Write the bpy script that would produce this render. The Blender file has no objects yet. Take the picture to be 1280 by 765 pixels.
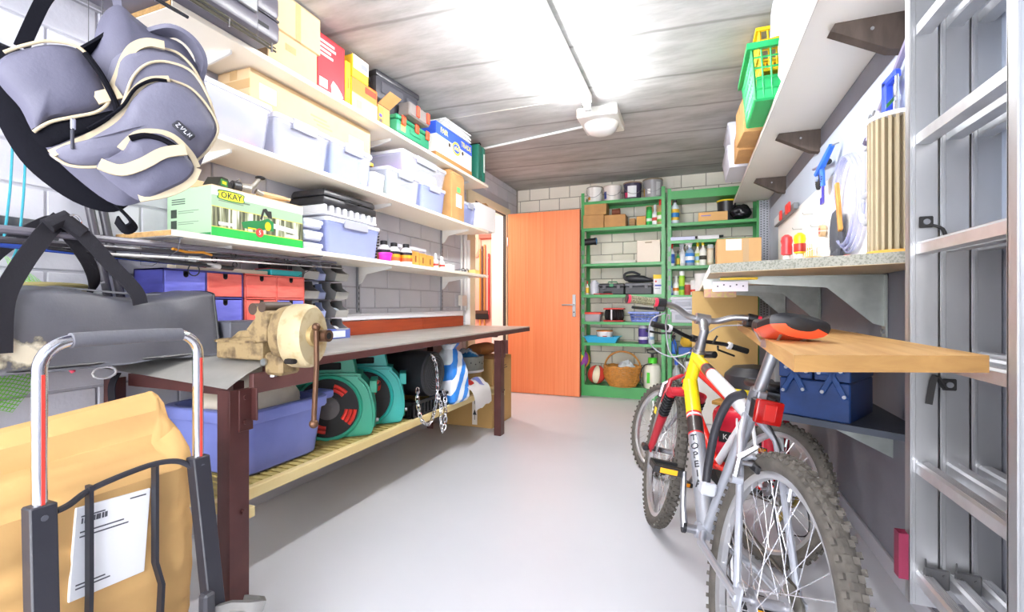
import bpy, bmesh, math, random
from mathutils import Vector, Matrix, noise as mnoise
random.seed(7)
SC = bpy.context.scene
COL = SC.collection
PI = math.pi
R = math.radians

# ---------------------------------------------------------------- camera, world, lamps, exposure
cam = bpy.data.objects.new('camera', bpy.data.cameras.new('camera'))
COL.objects.link(cam)
cam.location = (0, 0, 1.0)
cam.rotation_euler = (R(90), 0, R(21.2))
cam.data.sensor_width = 36
cam.data.lens = 16.3125
cam.data.shift_y = -1.5 / 1280
cam.data.clip_start = 0.02
SC.camera = cam

W = bpy.data.worlds.new('daylight')
SC.world = W
W.use_nodes = True
W.node_tree.nodes['Background'].inputs[0].default_value = (0.95, 0.96, 1.0, 1)
W.node_tree.nodes['Background'].inputs[1].default_value = 3.3

SC.view_settings.view_transform = 'Standard'
SC.view_settings.look = 'None'
SC.view_settings.gamma = 1.0
SC.view_settings.use_curve_mapping = False
SC.cycles.max_bounces = 14
SC.cycles.diffuse_bounces = 8
SC.cycles.transparent_max_bounces = 24
SC.view_settings.exposure = 1.84

TUBE_POWER = 74.0      # emission of the fluorescent tubes
SIDE_LAMP = 30.0       # lamp in the side room (watts)

def side_lamp():
    l = bpy.data.lights.new('side_room_lamp', 'POINT'); l.energy = SIDE_LAMP; l.shadow_soft_size = 0.12
    l.color = (1.0, 0.93, 0.85)
    o = bpy.data.objects.new('side_room_lamp', l); COL.objects.link(o); o.location = (-2.75, 4.75, 2.1)
side_lamp()

# ---------------------------------------------------------------- materials
def lin(h):
    if isinstance(h, str):
        h = h.lstrip('#'); h = [int(h[i:i+2], 16) / 255 for i in (0, 2, 4)]
    return tuple((c / 12.92 if c <= 0.04045 else ((c + 0.055) / 1.055) ** 2.4) for c in h)

MATS = {}
def mat(name, col, rough=0.5, metal=0.0, var=0.0, vscale=6.0, bump=0.0, bscale=40.0, col2=None, stretch=None,
        clear=0.0, spec=0.5, emit=0.0, coat=0.0, detail=4.0, lo=0.35, hi=0.7):
    """procedural principled material: colour, optional noise towards col2, optional bump, optional clear mix"""
    if name in MATS: return MATS[name]
    m = bpy.data.materials.new(name); m.use_nodes = True
    nt = m.node_tree; N = nt.nodes; Lk = nt.links
    b = N['Principled BSDF']; out = N['Material Output']
    c1 = lin(col)
    b.inputs['Base Color'].default_value = (*c1, 1)
    b.inputs['Roughness'].default_value = rough
    b.inputs['Metallic'].default_value = metal
    b.inputs['Specular IOR Level'].default_value = spec
    if coat: b.inputs['Coat Weight'].default_value = coat
    if emit:
        b.inputs['Emission Color'].default_value = (*c1, 1); b.inputs['Emission Strength'].default_value = emit
    if var or bump:
        tc = N.new('ShaderNodeTexCoord'); mp = N.new('ShaderNodeMapping')
        Lk.new(tc.outputs['Object'], mp.inputs[0])
        if stretch: mp.inputs['Scale'].default_value = stretch
    if var:
        n = N.new('ShaderNodeTexNoise'); n.inputs['Scale'].default_value = vscale; n.inputs['Detail'].default_value = detail
        Lk.new(mp.outputs[0], n.inputs['Vector'])
        rp = N.new('ShaderNodeValToRGB')
        rp.color_ramp.elements[0].position = lo; rp.color_ramp.elements[1].position = hi
        c2 = lin(col2) if col2 else tuple(c * (1 - var) for c in c1)
        rp.color_ramp.elements[0].color = (*c1, 1); rp.color_ramp.elements[1].color = (*c2, 1)
        Lk.new(n.outputs[0], rp.inputs[0]); Lk.new(rp.outputs[0], b.inputs['Base Color'])
    if bump:
        n2 = N.new('ShaderNodeTexNoise'); n2.inputs['Scale'].default_value = bscale; n2.inputs['Detail'].default_value = 5
        Lk.new(mp.outputs[0], n2.inputs['Vector'])
        bp = N.new('ShaderNodeBump'); bp.inputs['Strength'].default_value = bump; bp.inputs['Distance'].default_value = 0.01
        Lk.new(n2.outputs[0], bp.inputs['Height']); Lk.new(bp.outputs[0], b.inputs['Normal'])
    if clear:
        t = N.new('ShaderNodeBsdfTransparent'); mx = N.new('ShaderNodeMixShader'); mx.inputs[0].default_value = clear
        Lk.new(b.outputs[0], mx.inputs[1]); Lk.new(t.outputs[0], mx.inputs[2]); Lk.new(mx.outputs[0], out.inputs[0])
    MATS[name] = m
    return m

def wood(name, c1, c2, scale=(1, 12, 12), rough=0.55, ring=3.0, bump=0.08):
    """grain stretched along local x (scale picks the axis)"""
    if name in MATS: return MATS[name]
    m = bpy.data.materials.new(name); m.use_nodes = True
    nt = m.node_tree; N = nt.nodes; Lk = nt.links; b = N['Principled BSDF']
    tc = N.new('ShaderNodeTexCoord'); mp = N.new('ShaderNodeMapping'); mp.inputs['Scale'].default_value = scale
    Lk.new(tc.outputs['Object'], mp.inputs[0])
    n = N.new('ShaderNodeTexNoise'); n.inputs['Scale'].default_value = ring; n.inputs['Detail'].default_value = 8
    n.inputs['Distortion'].default_value = 0.6
    Lk.new(mp.outputs[0], n.inputs['Vector'])
    rp = N.new('ShaderNodeValToRGB'); rp.color_ramp.elements[0].position = 0.3; rp.color_ramp.elements[1].position = 0.7
    rp.color_ramp.elements[0].color = (*lin(c1), 1); rp.color_ramp.elements[1].color = (*lin(c2), 1)
    Lk.new(n.outputs[0], rp.inputs[0]); Lk.new(rp.outputs[0], b.inputs['Base Color'])
    bp = N.new('ShaderNodeBump'); bp.inputs['Strength'].default_value = bump; bp.inputs['Distance'].default_value = 0.01
    Lk.new(n.outputs[0], bp.inputs['Height']); Lk.new(bp.outputs[0], b.inputs['Normal'])
    b.inputs['Roughness'].default_value = rough
    MATS[name] = m
    return m

def P(c, rough=0.45, **k):           # plain painted / plastic colour
    return mat('paint_%s_%d_%s' % (c.lstrip('#'), int(rough * 100), '_'.join('%s%s' % kv for kv in k.items())), c, rough, **k)

CARD = mat('cardboard', '#c99a62', 0.85, var=0.18, vscale=9, bump=0.05, bscale=60)
CARDP = mat('pale_cardboard', '#dfc195', 0.85, var=0.12, vscale=7, bump=0.05, bscale=60)
TAPE = mat('packing_tape', '#c8a677', 0.25, spec=0.6)
WHITE = P('#f2f2ef', 0.5)
PAPER = mat('white_paper', '#f4f4f4', 0.8)
BLACK = P('#17171a', 0.45)
BLACKR = mat('black_rubber', '#1c1b1b', 0.75, bump=0.1, bscale=90)
INK = P('#222226', 0.7)
STEEL = mat('steel', '#b9bcc0', 0.32, 0.9, var=0.15, vscale=14)
CHROME = mat('chrome', '#e2e2e6', 0.08, 1.0)
ALU = mat('aluminium', '#bfc0c2', 0.4, 0.8, var=0.28, vscale=5, stretch=(1, 1, 0.25), bump=0.04, bscale=60)
ZINC = mat('galvanised_steel', '#b4bab6', 0.45, 0.6, var=0.2, vscale=20)
CLEARP = mat('clear_plastic', '#e6e9fa', 0.22, clear=0.70, spec=0.5)
CLEARB = mat('bluish_clear_plastic', '#b9c4f5', 0.25, clear=0.55, spec=0.5)
FROST = mat('frosted_plastic', '#eceefa', 0.35, clear=0.28)
LIDP = mat('milky_lid', '#eceef8', 0.3, clear=0.3)
GREENM = mat('green_enamel', '#4ba65c', 0.35, var=0.10, vscale=5)
ORANGE = P('#e8862d', 0.5)

# ---------------------------------------------------------------- mesh builder
class MB:
    def __init__(s, m=None):
        s.bm = bmesh.new(); s.mats = []; s.mi = 0
        if m: s.m(m)
    def m(s, mt):
        if mt not in s.mats: s.mats.append(mt)
        s.mi = s.mats.index(mt); return s
    def _fin(s, verts, M=None):
        fs = {f for v in verts for f in v.link_faces}
        for f in fs: f.material_index = s.mi
        if M is not None: bmesh.ops.transform(s.bm, matrix=M, verts=list(verts))
    def box(s, x0, x1, y0, y1, z0, z1, bev=0.0, M=None, seg=1, top=1.0):
        r = bmesh.ops.create_cube(s.bm, size=1.0); vs = r['verts']
        cx, cy, cz = (x0 + x1) / 2, (y0 + y1) / 2, (z0 + z1) / 2
        for v in vs:
            k = top if v.co.z > 0 else 1.0
            v.co = Vector((cx + v.co.x * (x1 - x0) * k, cy + v.co.y * (y1 - y0) * k, cz + v.co.z * (z1 - z0)))
        if bev:
            es = list({e for v in vs for e in v.link_edges})
            r2 = bmesh.ops.bevel(s.bm, geom=es, offset=bev, segments=seg, affect='EDGES', profile=0.5)
            vs = list({v for f in r2['faces'] for v in f.verts} | {v for v in vs if v.is_valid})
        s._fin(vs, M); return s
    def cyl(s, p, q, r, r2=None, seg=16, caps=True):
        p, q = Vector(p), Vector(q); d = q - p; L = d.length
        if L < 1e-6: return s
        rr = bmesh.ops.create_cone(s.bm, cap_ends=caps, segments=seg, radius1=r, radius2=r if r2 is None else r2, depth=L)
        M = Matrix.Translation((p + q) / 2) @ d.to_track_quat('Z', 'Y').to_matrix().to_4x4()
        s._fin(rr['verts'], M); return s
    def sphere(s, c, r, sc=(1, 1, 1), su=16, sv=10, M=None):
        rr = bmesh.ops.create_uvsphere(s.bm, u_segments=su, v_segments=sv, radius=r)
        T = Matrix.Translation(c) @ Matrix.Diagonal((*sc, 1))
        s._fin(rr['verts'], (M @ T) if M is not None else T); return s
    def tube(s, pts, r, seg=8, closed=False, flat=None, up0=None):
        """sweep a circle (or a flat strip: flat=(w,t)) along pts; r may be a list"""
        pts = [Vector(p) for p in pts]; n = len(pts); rings = []
        up = Vector(up0) if up0 else None
        for i, p in enumerate(pts):
            if closed: t = pts[(i + 1) % n] - pts[i - 1]
            else: t = pts[min(i + 1, n - 1)] - pts[max(i - 1, 0)]
            t.normalize()
            if up is None:
                up = Vector((0, 0, 1)) if abs(t.z) < 0.9 else Vector((0, 1, 0))
            a = t.cross(up)
            if a.length < 1e-5: a = t.orthogonal()
            a.normalize(); b = a.cross(t); b.normalize(); up = b
            rad = r[i] if isinstance(r, (list, tuple)) else r
            ring = []
            if flat:
                w, th = flat
                for (x, y) in ((-w, -th), (w, -th), (w, th), (-w, th)):
                    ring.append(s.bm.verts.new(p + a * x / 2 + b * y / 2))
            else:
                for k in range(seg):
                    an = 2 * PI * k / seg
                    ring.append(s.bm.verts.new(p + a * (rad * math.cos(an)) + b * (rad * math.sin(an))))
            rings.append(ring)
        m = len(rings[0]); fs = []
        rng = range(n if closed else n - 1)
        for i in rng:
            A, B = rings[i], rings[(i + 1) % n]
            for k in range(m):
                fs.append(s.bm.faces.new((A[k], A[(k + 1) % m], B[(k + 1) % m], B[k])))
        if not closed:
            fs.append(s.bm.faces.new(rings[0][::-1])); fs.append(s.bm.faces.new(rings[-1]))
        for f in fs: f.material_index = s.mi
        return s
    def lathe(s, prof, seg=20, M=None, caps=True, a0=0, a1=2 * PI):
        rings = []
        for (r, z) in prof:
            rings.append([s.bm.verts.new((r * math.cos(2 * PI * k / seg), r * math.sin(2 * PI * k / seg), z)) for k in range(seg)])
        fs = []
        for A, B in zip(rings, rings[1:]):
            for k in range(seg):
                fs.append(s.bm.faces.new((A[k], A[(k + 1) % seg], B[(k + 1) % seg], B[k])))
        if caps:
            fs.append(s.bm.faces.new(rings[0][::-1])); fs.append(s.bm.faces.new(rings[-1]))
        for f in fs: f.material_index = s.mi
        if M is not None: bmesh.ops.transform(s.bm, matrix=M, verts=[v for rg in rings for v in rg])
        return s
    def prism(s, poly, d0, d1, M=None):
        """polygon in local xy extruded from z=d0 to d1, then placed by M"""
        A = [s.bm.verts.new((x, y, d0)) for x, y in poly]; B = [s.bm.verts.new((x, y, d1)) for x, y in poly]
        n = len(poly); fs = [s.bm.faces.new(A[::-1]), s.bm.faces.new(B)]
        for k in range(n): fs.append(s.bm.faces.new((A[k], A[(k + 1) % n], B[(k + 1) % n], B[k])))
        for f in fs: f.material_index = s.mi
        if M is not None: bmesh.ops.transform(s.bm, matrix=M, verts=A + B)
        return s
    def loft(s, rings, caps=True):
        RV = [[s.bm.verts.new(p) for p in rg] for rg in rings]; m = len(RV[0]); fs = []
        for A, B in zip(RV, RV[1:]):
            for k in range(m): fs.append(s.bm.faces.new((A[k], A[(k + 1) % m], B[(k + 1) % m], B[k])))
        if caps: fs.append(s.bm.faces.new(RV[0][::-1])); fs.append(s.bm.faces.new(RV[-1]))
        for f in fs: f.material_index = s.mi
        return s
    def grid(s, fn, nu, nv):
        V = [[s.bm.verts.new(fn(i / nu, j / nv)) for i in range(nu + 1)] for j in range(nv + 1)]
        for j in range(nv):
            for i in range(nu):
                f = s.bm.faces.new((V[j][i], V[j][i + 1], V[j + 1][i + 1], V[j + 1][i])); f.material_index = s.mi
        return s
    def pillow(s, outline, hf, hb, M=None, n=7, pw=2.4, y=0.0):
        """domed pad: outline in local (x,z), front towards -y by hf, back towards +y by hb"""
        cx = sum(p[0] for p in outline) / len(outline); cz = sum(p[1] for p in outline) / len(outline)
        allv = []; fs = []
        for sgn, h in ((-1, hf), (1, hb)):
            rings = []
            for j in range(n):
                t = 1 - j / n
                hh = h * (1 - t ** pw) ** 0.5
                rings.append([s.bm.verts.new((cx + (px - cx) * t, y + sgn * hh, cz + (pz - cz) * t)) for px, pz in outline])
            c = s.bm.verts.new((cx, y + sgn * h, cz)); m = len(outline)
            for A, B in zip(rings, rings[1:]):
                for k in range(m): fs.append(s.bm.faces.new((A[k], A[(k + 1) % m], B[(k + 1) % m], B[k])))
            for k in range(m): fs.append(s.bm.faces.new((rings[-1][k], rings[-1][(k + 1) % m], c)))
            allv += [v for rg in rings for v in rg] + [c]
        for f in fs: f.material_index = s.mi
        bmesh.ops.remove_doubles(s.bm, verts=allv, dist=1e-5)
        if M is not None: bmesh.ops.transform(s.bm, matrix=M, verts=[v for v in allv if v.is_valid])
        return s
    def noise(s, amp, freq, seed=0.0):
        s.bm.normal_update()
        for v in s.bm.verts:
            q = v.co * freq + Vector((seed, seed * 1.7, -seed))
            v.co += v.normal * (mnoise.noise(q) + 0.5 * mnoise.noise(q * 2.3)) * amp
        return s
    def done(s, name, parent=None, ang=35, flat=False, kind=None):
        me = bpy.data.meshes.new(name)
        bmesh.ops.recalc_face_normals(s.bm, faces=s.bm.faces[:])
        s.bm.to_mesh(me); s.bm.free()
        for mt in s.mats: me.materials.append(mt)
        if not flat:
            me.polygons.foreach_set('use_smooth', [True] * len(me.polygons))
            me.set_sharp_from_angle(angle=R(ang))
        o = bpy.data.objects.new(name, me); COL.objects.link(o)
        if parent is not None: o.parent = parent
        if kind: o['kind'] = kind
        return o

def tag(o, label, cat, group=None, kind=None):
    o['label'] = label; o['category'] = cat
    if group: o['group'] = group
    if kind: o['kind'] = kind
    return o
def thing(name, label, cat, loc=(0, 0, 0), rz=0.0, group=None, rot=None):
    o = bpy.data.objects.new(name, None); o.empty_display_size = 0.05; COL.objects.link(o)
    o.location = loc; o.rotation_euler = rot if rot else (0, 0, rz)
    return tag(o, label, cat, group)
def inst(o, parent=None, loc=None, rot=None, name=None):
    c = o.copy(); COL.objects.link(c)
    if parent is not None: c.parent = parent
    if loc is not None: c.location = loc
    if rot is not None: c.rotation_euler = rot
    return c
def copy_thing(root, loc, rz, label, group=None):
    r = root.copy(); COL.objects.link(r); r.location = loc; r.rotation_euler = (0, 0, rz); r['label'] = label
    if group: r['group'] = group
    for ch in list(root.children):
        c = ch.copy(); COL.objects.link(c); c.parent = r
        for g in ch.children:
            d = g.copy(); COL.objects.link(d); d.parent = c
    return r
def struct(o):
    o['kind'] = 'structure'; return o

def spline(pts, n=6, closed=False):
    """Catmull-Rom through pts (any dimension)"""
    m = len(pts); out = []
    rng = m if closed else m - 1
    for i in range(rng):
        g = lambda k: Vector(pts[k % m]) if closed else Vector(pts[max(0, min(m - 1, k))])
        p0, p1, p2, p3 = g(i - 1), g(i), g(i + 1), g(i + 2)
        for j in range(n):
            t = j / n
            out.append(0.5 * ((2 * p1) + (p2 - p0) * t + (2 * p0 - 5 * p1 + 4 * p2 - p3) * t * t + (3 * p1 - p0 - 3 * p2 + p3) * t ** 3))
    if not closed: out.append(Vector(pts[-1]))
    return out

def text(s, size, m, parent, loc, rot, name='lettering', depth=0.0006, align='CENTER', sx=1.0, bold=0.0):
    cu = bpy.data.curves.new(name, 'FONT'); cu.body = s; cu.size = size; cu.align_x = align; cu.align_y = 'CENTER'
    cu.extrude = depth; cu.resolution_u = 2; cu.offset = bold
    o = bpy.data.objects.new(name, cu); COL.objects.link(o)
    dg = bpy.context.evaluated_depsgraph_get()
    me = bpy.data.meshes.new_from_object(o.evaluated_get(dg)); me.materials.clear(); me.materials.append(m)
    bpy.data.objects.remove(o); bpy.data.curves.remove(cu)
    o = bpy.data.objects.new(name, me); COL.objects.link(o)
    o.parent = parent; o.location = loc; o.rotation_euler = rot; o.scale = (sx, 1, 1)
    return o
FX = (R(90), 0, R(90))     # print on a face that looks towards +x
FY = (R(90), 0, 0)         # print on a face that looks towards -y
FNX = (R(90), 0, R(-90))   # print on a face that looks towards -x
# ---------------------------------------------------------------- the setting
XL, XR, YB, ZC = -2.03, 0.69, 5.40, 2.42

FLOORM = mat('floor_paint', '#c0c1c7', 0.38, var=0.05, vscale=1.5, bump=0.02, bscale=25)
def concrete():
    m = bpy.data.materials.new('cast_concrete'); m.use_nodes = True; nt = m.node_tree; N = nt.nodes; Lk = nt.links
    b = N['Principled BSDF']; b.inputs['Roughness'].default_value = 0.85
    tc = N.new('ShaderNodeTexCoord'); mp = N.new('ShaderNodeMapping'); mp.inputs['Scale'].default_value = (0.8, 3.2, 1)
    mp.inputs['Rotation'].default_value = (0, 0, R(-3))
    Lk.new(tc.outputs['Object'], mp.inputs[0])
    n = N.new('ShaderNodeTexNoise'); n.inputs['Scale'].default_value = 3.0; n.inputs['Detail'].default_value = 10; n.inputs['Roughness'].default_value = 0.65
    Lk.new(mp.outputs[0], n.inputs['Vector'])
    rp = N.new('ShaderNodeValToRGB')
    for p, c in ((0, '#9fa09f'), (1, '#c4c5c5')):
        rp.color_ramp.elements[p].color = (*lin(c), 1)
    rp.color_ramp.elements[0].position = 0.30; rp.color_ramp.elements[1].position = 0.62
    Lk.new(n.outputs[0], rp.inputs[0])
    # dark thin joints of the boards the slab was cast on
    w = N.new('ShaderNodeTexWave'); w.wave_type = 'BANDS'; w.bands_direction = 'Y'; w.inputs['Scale'].default_value = 0.62
    w.inputs['Distortion'].default_value = 0.5; w.inputs['Detail'].default_value = 3; w.inputs['Detail Scale'].default_value = 3
    mp2 = N.new('ShaderNodeMapping'); mp2.inputs['Scale'].default_value = (1, 1, 1); mp2.inputs['Rotation'].default_value = (0, 0, R(-3))
    Lk.new(tc.outputs['Object'], mp2.inputs[0]); Lk.new(mp2.outputs[0], w.inputs['Vector'])
    r2 = N.new('ShaderNodeValToRGB'); r2.color_ramp.elements[0].position = 0.0; r2.color_ramp.elements[1].position = 0.012
    r2.color_ramp.elements[0].color = (0.62, 0.61, 0.60, 1); r2.color_ramp.elements[1].color = (1, 1, 1, 1)
    Lk.new(w.outputs[0], r2.inputs[0])
    # blotches
    n3 = N.new('ShaderNodeTexNoise'); n3.inputs['Scale'].default_value = 1.1; n3.inputs['Detail'].default_value = 6
    Lk.new(tc.outputs['Object'], n3.inputs['Vector'])
    r3 = N.new('ShaderNodeValToRGB'); r3.color_ramp.elements[0].position = 0.35; r3.color_ramp.elements[1].position = 0.6
    r3.color_ramp.elements[0].color = (0.84, 0.83, 0.81, 1); r3.color_ramp.elements[1].color = (1, 1, 1, 1)
    Lk.new(n3.outputs[0], r3.inputs[0])
    mx = N.new('ShaderNodeMix'); mx.data_type = 'RGBA'; mx.blend_type = 'MULTIPLY'; mx.inputs[0].default_value = 1
    Lk.new(rp.outputs[0], mx.inputs[6]); Lk.new(r2.outputs[0], mx.inputs[7])
    mx2 = N.new('ShaderNodeMix'); mx2.data_type = 'RGBA'; mx2.blend_type = 'MULTIPLY'; mx2.inputs[0].default_value = 1
    Lk.new(mx.outputs[2], mx2.inputs[6]); Lk.new(r3.outputs[0], mx2.inputs[7])
    Lk.new(mx2.outputs[2], b.inputs['Base Color'])
    bp = N.new('ShaderNodeBump'); bp.inputs['Strength'].default_value = 0.18; bp.inputs['Distance'].default_value = 0.02
    Lk.new(n.outputs[0], bp.inputs['Height']); Lk.new(bp.outputs[0], b.inputs['Normal'])
    return m
CONC = concrete()
GREYP = mat('grey_wall_paint', '#c8c8d0', 0.6, var=0.07, vscale=3, bump=0.12, bscale=70)
GREYJ = mat('grey_painted_joint', '#aeaeb6', 0.75)
CREAMB = mat('cream_block', '#ece6d8', 0.85, var=0.12, vscale=2.2, bump=0.15, bscale=80)
MORTAR = mat('mortar', '#9a958a', 0.9)
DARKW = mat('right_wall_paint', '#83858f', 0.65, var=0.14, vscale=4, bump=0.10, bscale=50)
BEIGE = P('#e3d6b4', 0.45)
PINK = mat('pink_plaster', '#e3ab99', 0.8, var=0.06, vscale=4)

struct(MB(FLOORM).box(-3.7, 0.95, -2.2, 6.2, -0.1, 0).done('floor'))
struct(MB(CONC).box(-3.7, 0.95, -2.2, 6.2, ZC, ZC + 0.12).done('ceiling'))

# left wall: mortar core with the door opening, every block a proud piece
DY0, DY1, DZ = 4.17, 5.03, 2.05
w = MB(GREYJ); w.box(-2.20, XL - 0.006, -2.2, DY0, 0, ZC); w.box(-2.20, XL - 0.006, DY1, 6.2, 0, ZC); w.box(-2.20, XL - 0.006, DY0, DY1, DZ, ZC)
wall_left = struct(w.done('wall_left'))
w = MB(MORTAR); w.box(-2.2, 0.9, YB + 0.004, YB + 0.2, 0, ZC)
wall_back = struct(w.done('wall_back'))
struct(MB(mat('pale_blue_lit_wall', '#b4bfd0', 0.6, var=0.06, vscale=4, bump=0.08, bscale=60)).box(XR - 0.004, XR, -2.2, YB, 1.16, 1.90).done('lit_wall_band'))  # paler panel stands in for the lit part of the wall above the worktop
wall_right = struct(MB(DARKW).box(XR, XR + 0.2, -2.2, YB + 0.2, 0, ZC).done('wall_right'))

BLK = {}
def block(parent, y0, y1, z0, z1, axis, m):
    j = 0.004
    k = (round(y1 - y0, 3), round(z1 - z0, 3), axis)
    if k not in BLK:
        a, b = k[0] / 2 - j, k[1] / 2 - j
        q = MB(m)
        if axis == 'x': q.box(-0.02, 0.0, -a, a, -b, b, 0.003)
        else: q.box(-a, a, 0.0, 0.02, -b, b, 0.003)
        BLK[k] = q.done('brick', parent)
        o = BLK[k]
    else:
        o = inst(BLK[k], parent)
    dz = random.uniform(-0.0012, 0.0012)
    o.location = (XL + dz, (y0 + y1) / 2, (z0 + z1) / 2) if axis == 'x' else ((y0 + y1) / 2, YB - 0.002 + dz, (z0 + z1) / 2)

def courses(z00, h, first, step, lo, hi, parent, axis, m, skip=None):
    k = 0; z = z00
    while z < ZC - 0.01:
        za, zb = max(z, 0), min(z + h, ZC)
        x = lo; g = first + (step / 2 if k % 2 else 0)
        edges = [lo]
        e = g + math.floor((lo - g) / step + 1.001) * step
        while e < hi - 0.03:
            if e > lo + 0.03: edges.append(e)
            e += step
        edges.append(hi)
        for a, b in zip(edges, edges[1:]):
            segs = [(a, b)]
            if skip and za < skip[2] - 0.02:
                segs = [(p, q) for p, q in ((a, min(b, skip[0])), (max(a, skip[1]), b)) if q - p > 0.03]
            for p, q in segs: block(parent, p, q, za, zb, axis, m)
        z += h; k += 1
courses(0.017, 0.1373, 2.63 - 0.29 * 8 + 0.145, 0.29, 0.35, 5.395, wall_left, 'x', GREYP, (DY0 - 0.12, DY1 + 0.1, DZ + 0.06))
courses(-0.101, 0.14, -0.734 - 5 * 0.25, 0.25, -2.02, 0.685, wall_back, 'y', CREAMB)
# the part of the left wall nearer than the picture: the same blocks, joined
q = MB(GREYP)
for i in range(8):
    for k in range(17):
        y0 = -1.97 + i * 0.29 + (0.145 if k % 2 else 0) - 0.145
        q.box(-2.05, XL, y0 + 0.004, min(y0 + 0.286, 0.345), 0.022 + k * 0.1373, 0.150 + k * 0.1373)
q.done('brick_field', wall_left, kind='stuff')

struct(MB(P('#b9bac2', 0.5)).box(XR - 0.012, XR, -2.2, YB, 0, 0.067, 0.002).done('baseboard_right'))
struct(MB(P('#a9a9b1', 0.5)).box(XL, XL + 0.012, -2.2, 3.97, 0, 0.075, 0.002).done('baseboard_left'))
struct(MB(wood('redbrown_board', '#a2431f', '#8a3215', (8, 1, 12))).box(-2.028, -2.003, 1.1, 3.20, 0.806, 0.895, 0.002).box(-2.028, -2.003, 3.203, 3.9, 0.806, 0.897, 0.002).done('trim_1'))
struct(MB(P('#e9eaf0', 0.4)).box(-2.028, -2.006, 1.1, 3.9, 0.90, 0.943, 0.003).done('trim_2'))

# side room seen through the doorway
s = MB(PINK); s.box(-3.7, -2.0, 6.0, 6.1, 0, ZC); s.box(-3.8, -3.7, 3.3, 6.1, 0, ZC); s.box(-3.7, -2.2, 3.2, 3.3, 0, ZC)
struct(s.done('wall_side_room'))
struct(MB(P('#a8503f', 0.6)).box(-2.80, -2.55, 5.92, 6.0, 1.93, 1.99, 0.004).done('trim_3'))
# doorway lining and frame, door leaf
d = MB(P('#f4efe6', 0.5)); d.box(-2.205, XL, DY1 - 0.004, DY1 + 0.02, 0, DZ); d.box(-2.205, XL, DY0 - 0.02, DY0 + 0.004, 0, DZ); d.box(-2.205, XL, DY0, DY1, DZ - 0.004, DZ + 0.02)
lining = struct(d.done('trim_4'))
fr = MB(BEIGE)
fr.box(XL - 0.004, XL + 0.022, 4.01, DY0 + 0.004, 0, DZ + 0.075, 0.004); fr.box(XL - 0.004, XL + 0.022, DY1 - 0.004, 5.13, 0, DZ + 0.075, 0.004); fr.box(XL - 0.004, XL + 0.022, DY0, DY1, DZ - 0.004, DZ + 0.075, 0.004)
fr.m(P('#3a3430', 0.7)).box(XL - 0.03, XL + 0.004, DY1 - 0.012, DY1 - 0.003, 0, DZ - 0.004).box(XL - 0.03, XL + 0.004, DY0, DY1, DZ - 0.012, DZ - 0.003)
struct(fr.done('trim_5'))
DOORM = wood('orange_door_veneer', '#e8905f', '#dc7848', (30, 1, 0.35), 0.42, 2.6, 0.03)
door = struct(MB(DOORM).box(-1.96, -1.13, 4.93, 4.97, 0.006, 2.034, 0.002).m(P('#8a2f1c', 0.5)).box(-1.1305, -1.126, 4.931, 4.969, 0.006, 2.034).done('door_1'))
h = MB(STEEL)
h.box(-1.208, -1.172, 4.921, 4.93, 0.87, 1.11, 0.003)
h.cyl((-1.19, 4.922, 1.0), (-1.19, 4.87, 1.0), 0.010).tube([(-1.19, 4.875, 1.0), (-1.21, 4.868, 1.0), (-1.31, 4.868, 0.998)], 0.009, 10)
h.m(BLACK).cyl((-1.19, 4.922, 0.92), (-1.19, 4.9195, 0.92), 0.007)
h.done('door_handle', door)
for z in (0.28, 1.72): MB(STEEL).cyl((-1.967, 4.935, z - 0.05), (-1.967, 4.935, z + 0.05), 0.009).done('hinge', door)

# ---------------------------------------------------------------- lamps
TUBEM = mat('lit_fluorescent_tube', '#ffffff', 0.4, emit=TUBE_POWER)
def tube_light(x, y0, y1, label):
    t = thing('tube_light', label, 'ceiling light', (x, (y0 + y1) / 2, ZC - 0.085))
    L = (y1 - y0) / 2
    MB(P('#f3f3f3', 0.4)).box(-0.025, 0.03, -L, L, 0.03, 0.085, 0.004).done('housing', t)
    e = MB(P('#e9e9e9', 0.4))
    e.bm.free()
    for sgn in (-1, 1): MB(P('#e9e9e9', 0.4)).box(-0.022, 0.022, sgn * L - 0.02, sgn * L + 0.02, -0.018, 0.032, 0.004).done('end_cap', t)
    MB(TUBEM).cyl((0, -L + 0.02, 0), (0, L - 0.02, 0), 0.014, seg=12).done('tube', t)
tube_light(-0.66, 1.62, 3.12, 'lit white fluorescent batten on the concrete ceiling above the floor')
tube_light(-0.66, -2.1, -0.6, 'unseen fluorescent batten added on the ceiling behind the viewer, for fill light')  # unseen batten, added behind the camera as fill light
dl = thing('dome_lamp', 'square white unlit lamp with round glass dome on the concrete ceiling', 'ceiling light', (-0.635, 3.49, ZC))
MB(P('#eceae4', 0.4)).box(-0.145, 0.145, -0.19, 0.19, -0.07, 0, 0.006).done('base', dl)
MB(mat('opal_glass', '#f6f6f4', 0.2)).lathe([(0.128, -0.07), (0.126, -0.085), (0.112, -0.115), (0.08, -0.137), (0.04, -0.147), (0.002, -0.149)], 28).done('glass_dome', dl)
tag(MB(P('#ececec', 0.4)).tube([(-0.78, 3.62, 2.408), (-1.5, 3.76, 2.408), (-2.02, 3.86, 2.408)], 0.010).done('conduit'), 'thin white conduit running along the ceiling from the square lamp to the left', 'conduit')
tag(MB(P('#b9b6b0', 0.7)).tube([(-0.72, 3.12, 2.414), (-1.4, 3.12, 2.414), (-2.02, 3.12, 2.414)], 0.0025).done('ceiling_cable'), 'very thin pale cable on the ceiling, ending beside the fluorescent batten', 'cable')

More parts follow.
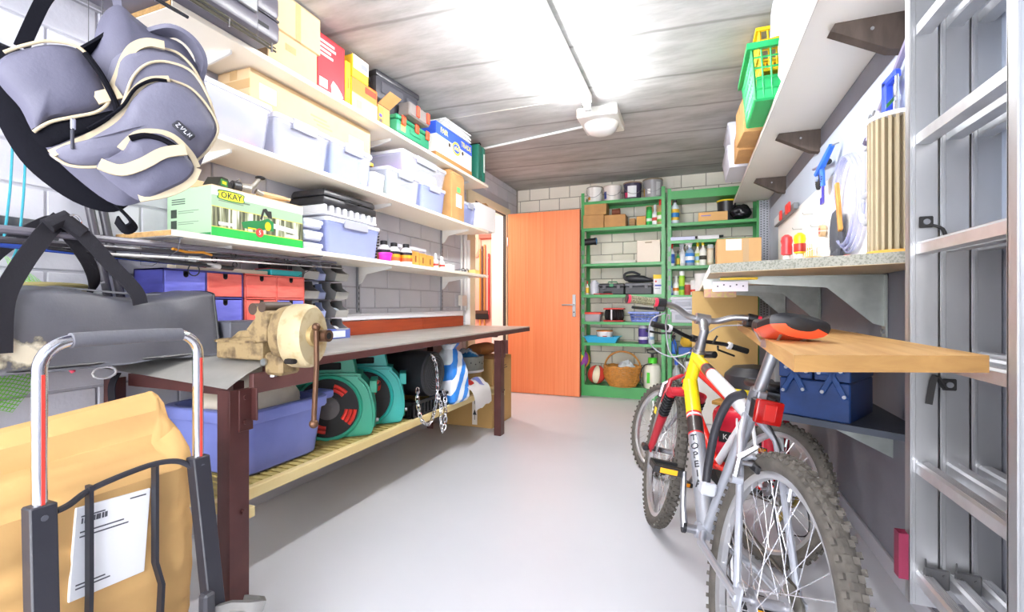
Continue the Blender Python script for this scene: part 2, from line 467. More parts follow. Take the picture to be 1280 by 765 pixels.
# conduits and socket beside the doorway
cd = thing('wall_conduit', 'white vertical conduits with a socket box on the grey wall beside the doorway', 'conduit', (XL, 3.9, 0.0))
for yy, rr in ((-0.005, 0.011), (0.055, 0.018), (0.088, 0.012)):
    MB(P('#ecebe8', 0.4)).cyl((rr, yy, 0.95), (rr, yy, 1.98), rr, seg=12).done('pipe', cd)
MB(P('#e6ded2', 0.4)).box(0, 0.045, -0.055, 0.045, 0.99, 1.09, 0.005).done('socket_box', cd)
tag(MB(P('#f0efec', 0.4)).box(XL + 0.001, XL + 0.05, 3.99, 4.005, 0.81, 1.62).done('cable_channel'), 'flat white channel standing upright against the beige door frame', 'conduit')

# ---------------------------------------------------------------- wall shelves, left
MEL = mat('cream_melamine', '#f7eedc', 0.4, var=0.05, vscale=3)
CHIP = mat('raw_chipboard', '#c39a62', 0.9, var=0.3, vscale=60)
def bracket_mesh(parent, y, z, L=0.25):
    o = MB(P('#e8e8e4', 0.4)).prism([(0, 0), (L, 0), (L, -0.014), (0.06, -0.045), (0.02, -0.10), (0, -0.11)], -0.005, 0.005,
        Matrix(((1, 0, 0, XL + 0.014), (0, 0, 1, y), (0, 1, 0, z), (0, 0, 0, 1)))).done('bracket', parent)
    return o
for zt, lab in ((2.07, 'topmost long cream shelf board on the left wall, near the ceiling'),
                (1.662, 'middle long cream shelf board on the left wall, carrying clear tubs'),
                (1.265, 'lowest long cream shelf board on the left wall, carrying the chainsaw carton')):
    t = thing('wall_shelf', lab, 'shelf', (0, 0, 0), group='shelf boards on the left wall')
    q = MB(MEL).box(XL + 0.016, -1.70, 1.085, 3.80, zt - 0.022, zt, 0.0015); q.m(CHIP).box(XL + 0.02, -1.703, 1.082, 1.086, zt - 0.02, zt - 0.002)
    q.done('board', t)
    for y in (1.36, 2.45, 3.53): bracket_mesh(t, y, zt - 0.0225)
for y, lab in ((1.36, 'grey slotted shelf rail on the left wall, behind the chainsaw carton'), (2.45, 'grey slotted shelf rail on the left wall, second from the doorway'), (3.53, 'grey slotted shelf rail on the left wall, nearest the doorway')):
    t = thing('shelf_rail', lab, 'rail', (XL, y, 0.95), group='slotted shelf rails')
    MB(P('#8f9096', 0.4)).box(0, 0.013, -0.012, 0.012, 0, 1.15).done('rail', t)
    sl = MB(P('#2a2a2e', 0.6))
    for k in range(32): sl.box(0.0125, 0.0135, -0.003, 0.003, 0.012 + k * 0.035, 0.03 + k * 0.035)
    sl.done('slot', t, kind='stuff')

# ---------------------------------------------------------------- green steel shelving on the back wall
def green_unit(label, x0, x1, tops, top):
    t = thing('steel_shelving_unit', label, 'shelving', ((x0 + x1) / 2, 5.21, 0))
    hw = (x1 - x0) / 2
    for sx in (-1, 1):
        for sy in (-1, 1):
            q = MB(GREENM)
            q.box(min(sx * hw, sx * (hw - 0.035)), max(sx * hw, sx * (hw - 0.035)), sy * 0.15 - 0.0015, sy * 0.15 + 0.0015, 0, top)
            q.box(sx * hw - 0.0015, sx * hw + 0.0015, min(sy * 0.15, sy * 0.115), max(sy * 0.15, sy * 0.115), 0, top)
            if sy < 0 and sx < 0:
                q.m(P('#8d9298', 0.4))
                for k in range(10): q.box(sx * hw + 0.008, sx * hw + 0.026, sy * 0.15 - 0.0025, sy * 0.15 - 0.001, 0.65 + k * 0.1, 0.70 + k * 0.1)
            q.done('post', t)
    for z in tops:
        q = MB(GREENM)
        q.box(-hw + 0.004, hw - 0.004, -0.153, 0.15, z - 0.004, z, 0.001); lip = 0.12 if z < 0.2 else 0.03
        q.box(-hw + 0.004, hw - 0.004, -0.155, -0.151, z - lip, z); q.box(-hw + 0.004, hw - 0.004, 0.147, 0.151, z - lip, z)
        q.box(-hw + 0.004, hw - 0.004, -0.151, -0.135, z - lip, z - lip + 0.003)
        q.done('shelf', t)
    return t
green_unit('green steel shelving unit beside the orange door, with basket and balls at its foot', -1.14, -0.262, (2.13, 1.84, 1.45, 1.11, 0.815, 0.585, 0.12), 2.23)
gu = green_unit('green steel shelving unit in the back right corner, behind the bicycles', -0.235, 0.62, (1.84, 1.66, 1.40, 1.10, 0.815, 0.49, 0.12), 2.2)
MB(GREENM).box(-0.42, 0.42, -0.153, -0.148, 2.09, 2.17, 0.001).box(-0.42, 0.42, -0.153, 0.15, 2.086, 2.09).done('top_panel', gu)

# ---------------------------------------------------------------- work bench, left
REDST = mat('redbrown_steel', '#5a3330', 0.42, 0.2, var=0.25, vscale=12)
SHEET = mat('worn_steel_sheet', '#a5a39d', 0.42, 0.35, var=0.3, vscale=7, col2='#b9b7b1', bump=0.03, bscale=40)
wb = thing('work_bench', 'long steel-topped work bench with red-brown legs along the left wall', 'workbench', (-1.7, 2.4, 0))
def wx(x): return x + 1.7
def wy(y): return y - 2.4
b = MB(SHEET).box(wx(-2.0), wx(-1.36), wy(1.24), wy(3.95), 0.797, 0.806, 0.001)
def drape(u, v):
    y = 1.03 + v * 0.21
    x = -2.0 + u * 0.645
    z = 0.8075 - (1 - v) ** 1.8 * (0.036 + 0.036 * u)
    return (wx(x), wy(y), z)
b.grid(drape, 24, 14)
b.done('top_sheet', wb)
f = MB(REDST)
f.box(wx(-1.405), wx(-1.358), wy(1.20), wy(3.94), 0.765, 0.797, 0.002); f.box(wx(-1.99), wx(-1.95), wy(1.24), wy(3.94), 0.755, 0.797)
f.box(wx(-1.95), wx(-1.405), wy(1.09), wy(1.13), 0.70, 0.745); f.box(wx(-1.95), wx(-1.40), wy(3.27), wy(3.31), 0.75, 0.797)
f.box(wx(-1.95), wx(-1.36), wy(3.905), wy(3.95), 0.765, 0.797)
f.m(mat('redbrown_plate', '#6e4743', 0.45, var=0.2, vscale=8)).box(wx(-1.372), wx(-1.352), wy(1.12), wy(1.40), 0.705, 0.772, 0.002)
f.done('frame', wb)
for (x, y, s, L) in ((-1.36, 1.04, 1, 0.07), (-1.36, 3.26, 1, 0.075), (-2.0, 1.04, -1, 0.07), (-2.0, 3.26, -1, 0.075)):
    q = MB(REDST)
    xa, xb = (x - 0.052, x) if s > 0 else (x, x + 0.05)
    q.box(wx(xa), wx(xb), wy(y), wy(y + 0.006), 0, 0.728); 
    xo = xb if s > 0 else xa
    q.box(wx(xo - 0.003), wx(xo + 0.003), wy(y), wy(y + L), 0, 0.728, 0.001)
    if s > 0:
        q.box(wx(xo), wx(xo + 0.008), wy(y + 0.03), wy(y + L + 0.012), 0.59, 0.726, 0.002)
        q.box(wx(xo), wx(xo + 0.03), wy(y + L + 0.004), wy(y + L + 0.012), 0.62, 0.726, 0.002)
        for z in (0.62, 0.70): q.cyl((wx(xo + 0.008), wy(y + 0.05), z), (wx(xo + 0.014), wy(y + 0.05), z), 0.008, seg=6)
        q.cyl((wx(xo), wy(y + 0.045), 0.33), (wx(xo + 0.012), wy(y + 0.045), 0.33), 0.008, seg=6)
    q.done('leg', wb)
LATH = wood('cream_board', '#dcc892', '#cdb377', (6, 0.6, 6))
lw = MB(LATH).box(wx(-1.475), wx(-1.445), wy(1.05), wy(3.42), 0.315, 0.357, 0.003).box(wx(-1.98), wx(-1.475), wy(1.05), wy(3.42), 0.327, 0.345, 0.002)
lw.box(wx(-1.98), wx(-1.36), wy(1.11), wy(1.135), 0.295, 0.33, 0.002).box(wx(-1.98), wx(-1.36), wy(3.33), wy(3.355), 0.295, 0.33, 0.002)
lw.done('lower_shelf', wb)
MATM = mat('ribbed_mat', '#b9a563', 0.8, var=0.2, vscale=30)
q = MB(MATM); q.box(wx(-1.975), wx(-1.468), wy(1.06), wy(3.38), 0.345, 0.349)
for k in range(58):
    y = 1.07 + k * 0.04; q.box(wx(-1.975), wx(-1.468), wy(y), wy(y + 0.018), 0.349, 0.354)
q.done('shelf_mat', wb, kind='stuff')

# ---------------------------------------------------------------- right side: upper shelf, worktop, plank shelf
t = thing('wall_shelf', 'long white shelf high on the right wall, carrying the green and yellow crates', 'shelf', (XR, 2.6, 2.0))
MB(mat('white_shelf_board', '#f2eee6', 0.4, var=0.04, vscale=2)).box(-0.30, 0.0, -1.08, 2.5, 0.012, 0.036, 0.002).m(CHIP).box(-0.304, -0.300, -1.08, 2.5, 0.028, 0.036).m(P('#ddd9d2', .5)).box(-0.308, -0.303, -1.08, 2.5, -0.004, 0.026).done('board', t)
BRK = wood('dark_bracket_wood', '#5d5048', '#473c35', (10, 3, 2), 0.6)
for y in (2.0, 3.15, 4.2):
    MB(BRK).prism([(0, 0.012), (-0.21, 0.012), (-0.225, -0.012), (-0.05, -0.11), (0, -0.12)], -0.024, 0.024,
        Matrix(((1, 0, 0, 0), (0, 0, 1, y - 2.6), (0, 1, 0, 0), (0, 0, 0, 1)))).m(STEEL).cyl((-0.10, y - 2.6 - 0.025, -0.03), (-0.10, y - 2.6 - 0.028, -0.03), 0.006, seg=8).done('bracket', t)

SPECK = mat('speckled_worktop_edge', '#93948a', 0.6, var=0.5, vscale=160, col2='#74756b', lo=0.48, hi=0.6)
UNDER = wood('worktop_underside', '#cdbb9c', '#b9a584', (3, 8, 3))
t = thing('worktop', 'thick speckled worktop board on the right wall, above the plank, with screwdrivers on it', 'worktop', (XR - .003, 2.6, 1.118))
poly = [(-0.623, 1.89 - 2.6), (-0.01, 1.565 - 2.6), (-0.01, 2.4), (-0.62, 2.4)]
MB(SPECK).prism(poly, 0.002, 0.034).m(UNDER).prism([(x * 0.998, y * 0.998) for x, y in poly], 0.0, 0.002).m(P('#efece4', .5)).box(-0.6245, -0.6222, -0.69, 2.38, 0.003, 0.033).done('board', t)
for y in (2.16, 3.13, 4.2):
    q = MB(ZINC)
    MT = Matrix(((1, 0, 0, 0), (0, 0, 1, y - 2.6), (0, 1, 0, 0), (0, 0, 0, 1)))
    q.prism([(-0.006, -0.002), (-0.58, -0.002), (-0.58, -0.022), (-0.19, -0.05), (-0.04, -0.19), (-0.006, -0.20)], -0.002, 0.002, MT)
    q.box(-0.58, 0, y - 2.62, y - 2.58, -0.006, -0.002); q.box(-0.006, 0, y - 2.62, y - 2.58, -0.24, -0.002)
    q.m(STEEL).cyl((-0.006, y - 2.6, -0.22), (-0.014, y - 2.6, -0.22), 0.009, seg=8)
    q.done('bracket', t)
# ---------------------------------------------------------------- builders for packed goods (front of each looks towards local -y)
def carton(label, loc, w, d, h, rz=0.0, m=None, name='carton', cat='box', group=None, tape=True, flaps=True, bottom=False):
    m = m or CARD
    t = thing(name, label, cat, loc, rz, group)
    q = MB(m).box(-w/2, w/2, -d/2, d/2, 0, h - 0.002, 0.003)
    q.done('body', t)
    if flaps:
        for s in (-1, 1):
            MB(m).box(-w/2 + 0.001, w/2 - 0.001, min(s*0.001, s*d/2), max(s*0.001, s*d/2), h - 0.002, h + 0.0005, 0.0008).done('flap', t)
    if tape:
        MB(TAPE).box(-w/2 + 0.002, w/2 - 0.002, -0.022, 0.022, h + 0.0005, h + 0.001).box(w/2, w/2 + 0.0008, -0.022, 0.022, h*0.75, h).box(-w/2 - 0.0008, -w/2, -0.022, 0.022, h*0.75, h).done('tape', t)
    return t
def panel(parent, x0, x1, z0, z1, y, m, name='label', th=0.0008):
    """flat print on the front (-y) face"""
    return MB(m).box(x0, x1, y - th, y, z0, z1).done(name, parent, flat=True)
def panel_side(parent, y0, y1, z0, z1, x, m, name='label', th=0.0008):
    return MB(m).box(min(x, x - th), max(x, x - th), y0, y1, z0, z1).done(name, parent, flat=True)

def tub(label, loc, w, d, h, rz=0.0, m=None, lid=True, lidm=None, clips='ends', group='clear plastic tubs', fill=None, cat='tub', name='storage_tub', taper=0.90):
    m = m or CLEARP; lidm = lidm or LIDP
    t = thing(name, label, cat, loc, rz, group)
    q = MB(m); k = taper; th = 0.003; rs = []
    def rr(a, b, z, r=0.02, n=3):
        pts = []
        for cx, cy, a0 in ((a - r, b - r, 0), (-a + r, b - r, 90), (-a + r, -b + r, 180), (a - r, -b + r, 270)):
            for i in range(n + 1):
                an = R(a0 + 90 * i / n); pts.append((cx + r * math.cos(an), cy + r * math.sin(an), z))
        return pts
    A, B = w/2, d/2; hb = h - (0.028 if lid else 0)
    q.loft([rr(A*k, B*k, 0.001), rr(A*k, B*k, 0.0), rr(A*0.985, B*0.985, hb - 0.02), rr(A, B, hb - 0.02), rr(A, B, hb), rr(A - th*2, B - th*2, hb), rr(A*k - th, B*k - th, 0.004)], caps=False)
    q.bm.faces.new([v for v in q.bm.verts][:16][::-1]).material_index = 0
    q.done('body', t)
    if lid:
        MB(lidm).loft([rr(A + 0.004, B + 0.004, hb - 0.006), rr(A + 0.006, B + 0.006, hb + 0.004), rr(A + 0.004, B + 0.004, hb + 0.014), rr(A - 0.012, B - 0.012, hb + 0.016), rr(A - 0.02, B - 0.02, hb + 0.010)]).done('lid', t)
        CL = mat('grey_clip', '#a9abb8', 0.4)
        if clips:
            for s in (-1, 1):
                c = MB(CL)
                if clips == 'ends': c.box(-w*0.22, w*0.22, s*(B + 0.006) - 0.005, s*(B + 0.006) + 0.005, hb - 0.03, hb + 0.018, 0.002)
                else: c.box(s*(A + 0.006) - 0.005, s*(A + 0.006) + 0.005, -d*0.22, d*0.22, hb - 0.03, hb + 0.018, 0.002)
                c.done('clip', t)
    return t
def contents(label, loc, w, d, h, col, rz=0.0, seed=1.0, cat='clothes'):
    q = MB(mat('soft_' + col.lstrip('#'), col, 0.9, var=0.35, vscale=14))
    q.box(-w/2, w/2, -d/2, d/2, 0, h, 0.02, seg=2)
    bmesh.ops.subdivide_edges(q.bm, edges=q.bm.edges[:], cuts=3, use_grid_fill=True)
    q.noise(0.012, 9, seed)
    o = q.done('packed_contents'); o.location = loc; o.rotation_euler = (0, 0, rz)
    return tag(o, label, cat)

def bottle(label, x, y, z, r, h, body, cap, lab=None, kind='bottle', group=None, cat='bottle', lab2=None, trig=None, name=None):
    t = thing(name or {'bottle': 'bottle', 'spray': 'spray_bottle', 'can': 'spray_can'}[kind], label, cat, (x, y, z), random.uniform(-0.3, 0.3), group)
    bm_ = P(body, 0.35) if not isinstance(body, bpy.types.Material) else body
    if kind == 'can':
        MB(bm_).lathe([(r*0.96, 0), (r, 0.005), (r, h*0.80), (r*0.75, h*0.85)], 16).done('body', t)
        MB(P(cap, 0.4)).lathe([(r*0.92, h*0.82), (r*0.92, h*0.97), (r*0.8, h)], 16).done('cap', t)
    else:
        hs = h*0.66
        MB(bm_).lathe([(r*0.9, 0), (r, 0.008), (r, hs*0.8), (r*0.8, hs*0.93), (r*0.35, hs*1.06), (r*0.3, h*0.80)], 16).done('body', t)
        if kind == 'bottle':
            MB(P(cap, 0.4)).lathe([(r*0.42, h*0.78), (r*0.45, h*0.97), (r*0.38, h)], 14).done('cap', t)
        else:
            q = MB(P(cap, 0.4)).lathe([(r*0.45, h*0.74), (r*0.45, h*0.84)], 12)
            q.box(-r*1.05, r*0.55, -r*0.32, r*0.32, h*0.84, h*0.97, 0.006)
            q.m(P(trig or cap, 0.4)).tube([(-r*0.6, 0, h*0.85), (-r*0.95, 0, h*0.77), (-r*0.8, 0, h*0.68)], 0.006, 6).box(-r*1.25, -r*1.0, -r*0.2, r*0.2, h*0.87, h*0.95, 0.003)
            q.done('trigger', t)
    top = h*0.72 if kind == 'can' else h*0.5
    if lab: MB(P(lab, 0.5)).lathe([(r*1.004, h*0.12), (r*1.012, h*0.125), (r*1.012, top), (r*1.004, top + 0.001)], 16, caps=False).done('label', t)
    if lab2: MB(P(lab2, 0.5)).lathe([(r*1.015, h*0.22), (r*1.022, h*0.225), (r*1.022, h*0.37), (r*1.015, h*0.375)], 16, caps=False).done('label_band', t)
    return t
def bucket(label, x, y, z, r, h, body, lidc, bands=(), group=None, handle=True, name='paint_bucket', cat='bucket'):
    t = thing(name, label, cat, (x, y, z), random.uniform(-0.4, 0.4), group)
    MB(body if not isinstance(body, str) else P(body, 0.35)).lathe([(r*0.90, 0), (r*0.92, 0.006), (r*0.99, h*0.93), (r, h*0.95)], 24).done('body', t)
    if lidc: MB(lidc if not isinstance(lidc, str) else P(lidc, 0.5)).lathe([(r*1.0, h*0.92), (r*1.05, h*0.93), (r*1.05, h*0.985), (r*0.96, h), (r*0.9, h*0.985)], 24).done('lid', t)
    for (a0, a1, z0, z1, c) in bands:
        pts = lambda zz, rr: [(rr*math.cos(R(a0 + (a1 - a0)*i/8)), rr*math.sin(R(a0 + (a1 - a0)*i/8)), zz) for i in range(9)]
        q = MB(P(c, 0.5)); ra = r*(0.92 + 0.07*z0) + 0.0015; rb = r*(0.92 + 0.07*z1) + 0.0015
        A, B = pts(z0*h, ra), pts(z1*h, rb); V = [[q.bm.verts.new(p) for p in rg] for rg in (A, B)]
        for i in range(8): q.bm.faces.new((V[0][i], V[0][i+1], V[1][i+1], V[1][i]))
        q.done('label', t)
    if handle:
        MB(P('#8d8f92', 0.4)).tube([(r*1.03*math.cos(a), -0.02 - r*0.99*math.sin(a)*0.35 - r*0.55*math.sin(a), h*0.86 - 0.6*h*math.sin(a)) for a in [PI*i/10 for i in range(11)]], 0.0025, 6).done('handle', t)
    return t

# ---------------------------------------------------------------- goods on the green shelving, left bay
YS = 5.16
bucket('white paint bucket with grey rim on the top green shelf, leftmost of four', -1.01, YS, 2.131, 0.085, 0.175, '#eceae6', '#8f8a80', [(215, 245, .15, .35, '#d9942c')], 'paint buckets on the top green shelf')
bucket('plain white paint bucket with pale rim on the top green shelf, second from left', -0.815, YS, 2.131, 0.094, 0.175, '#efe9e4', '#d8d0c4', [(190, 225, .15, .6, '#3a4aa0')], 'paint buckets on the top green shelf')
bucket('dark paint bucket with white label and tan lid on the top green shelf', -0.60, YS, 2.131, 0.095, 0.185, '#3a3550', '#a08870', [(230, 290, .1, .75, '#eef0f4'), (205, 230, .1, .4, '#d83a6a')], 'paint buckets on the top green shelf')
bucket('grey paint bucket with brown lid on the top green shelf, rightmost of four', -0.39, YS, 2.131, 0.10, 0.20, '#9a9a9c', '#8d7f66', [(235, 255, .2, .45, '#f0f0f0'), (290, 320, .1, .8, '#c8c8ca'), (195, 212, .1, .5, '#c8a234')], 'paint buckets on the top green shelf')

g = 'small cartons on the green shelf'
carton('pale brown carton, upper one of the stack left on the second green shelf', (-0.99, 5.17, 1.984), 0.24, 0.22, 0.125, 0.03, CARD, group=g)
carton('pale brown carton under another one, left end of the second green shelf', (-1.005, 5.17, 1.841), 0.225, 0.24, 0.142, 0, CARD, group=g)
carton('tan carton with a brown pot on it, on the second green shelf', (-0.775, 5.17, 1.841), 0.225, 0.22, 0.13, 0, CARD, group=g)
o = MB(P('#8a4a32', 0.6)).lathe([(0.034, -0.04), (0.036, 0.03), (0.040, 0.03), (0.040, 0.044), (0.034, 0.044), (0.030, -0.03)], 18).done('plant_pot'); o.location = (-0.775, 5.14, 2.0115); o.rotation_euler = (0, R(90), 0); tag(o, 'brown pot lying on its side on a tan carton', 'pot')
carton('small dark striped carton on the second green shelf, beside the cream one', (-0.60, 5.18, 1.841), 0.06, 0.12, 0.088, 0, wood('brown_stripe_card', '#8d6436', '#c59a5e', (1, 1, 20)), tape=False)
carton('small cream-brown carton on the second green shelf, left of the bottles', (-0.505, 5.16, 1.841), 0.095, 0.12, 0.10, 0, mat('tan_card', '#d9a860', 0.8), tape=False)
MB(CARDP).box(-0.47, -0.29, 5.25, 5.256, 1.841, 2.08).done('cardboard_sheet')
tag(bpy.data.objects['cardboard_sheet'], 'cardboard sheet standing behind the bottles on the second green shelf', 'cardboard')
bottle('bright green can, leftmost of the bottles on the second green shelf', -0.425, 5.13, 1.841, 0.03, 0.20, '#27b04a', '#2a8a3a', '#35c455', 'can', cat='can', lab2='#e8f4e8')
bottle('white bottle between green can and red-capped bottle on the green shelf', -0.365, 5.14, 1.841, 0.032, 0.22, '#e9ecf4', '#e0e4ea', '#f2f2f5', 'bottle', lab2='#d84a3a')
bottle('tall bottle with red cap and lime label on the second green shelf', -0.31, 5.12, 1.841, 0.035, 0.265, '#c9a46a', '#e0322a', '#7cc242', 'bottle', lab2='#f2f2e4')

t = carton('cream archive carton with a hand hole on the third green shelf', (-0.425, 5.17, 1.451), 0.235, 0.24, 0.225, 0, P('#efe6d6', 0.8), tape=False)
MB(P('#a08a6a', 0.8)).box(-0.035, 0.035, -0.1215, -0.119, 0.198, 0.208, 0.002).done('hand_hole', t)
carton('long flat white box lying on the third green shelf', (-0.80, 5.2, 1.451), 0.47, 0.12, 0.035, 0, P('#efe9de', 0.7), tape=False)
hv = thing('work_lamp', 'black cylindrical lamp with blue end on a bracket at the shelving post by the door', 'lamp', (-1.07, 5.10, 1.70))
MB(BLACK).cyl((-0.14, 0, -0.01), (0.07, 0, 0.0), 0.038, seg=18).cyl((0.07, 0, 0), (0.09, 0, 0), 0.042, seg=18).done('body', hv)
MB(P('#2f86d8', 0.2)).cyl((0.088, 0, 0), (0.094, 0, 0), 0.034, seg=18).done('lens', hv)
MB(BLACK).box(-0.10, -0.06, 0.0, 0.008, 0.03, 0.135).done('bracket', hv)

bottle('small glue bottle with yellow label and red tip on the fourth green shelf', -1.085, 5.12, 1.111, 0.018, 0.155, '#f2f0e8', '#e03a2a', '#f0c030', 'bottle')
t = thing('plastic_jug', 'white translucent jug on the fourth green shelf left of the toolbox', 'jug', (-1.015, 5.16, 1.111))
MB(FROST).lathe([(0.042, 0), (0.05, 0.01), (0.05, 0.12), (0.03, 0.15), (0.028, 0.16)], 16).done('body', t); MB(FROST).tube([(0.03, -0.03, 0.14), (0.062, -0.04, 0.12), (0.062, -0.04, 0.06), (0.046, -0.03, 0.03)], 0.006, 8).done('handle', t)
DKG = P('#34353b', 0.45)
def small_toolbox(label, x, w, h, hc, lidc):
    t = thing('tool_case', label, 'toolbox', (x, 5.17, 1.111))
    MB(DKG).box(-w/2, w/2, -0.09, 0.09, 0, h*0.68, 0.008).done('body', t)
    MB(P(lidc, 0.4)).box(-w/2 - 0.004, w/2 + 0.004, -0.094, 0.094, h*0.68, h, 0.01).done('lid', t)
    for s in (-0.28, 0.28): MB(P('#55565c', 0.4)).box(s*w - 0.018, s*w + 0.018, -0.101, -0.09, h*0.5, h*0.86, 0.003).done('latch', t)
    if hc: MB(P(hc, 0.4)).tube([(-0.05, 0, h), (-0.045, 0, h + 0.022), (0.045, 0, h + 0.022), (0.05, 0, h)], 0.006, 8).box(-0.022, 0.022, -0.098, -0.09, h*0.7, h*1.0, 0.003).done('handle', t)
    return t
small_toolbox('black toolbox with green handle on the fourth green shelf', -0.815, 0.27, 0.12, '#2f8a5a', '#2c2d32')
small_toolbox('dark grey tool case on the fourth green shelf, under the hand vacuum', -0.53, 0.28, 0.125, None, '#5b5e66')
t = thing('hand_vacuum', 'black cordless hand vacuum lying on the dark grey tool case', 'vacuum', (-0.54, 5.17, 1.237))
MB(DKG).loft([[(x, 0.05*k*math.cos(a), 0.045 + 0.042*k*math.sin(a)*hz + dz) for a in [2*PI*i/14 for i in range(14)]] for x, k, hz, dz in ((-0.13, 0.6, 1, 0.01), (-0.10, 0.9, 1, 0), (-0.02, 1.0, 1, 0.0), (0.06, 0.95, 0.9, -0.004), (0.15, 0.6, 0.5, -0.022), (0.165, 0.5, 0.3, -0.028))]).done('body', t)
MB(DKG).tube(spline([(0.02, 0, 0.085), (-0.06, 0, 0.118), (-0.14, 0, 0.10), (-0.145, 0, 0.05), (-0.12, 0, 0.03)], 5), 0.013, 10).done('handle', t)
t = thing('hand_saw', 'red hand saw with black grip lying in front of the black toolbox', 'saw', (-0.90, 5.085, 1.111))
MB(P('#d8392e', 0.4)).box(-0.11, 0.10, -0.012, 0.012, 0.002, 0.012, 0.003).done('blade', t); MB(BLACK).tube([(0.0, 0, 0.02), (0.05, 0, 0.024), (0.09, 0, 0.02)], 0.014, 10).done('grip', t)
t = carton('white packet with yellow top on the right end of the fourth green shelf', (-0.33, 5.16, 1.111), 0.10, 0.11, 0.205, 0, P('#eeeef2', 0.6), tape=False)
MB(P('#f2d021', 0.5)).box(-0.051, 0.051, -0.056, 0.056, 0.162, 0.207, 0.002).done('yellow_top', t); panel(t, -0.035, 0.03, 0.085, 0.10, -0.0552, P('#3a4ab0', .6)); panel(t, -0.035, 0.02, 0.06, 0.066, -0.0552, P('#8d8fb0', .6), 'label'); MB(P('#e0736a', .6)).cyl((-0.025, -0.0552, 0.135), (-0.025, -0.056, 0.135), 0.011).done('emblem', t)

tub('small clear box with red lid on the fifth green shelf, left end', (-1.025, 5.16, 0.816), 0.19, 0.18, 0.115, 0, CLEARP, True, P('#e0452f', 0.4), None, None)
contents('brown goods packed in the small red-lidded box', (-1.025, 5.16, 0.821), 0.15, 0.14, 0.07, '#c09070', cat='goods')
t = thing('cable_reel', 'black and red extension cable reel on the fifth green shelf', 'cable reel', (-0.795, 5.16, 0.816))
REDP = P('#d0342c', 0.4)
MB(REDP).box(-0.11, 0.11, -0.075, 0.075, 0, 0.016, 0.005).box(-0.11, 0.11, -0.075, 0.075, 0.132, 0.148, 0.005).done('frame', t)
q = MB(BLACKR)
for i in range(9): q.tube([((-0.085 + 0.0212*i), 0.055*math.cos(a), 0.074 + 0.055*math.sin(a)) for a in [2*PI*k/16 for k in range(16)]], 0.0105, 6, closed=True)
q.done('cable', t); MB(BLACK).cyl((-0.1, 0, 0.074), (0.1, 0, 0.074), 0.045).done('drum', t); MB(P('#e2e2e4', .4)).box(-0.03, -0.012, -0.074, -0.062, 0.016, 0.132, 0.002).done('strap', t)
# blue slotted basket
def crate(label, loc, w, d, h, col, rz=0, slots=6, rows=3, name='plastic_basket', cat='basket', taper=0.85, rim=0.018, rimout=0.012, group=None):
    t = thing(name, label, cat, loc, rz, group); m = P(col, 0.4)
    q = MB(m); a0, b0, a1, b1 = w/2*taper, d/2*taper, w/2, d/2
    q.box(-a0, a0, -b0, b0, 0, 0.004)
    def bar(p, r, s): q.tube([p, r], 0, flat=s)
    def wall(P0, P1, Q0, Q1, n):      # bottom corners P0,P1 / top corners Q0,Q1
        P0, P1, Q0, Q1 = map(Vector, (P0, P1, Q0, Q1))
        for i in range(n + 1):
            f = i / n; q.tube([P0.lerp(P1, f), Q0.lerp(Q1, f)], 0.0045 if i not in (0, n) else 0.007, 4)
        for jx in range(rows + 1):
            f = jx / rows; q.tube([P0.lerp(Q0, f), P1.lerp(Q1, f)], 0.005 if jx not in (0, rows) else 0.008, 4)
    B = [(-a0, -b0, 0.004), (a0, -b0, 0.004), (a0, b0, 0.004), (-a0, b0, 0.004)]; T = [(-a1, -b1, h), (a1, -b1, h), (a1, b1, h), (-a1, b1, h)]
    for i in range(4): wall(B[i], B[(i+1) % 4], T[i], T[(i+1) % 4], slots if i % 2 == 0 else max(3, int(slots*d/w)))
    q.done('body', t)
    o2 = MB(m)
    o2.tube([(-a1 - rimout, -b1 - rimout, h), (a1 + rimout, -b1 - rimout, h), (a1 + rimout, b1 + rimout, h), (-a1 - rimout, b1 + rimout, h)], 0, closed=True, flat=(rim, rim))
    o2.done('rim', t)
    return t
t = crate('blue slotted plastic basket on the fifth green shelf behind the handlebar', (-0.475, 5.16, 0.816), 0.28, 0.2, 0.10, '#7f93dd', 0, 7, 3)
MB(P('#8fa2e6', .45)).box(-0.115, 0.115, -0.083, 0.083, 0.006, 0.022).done('floor_panel', t)
t = thing('plastic_tray', 'bright blue tray on the sixth green shelf, under a white bucket', 'tray', (-0.92, 5.15, 0.586))
TQ = P('#2fb4e2', 0.35)
q = MB(TQ); q.loft([[(sx*w_, sy*d_, z) for sx, sy in ((-1, -1), (1, -1), (1, 1), (-1, 1))] for w_, d_, z in ((0.15, 0.09, 0), (0.18, 0.115, 0.06), (0.195, 0.125, 0.062), (0.195, 0.125, 0.068), (0.178, 0.112, 0.066), (0.148, 0.088, 0.006))]); q.done('tray', t)
bucket('white tub with orange lid standing in the blue tray', -0.90, 5.15, 0.593, 0.088, 0.125, '#f3f1ee', '#f08a1e', [(255, 285, .3, .55, '#e0583a')], None, True, 'plastic_bucket')
bottle('purple and white printed can on the sixth green shelf', -0.485, 5.13, 0.586, 0.05, 0.20, '#5a4a94', '#b9b9c6', '#4f3f90', 'can', cat='can', lab2='#e8e6f4')
bottle('tall white can with blue band beside the purple can', -0.405, 5.16, 0.586, 0.032, 0.20, '#e8ecf2', '#e3e6ea', '#eef1f6', 'can', cat='can', lab2='#8fb4d8')

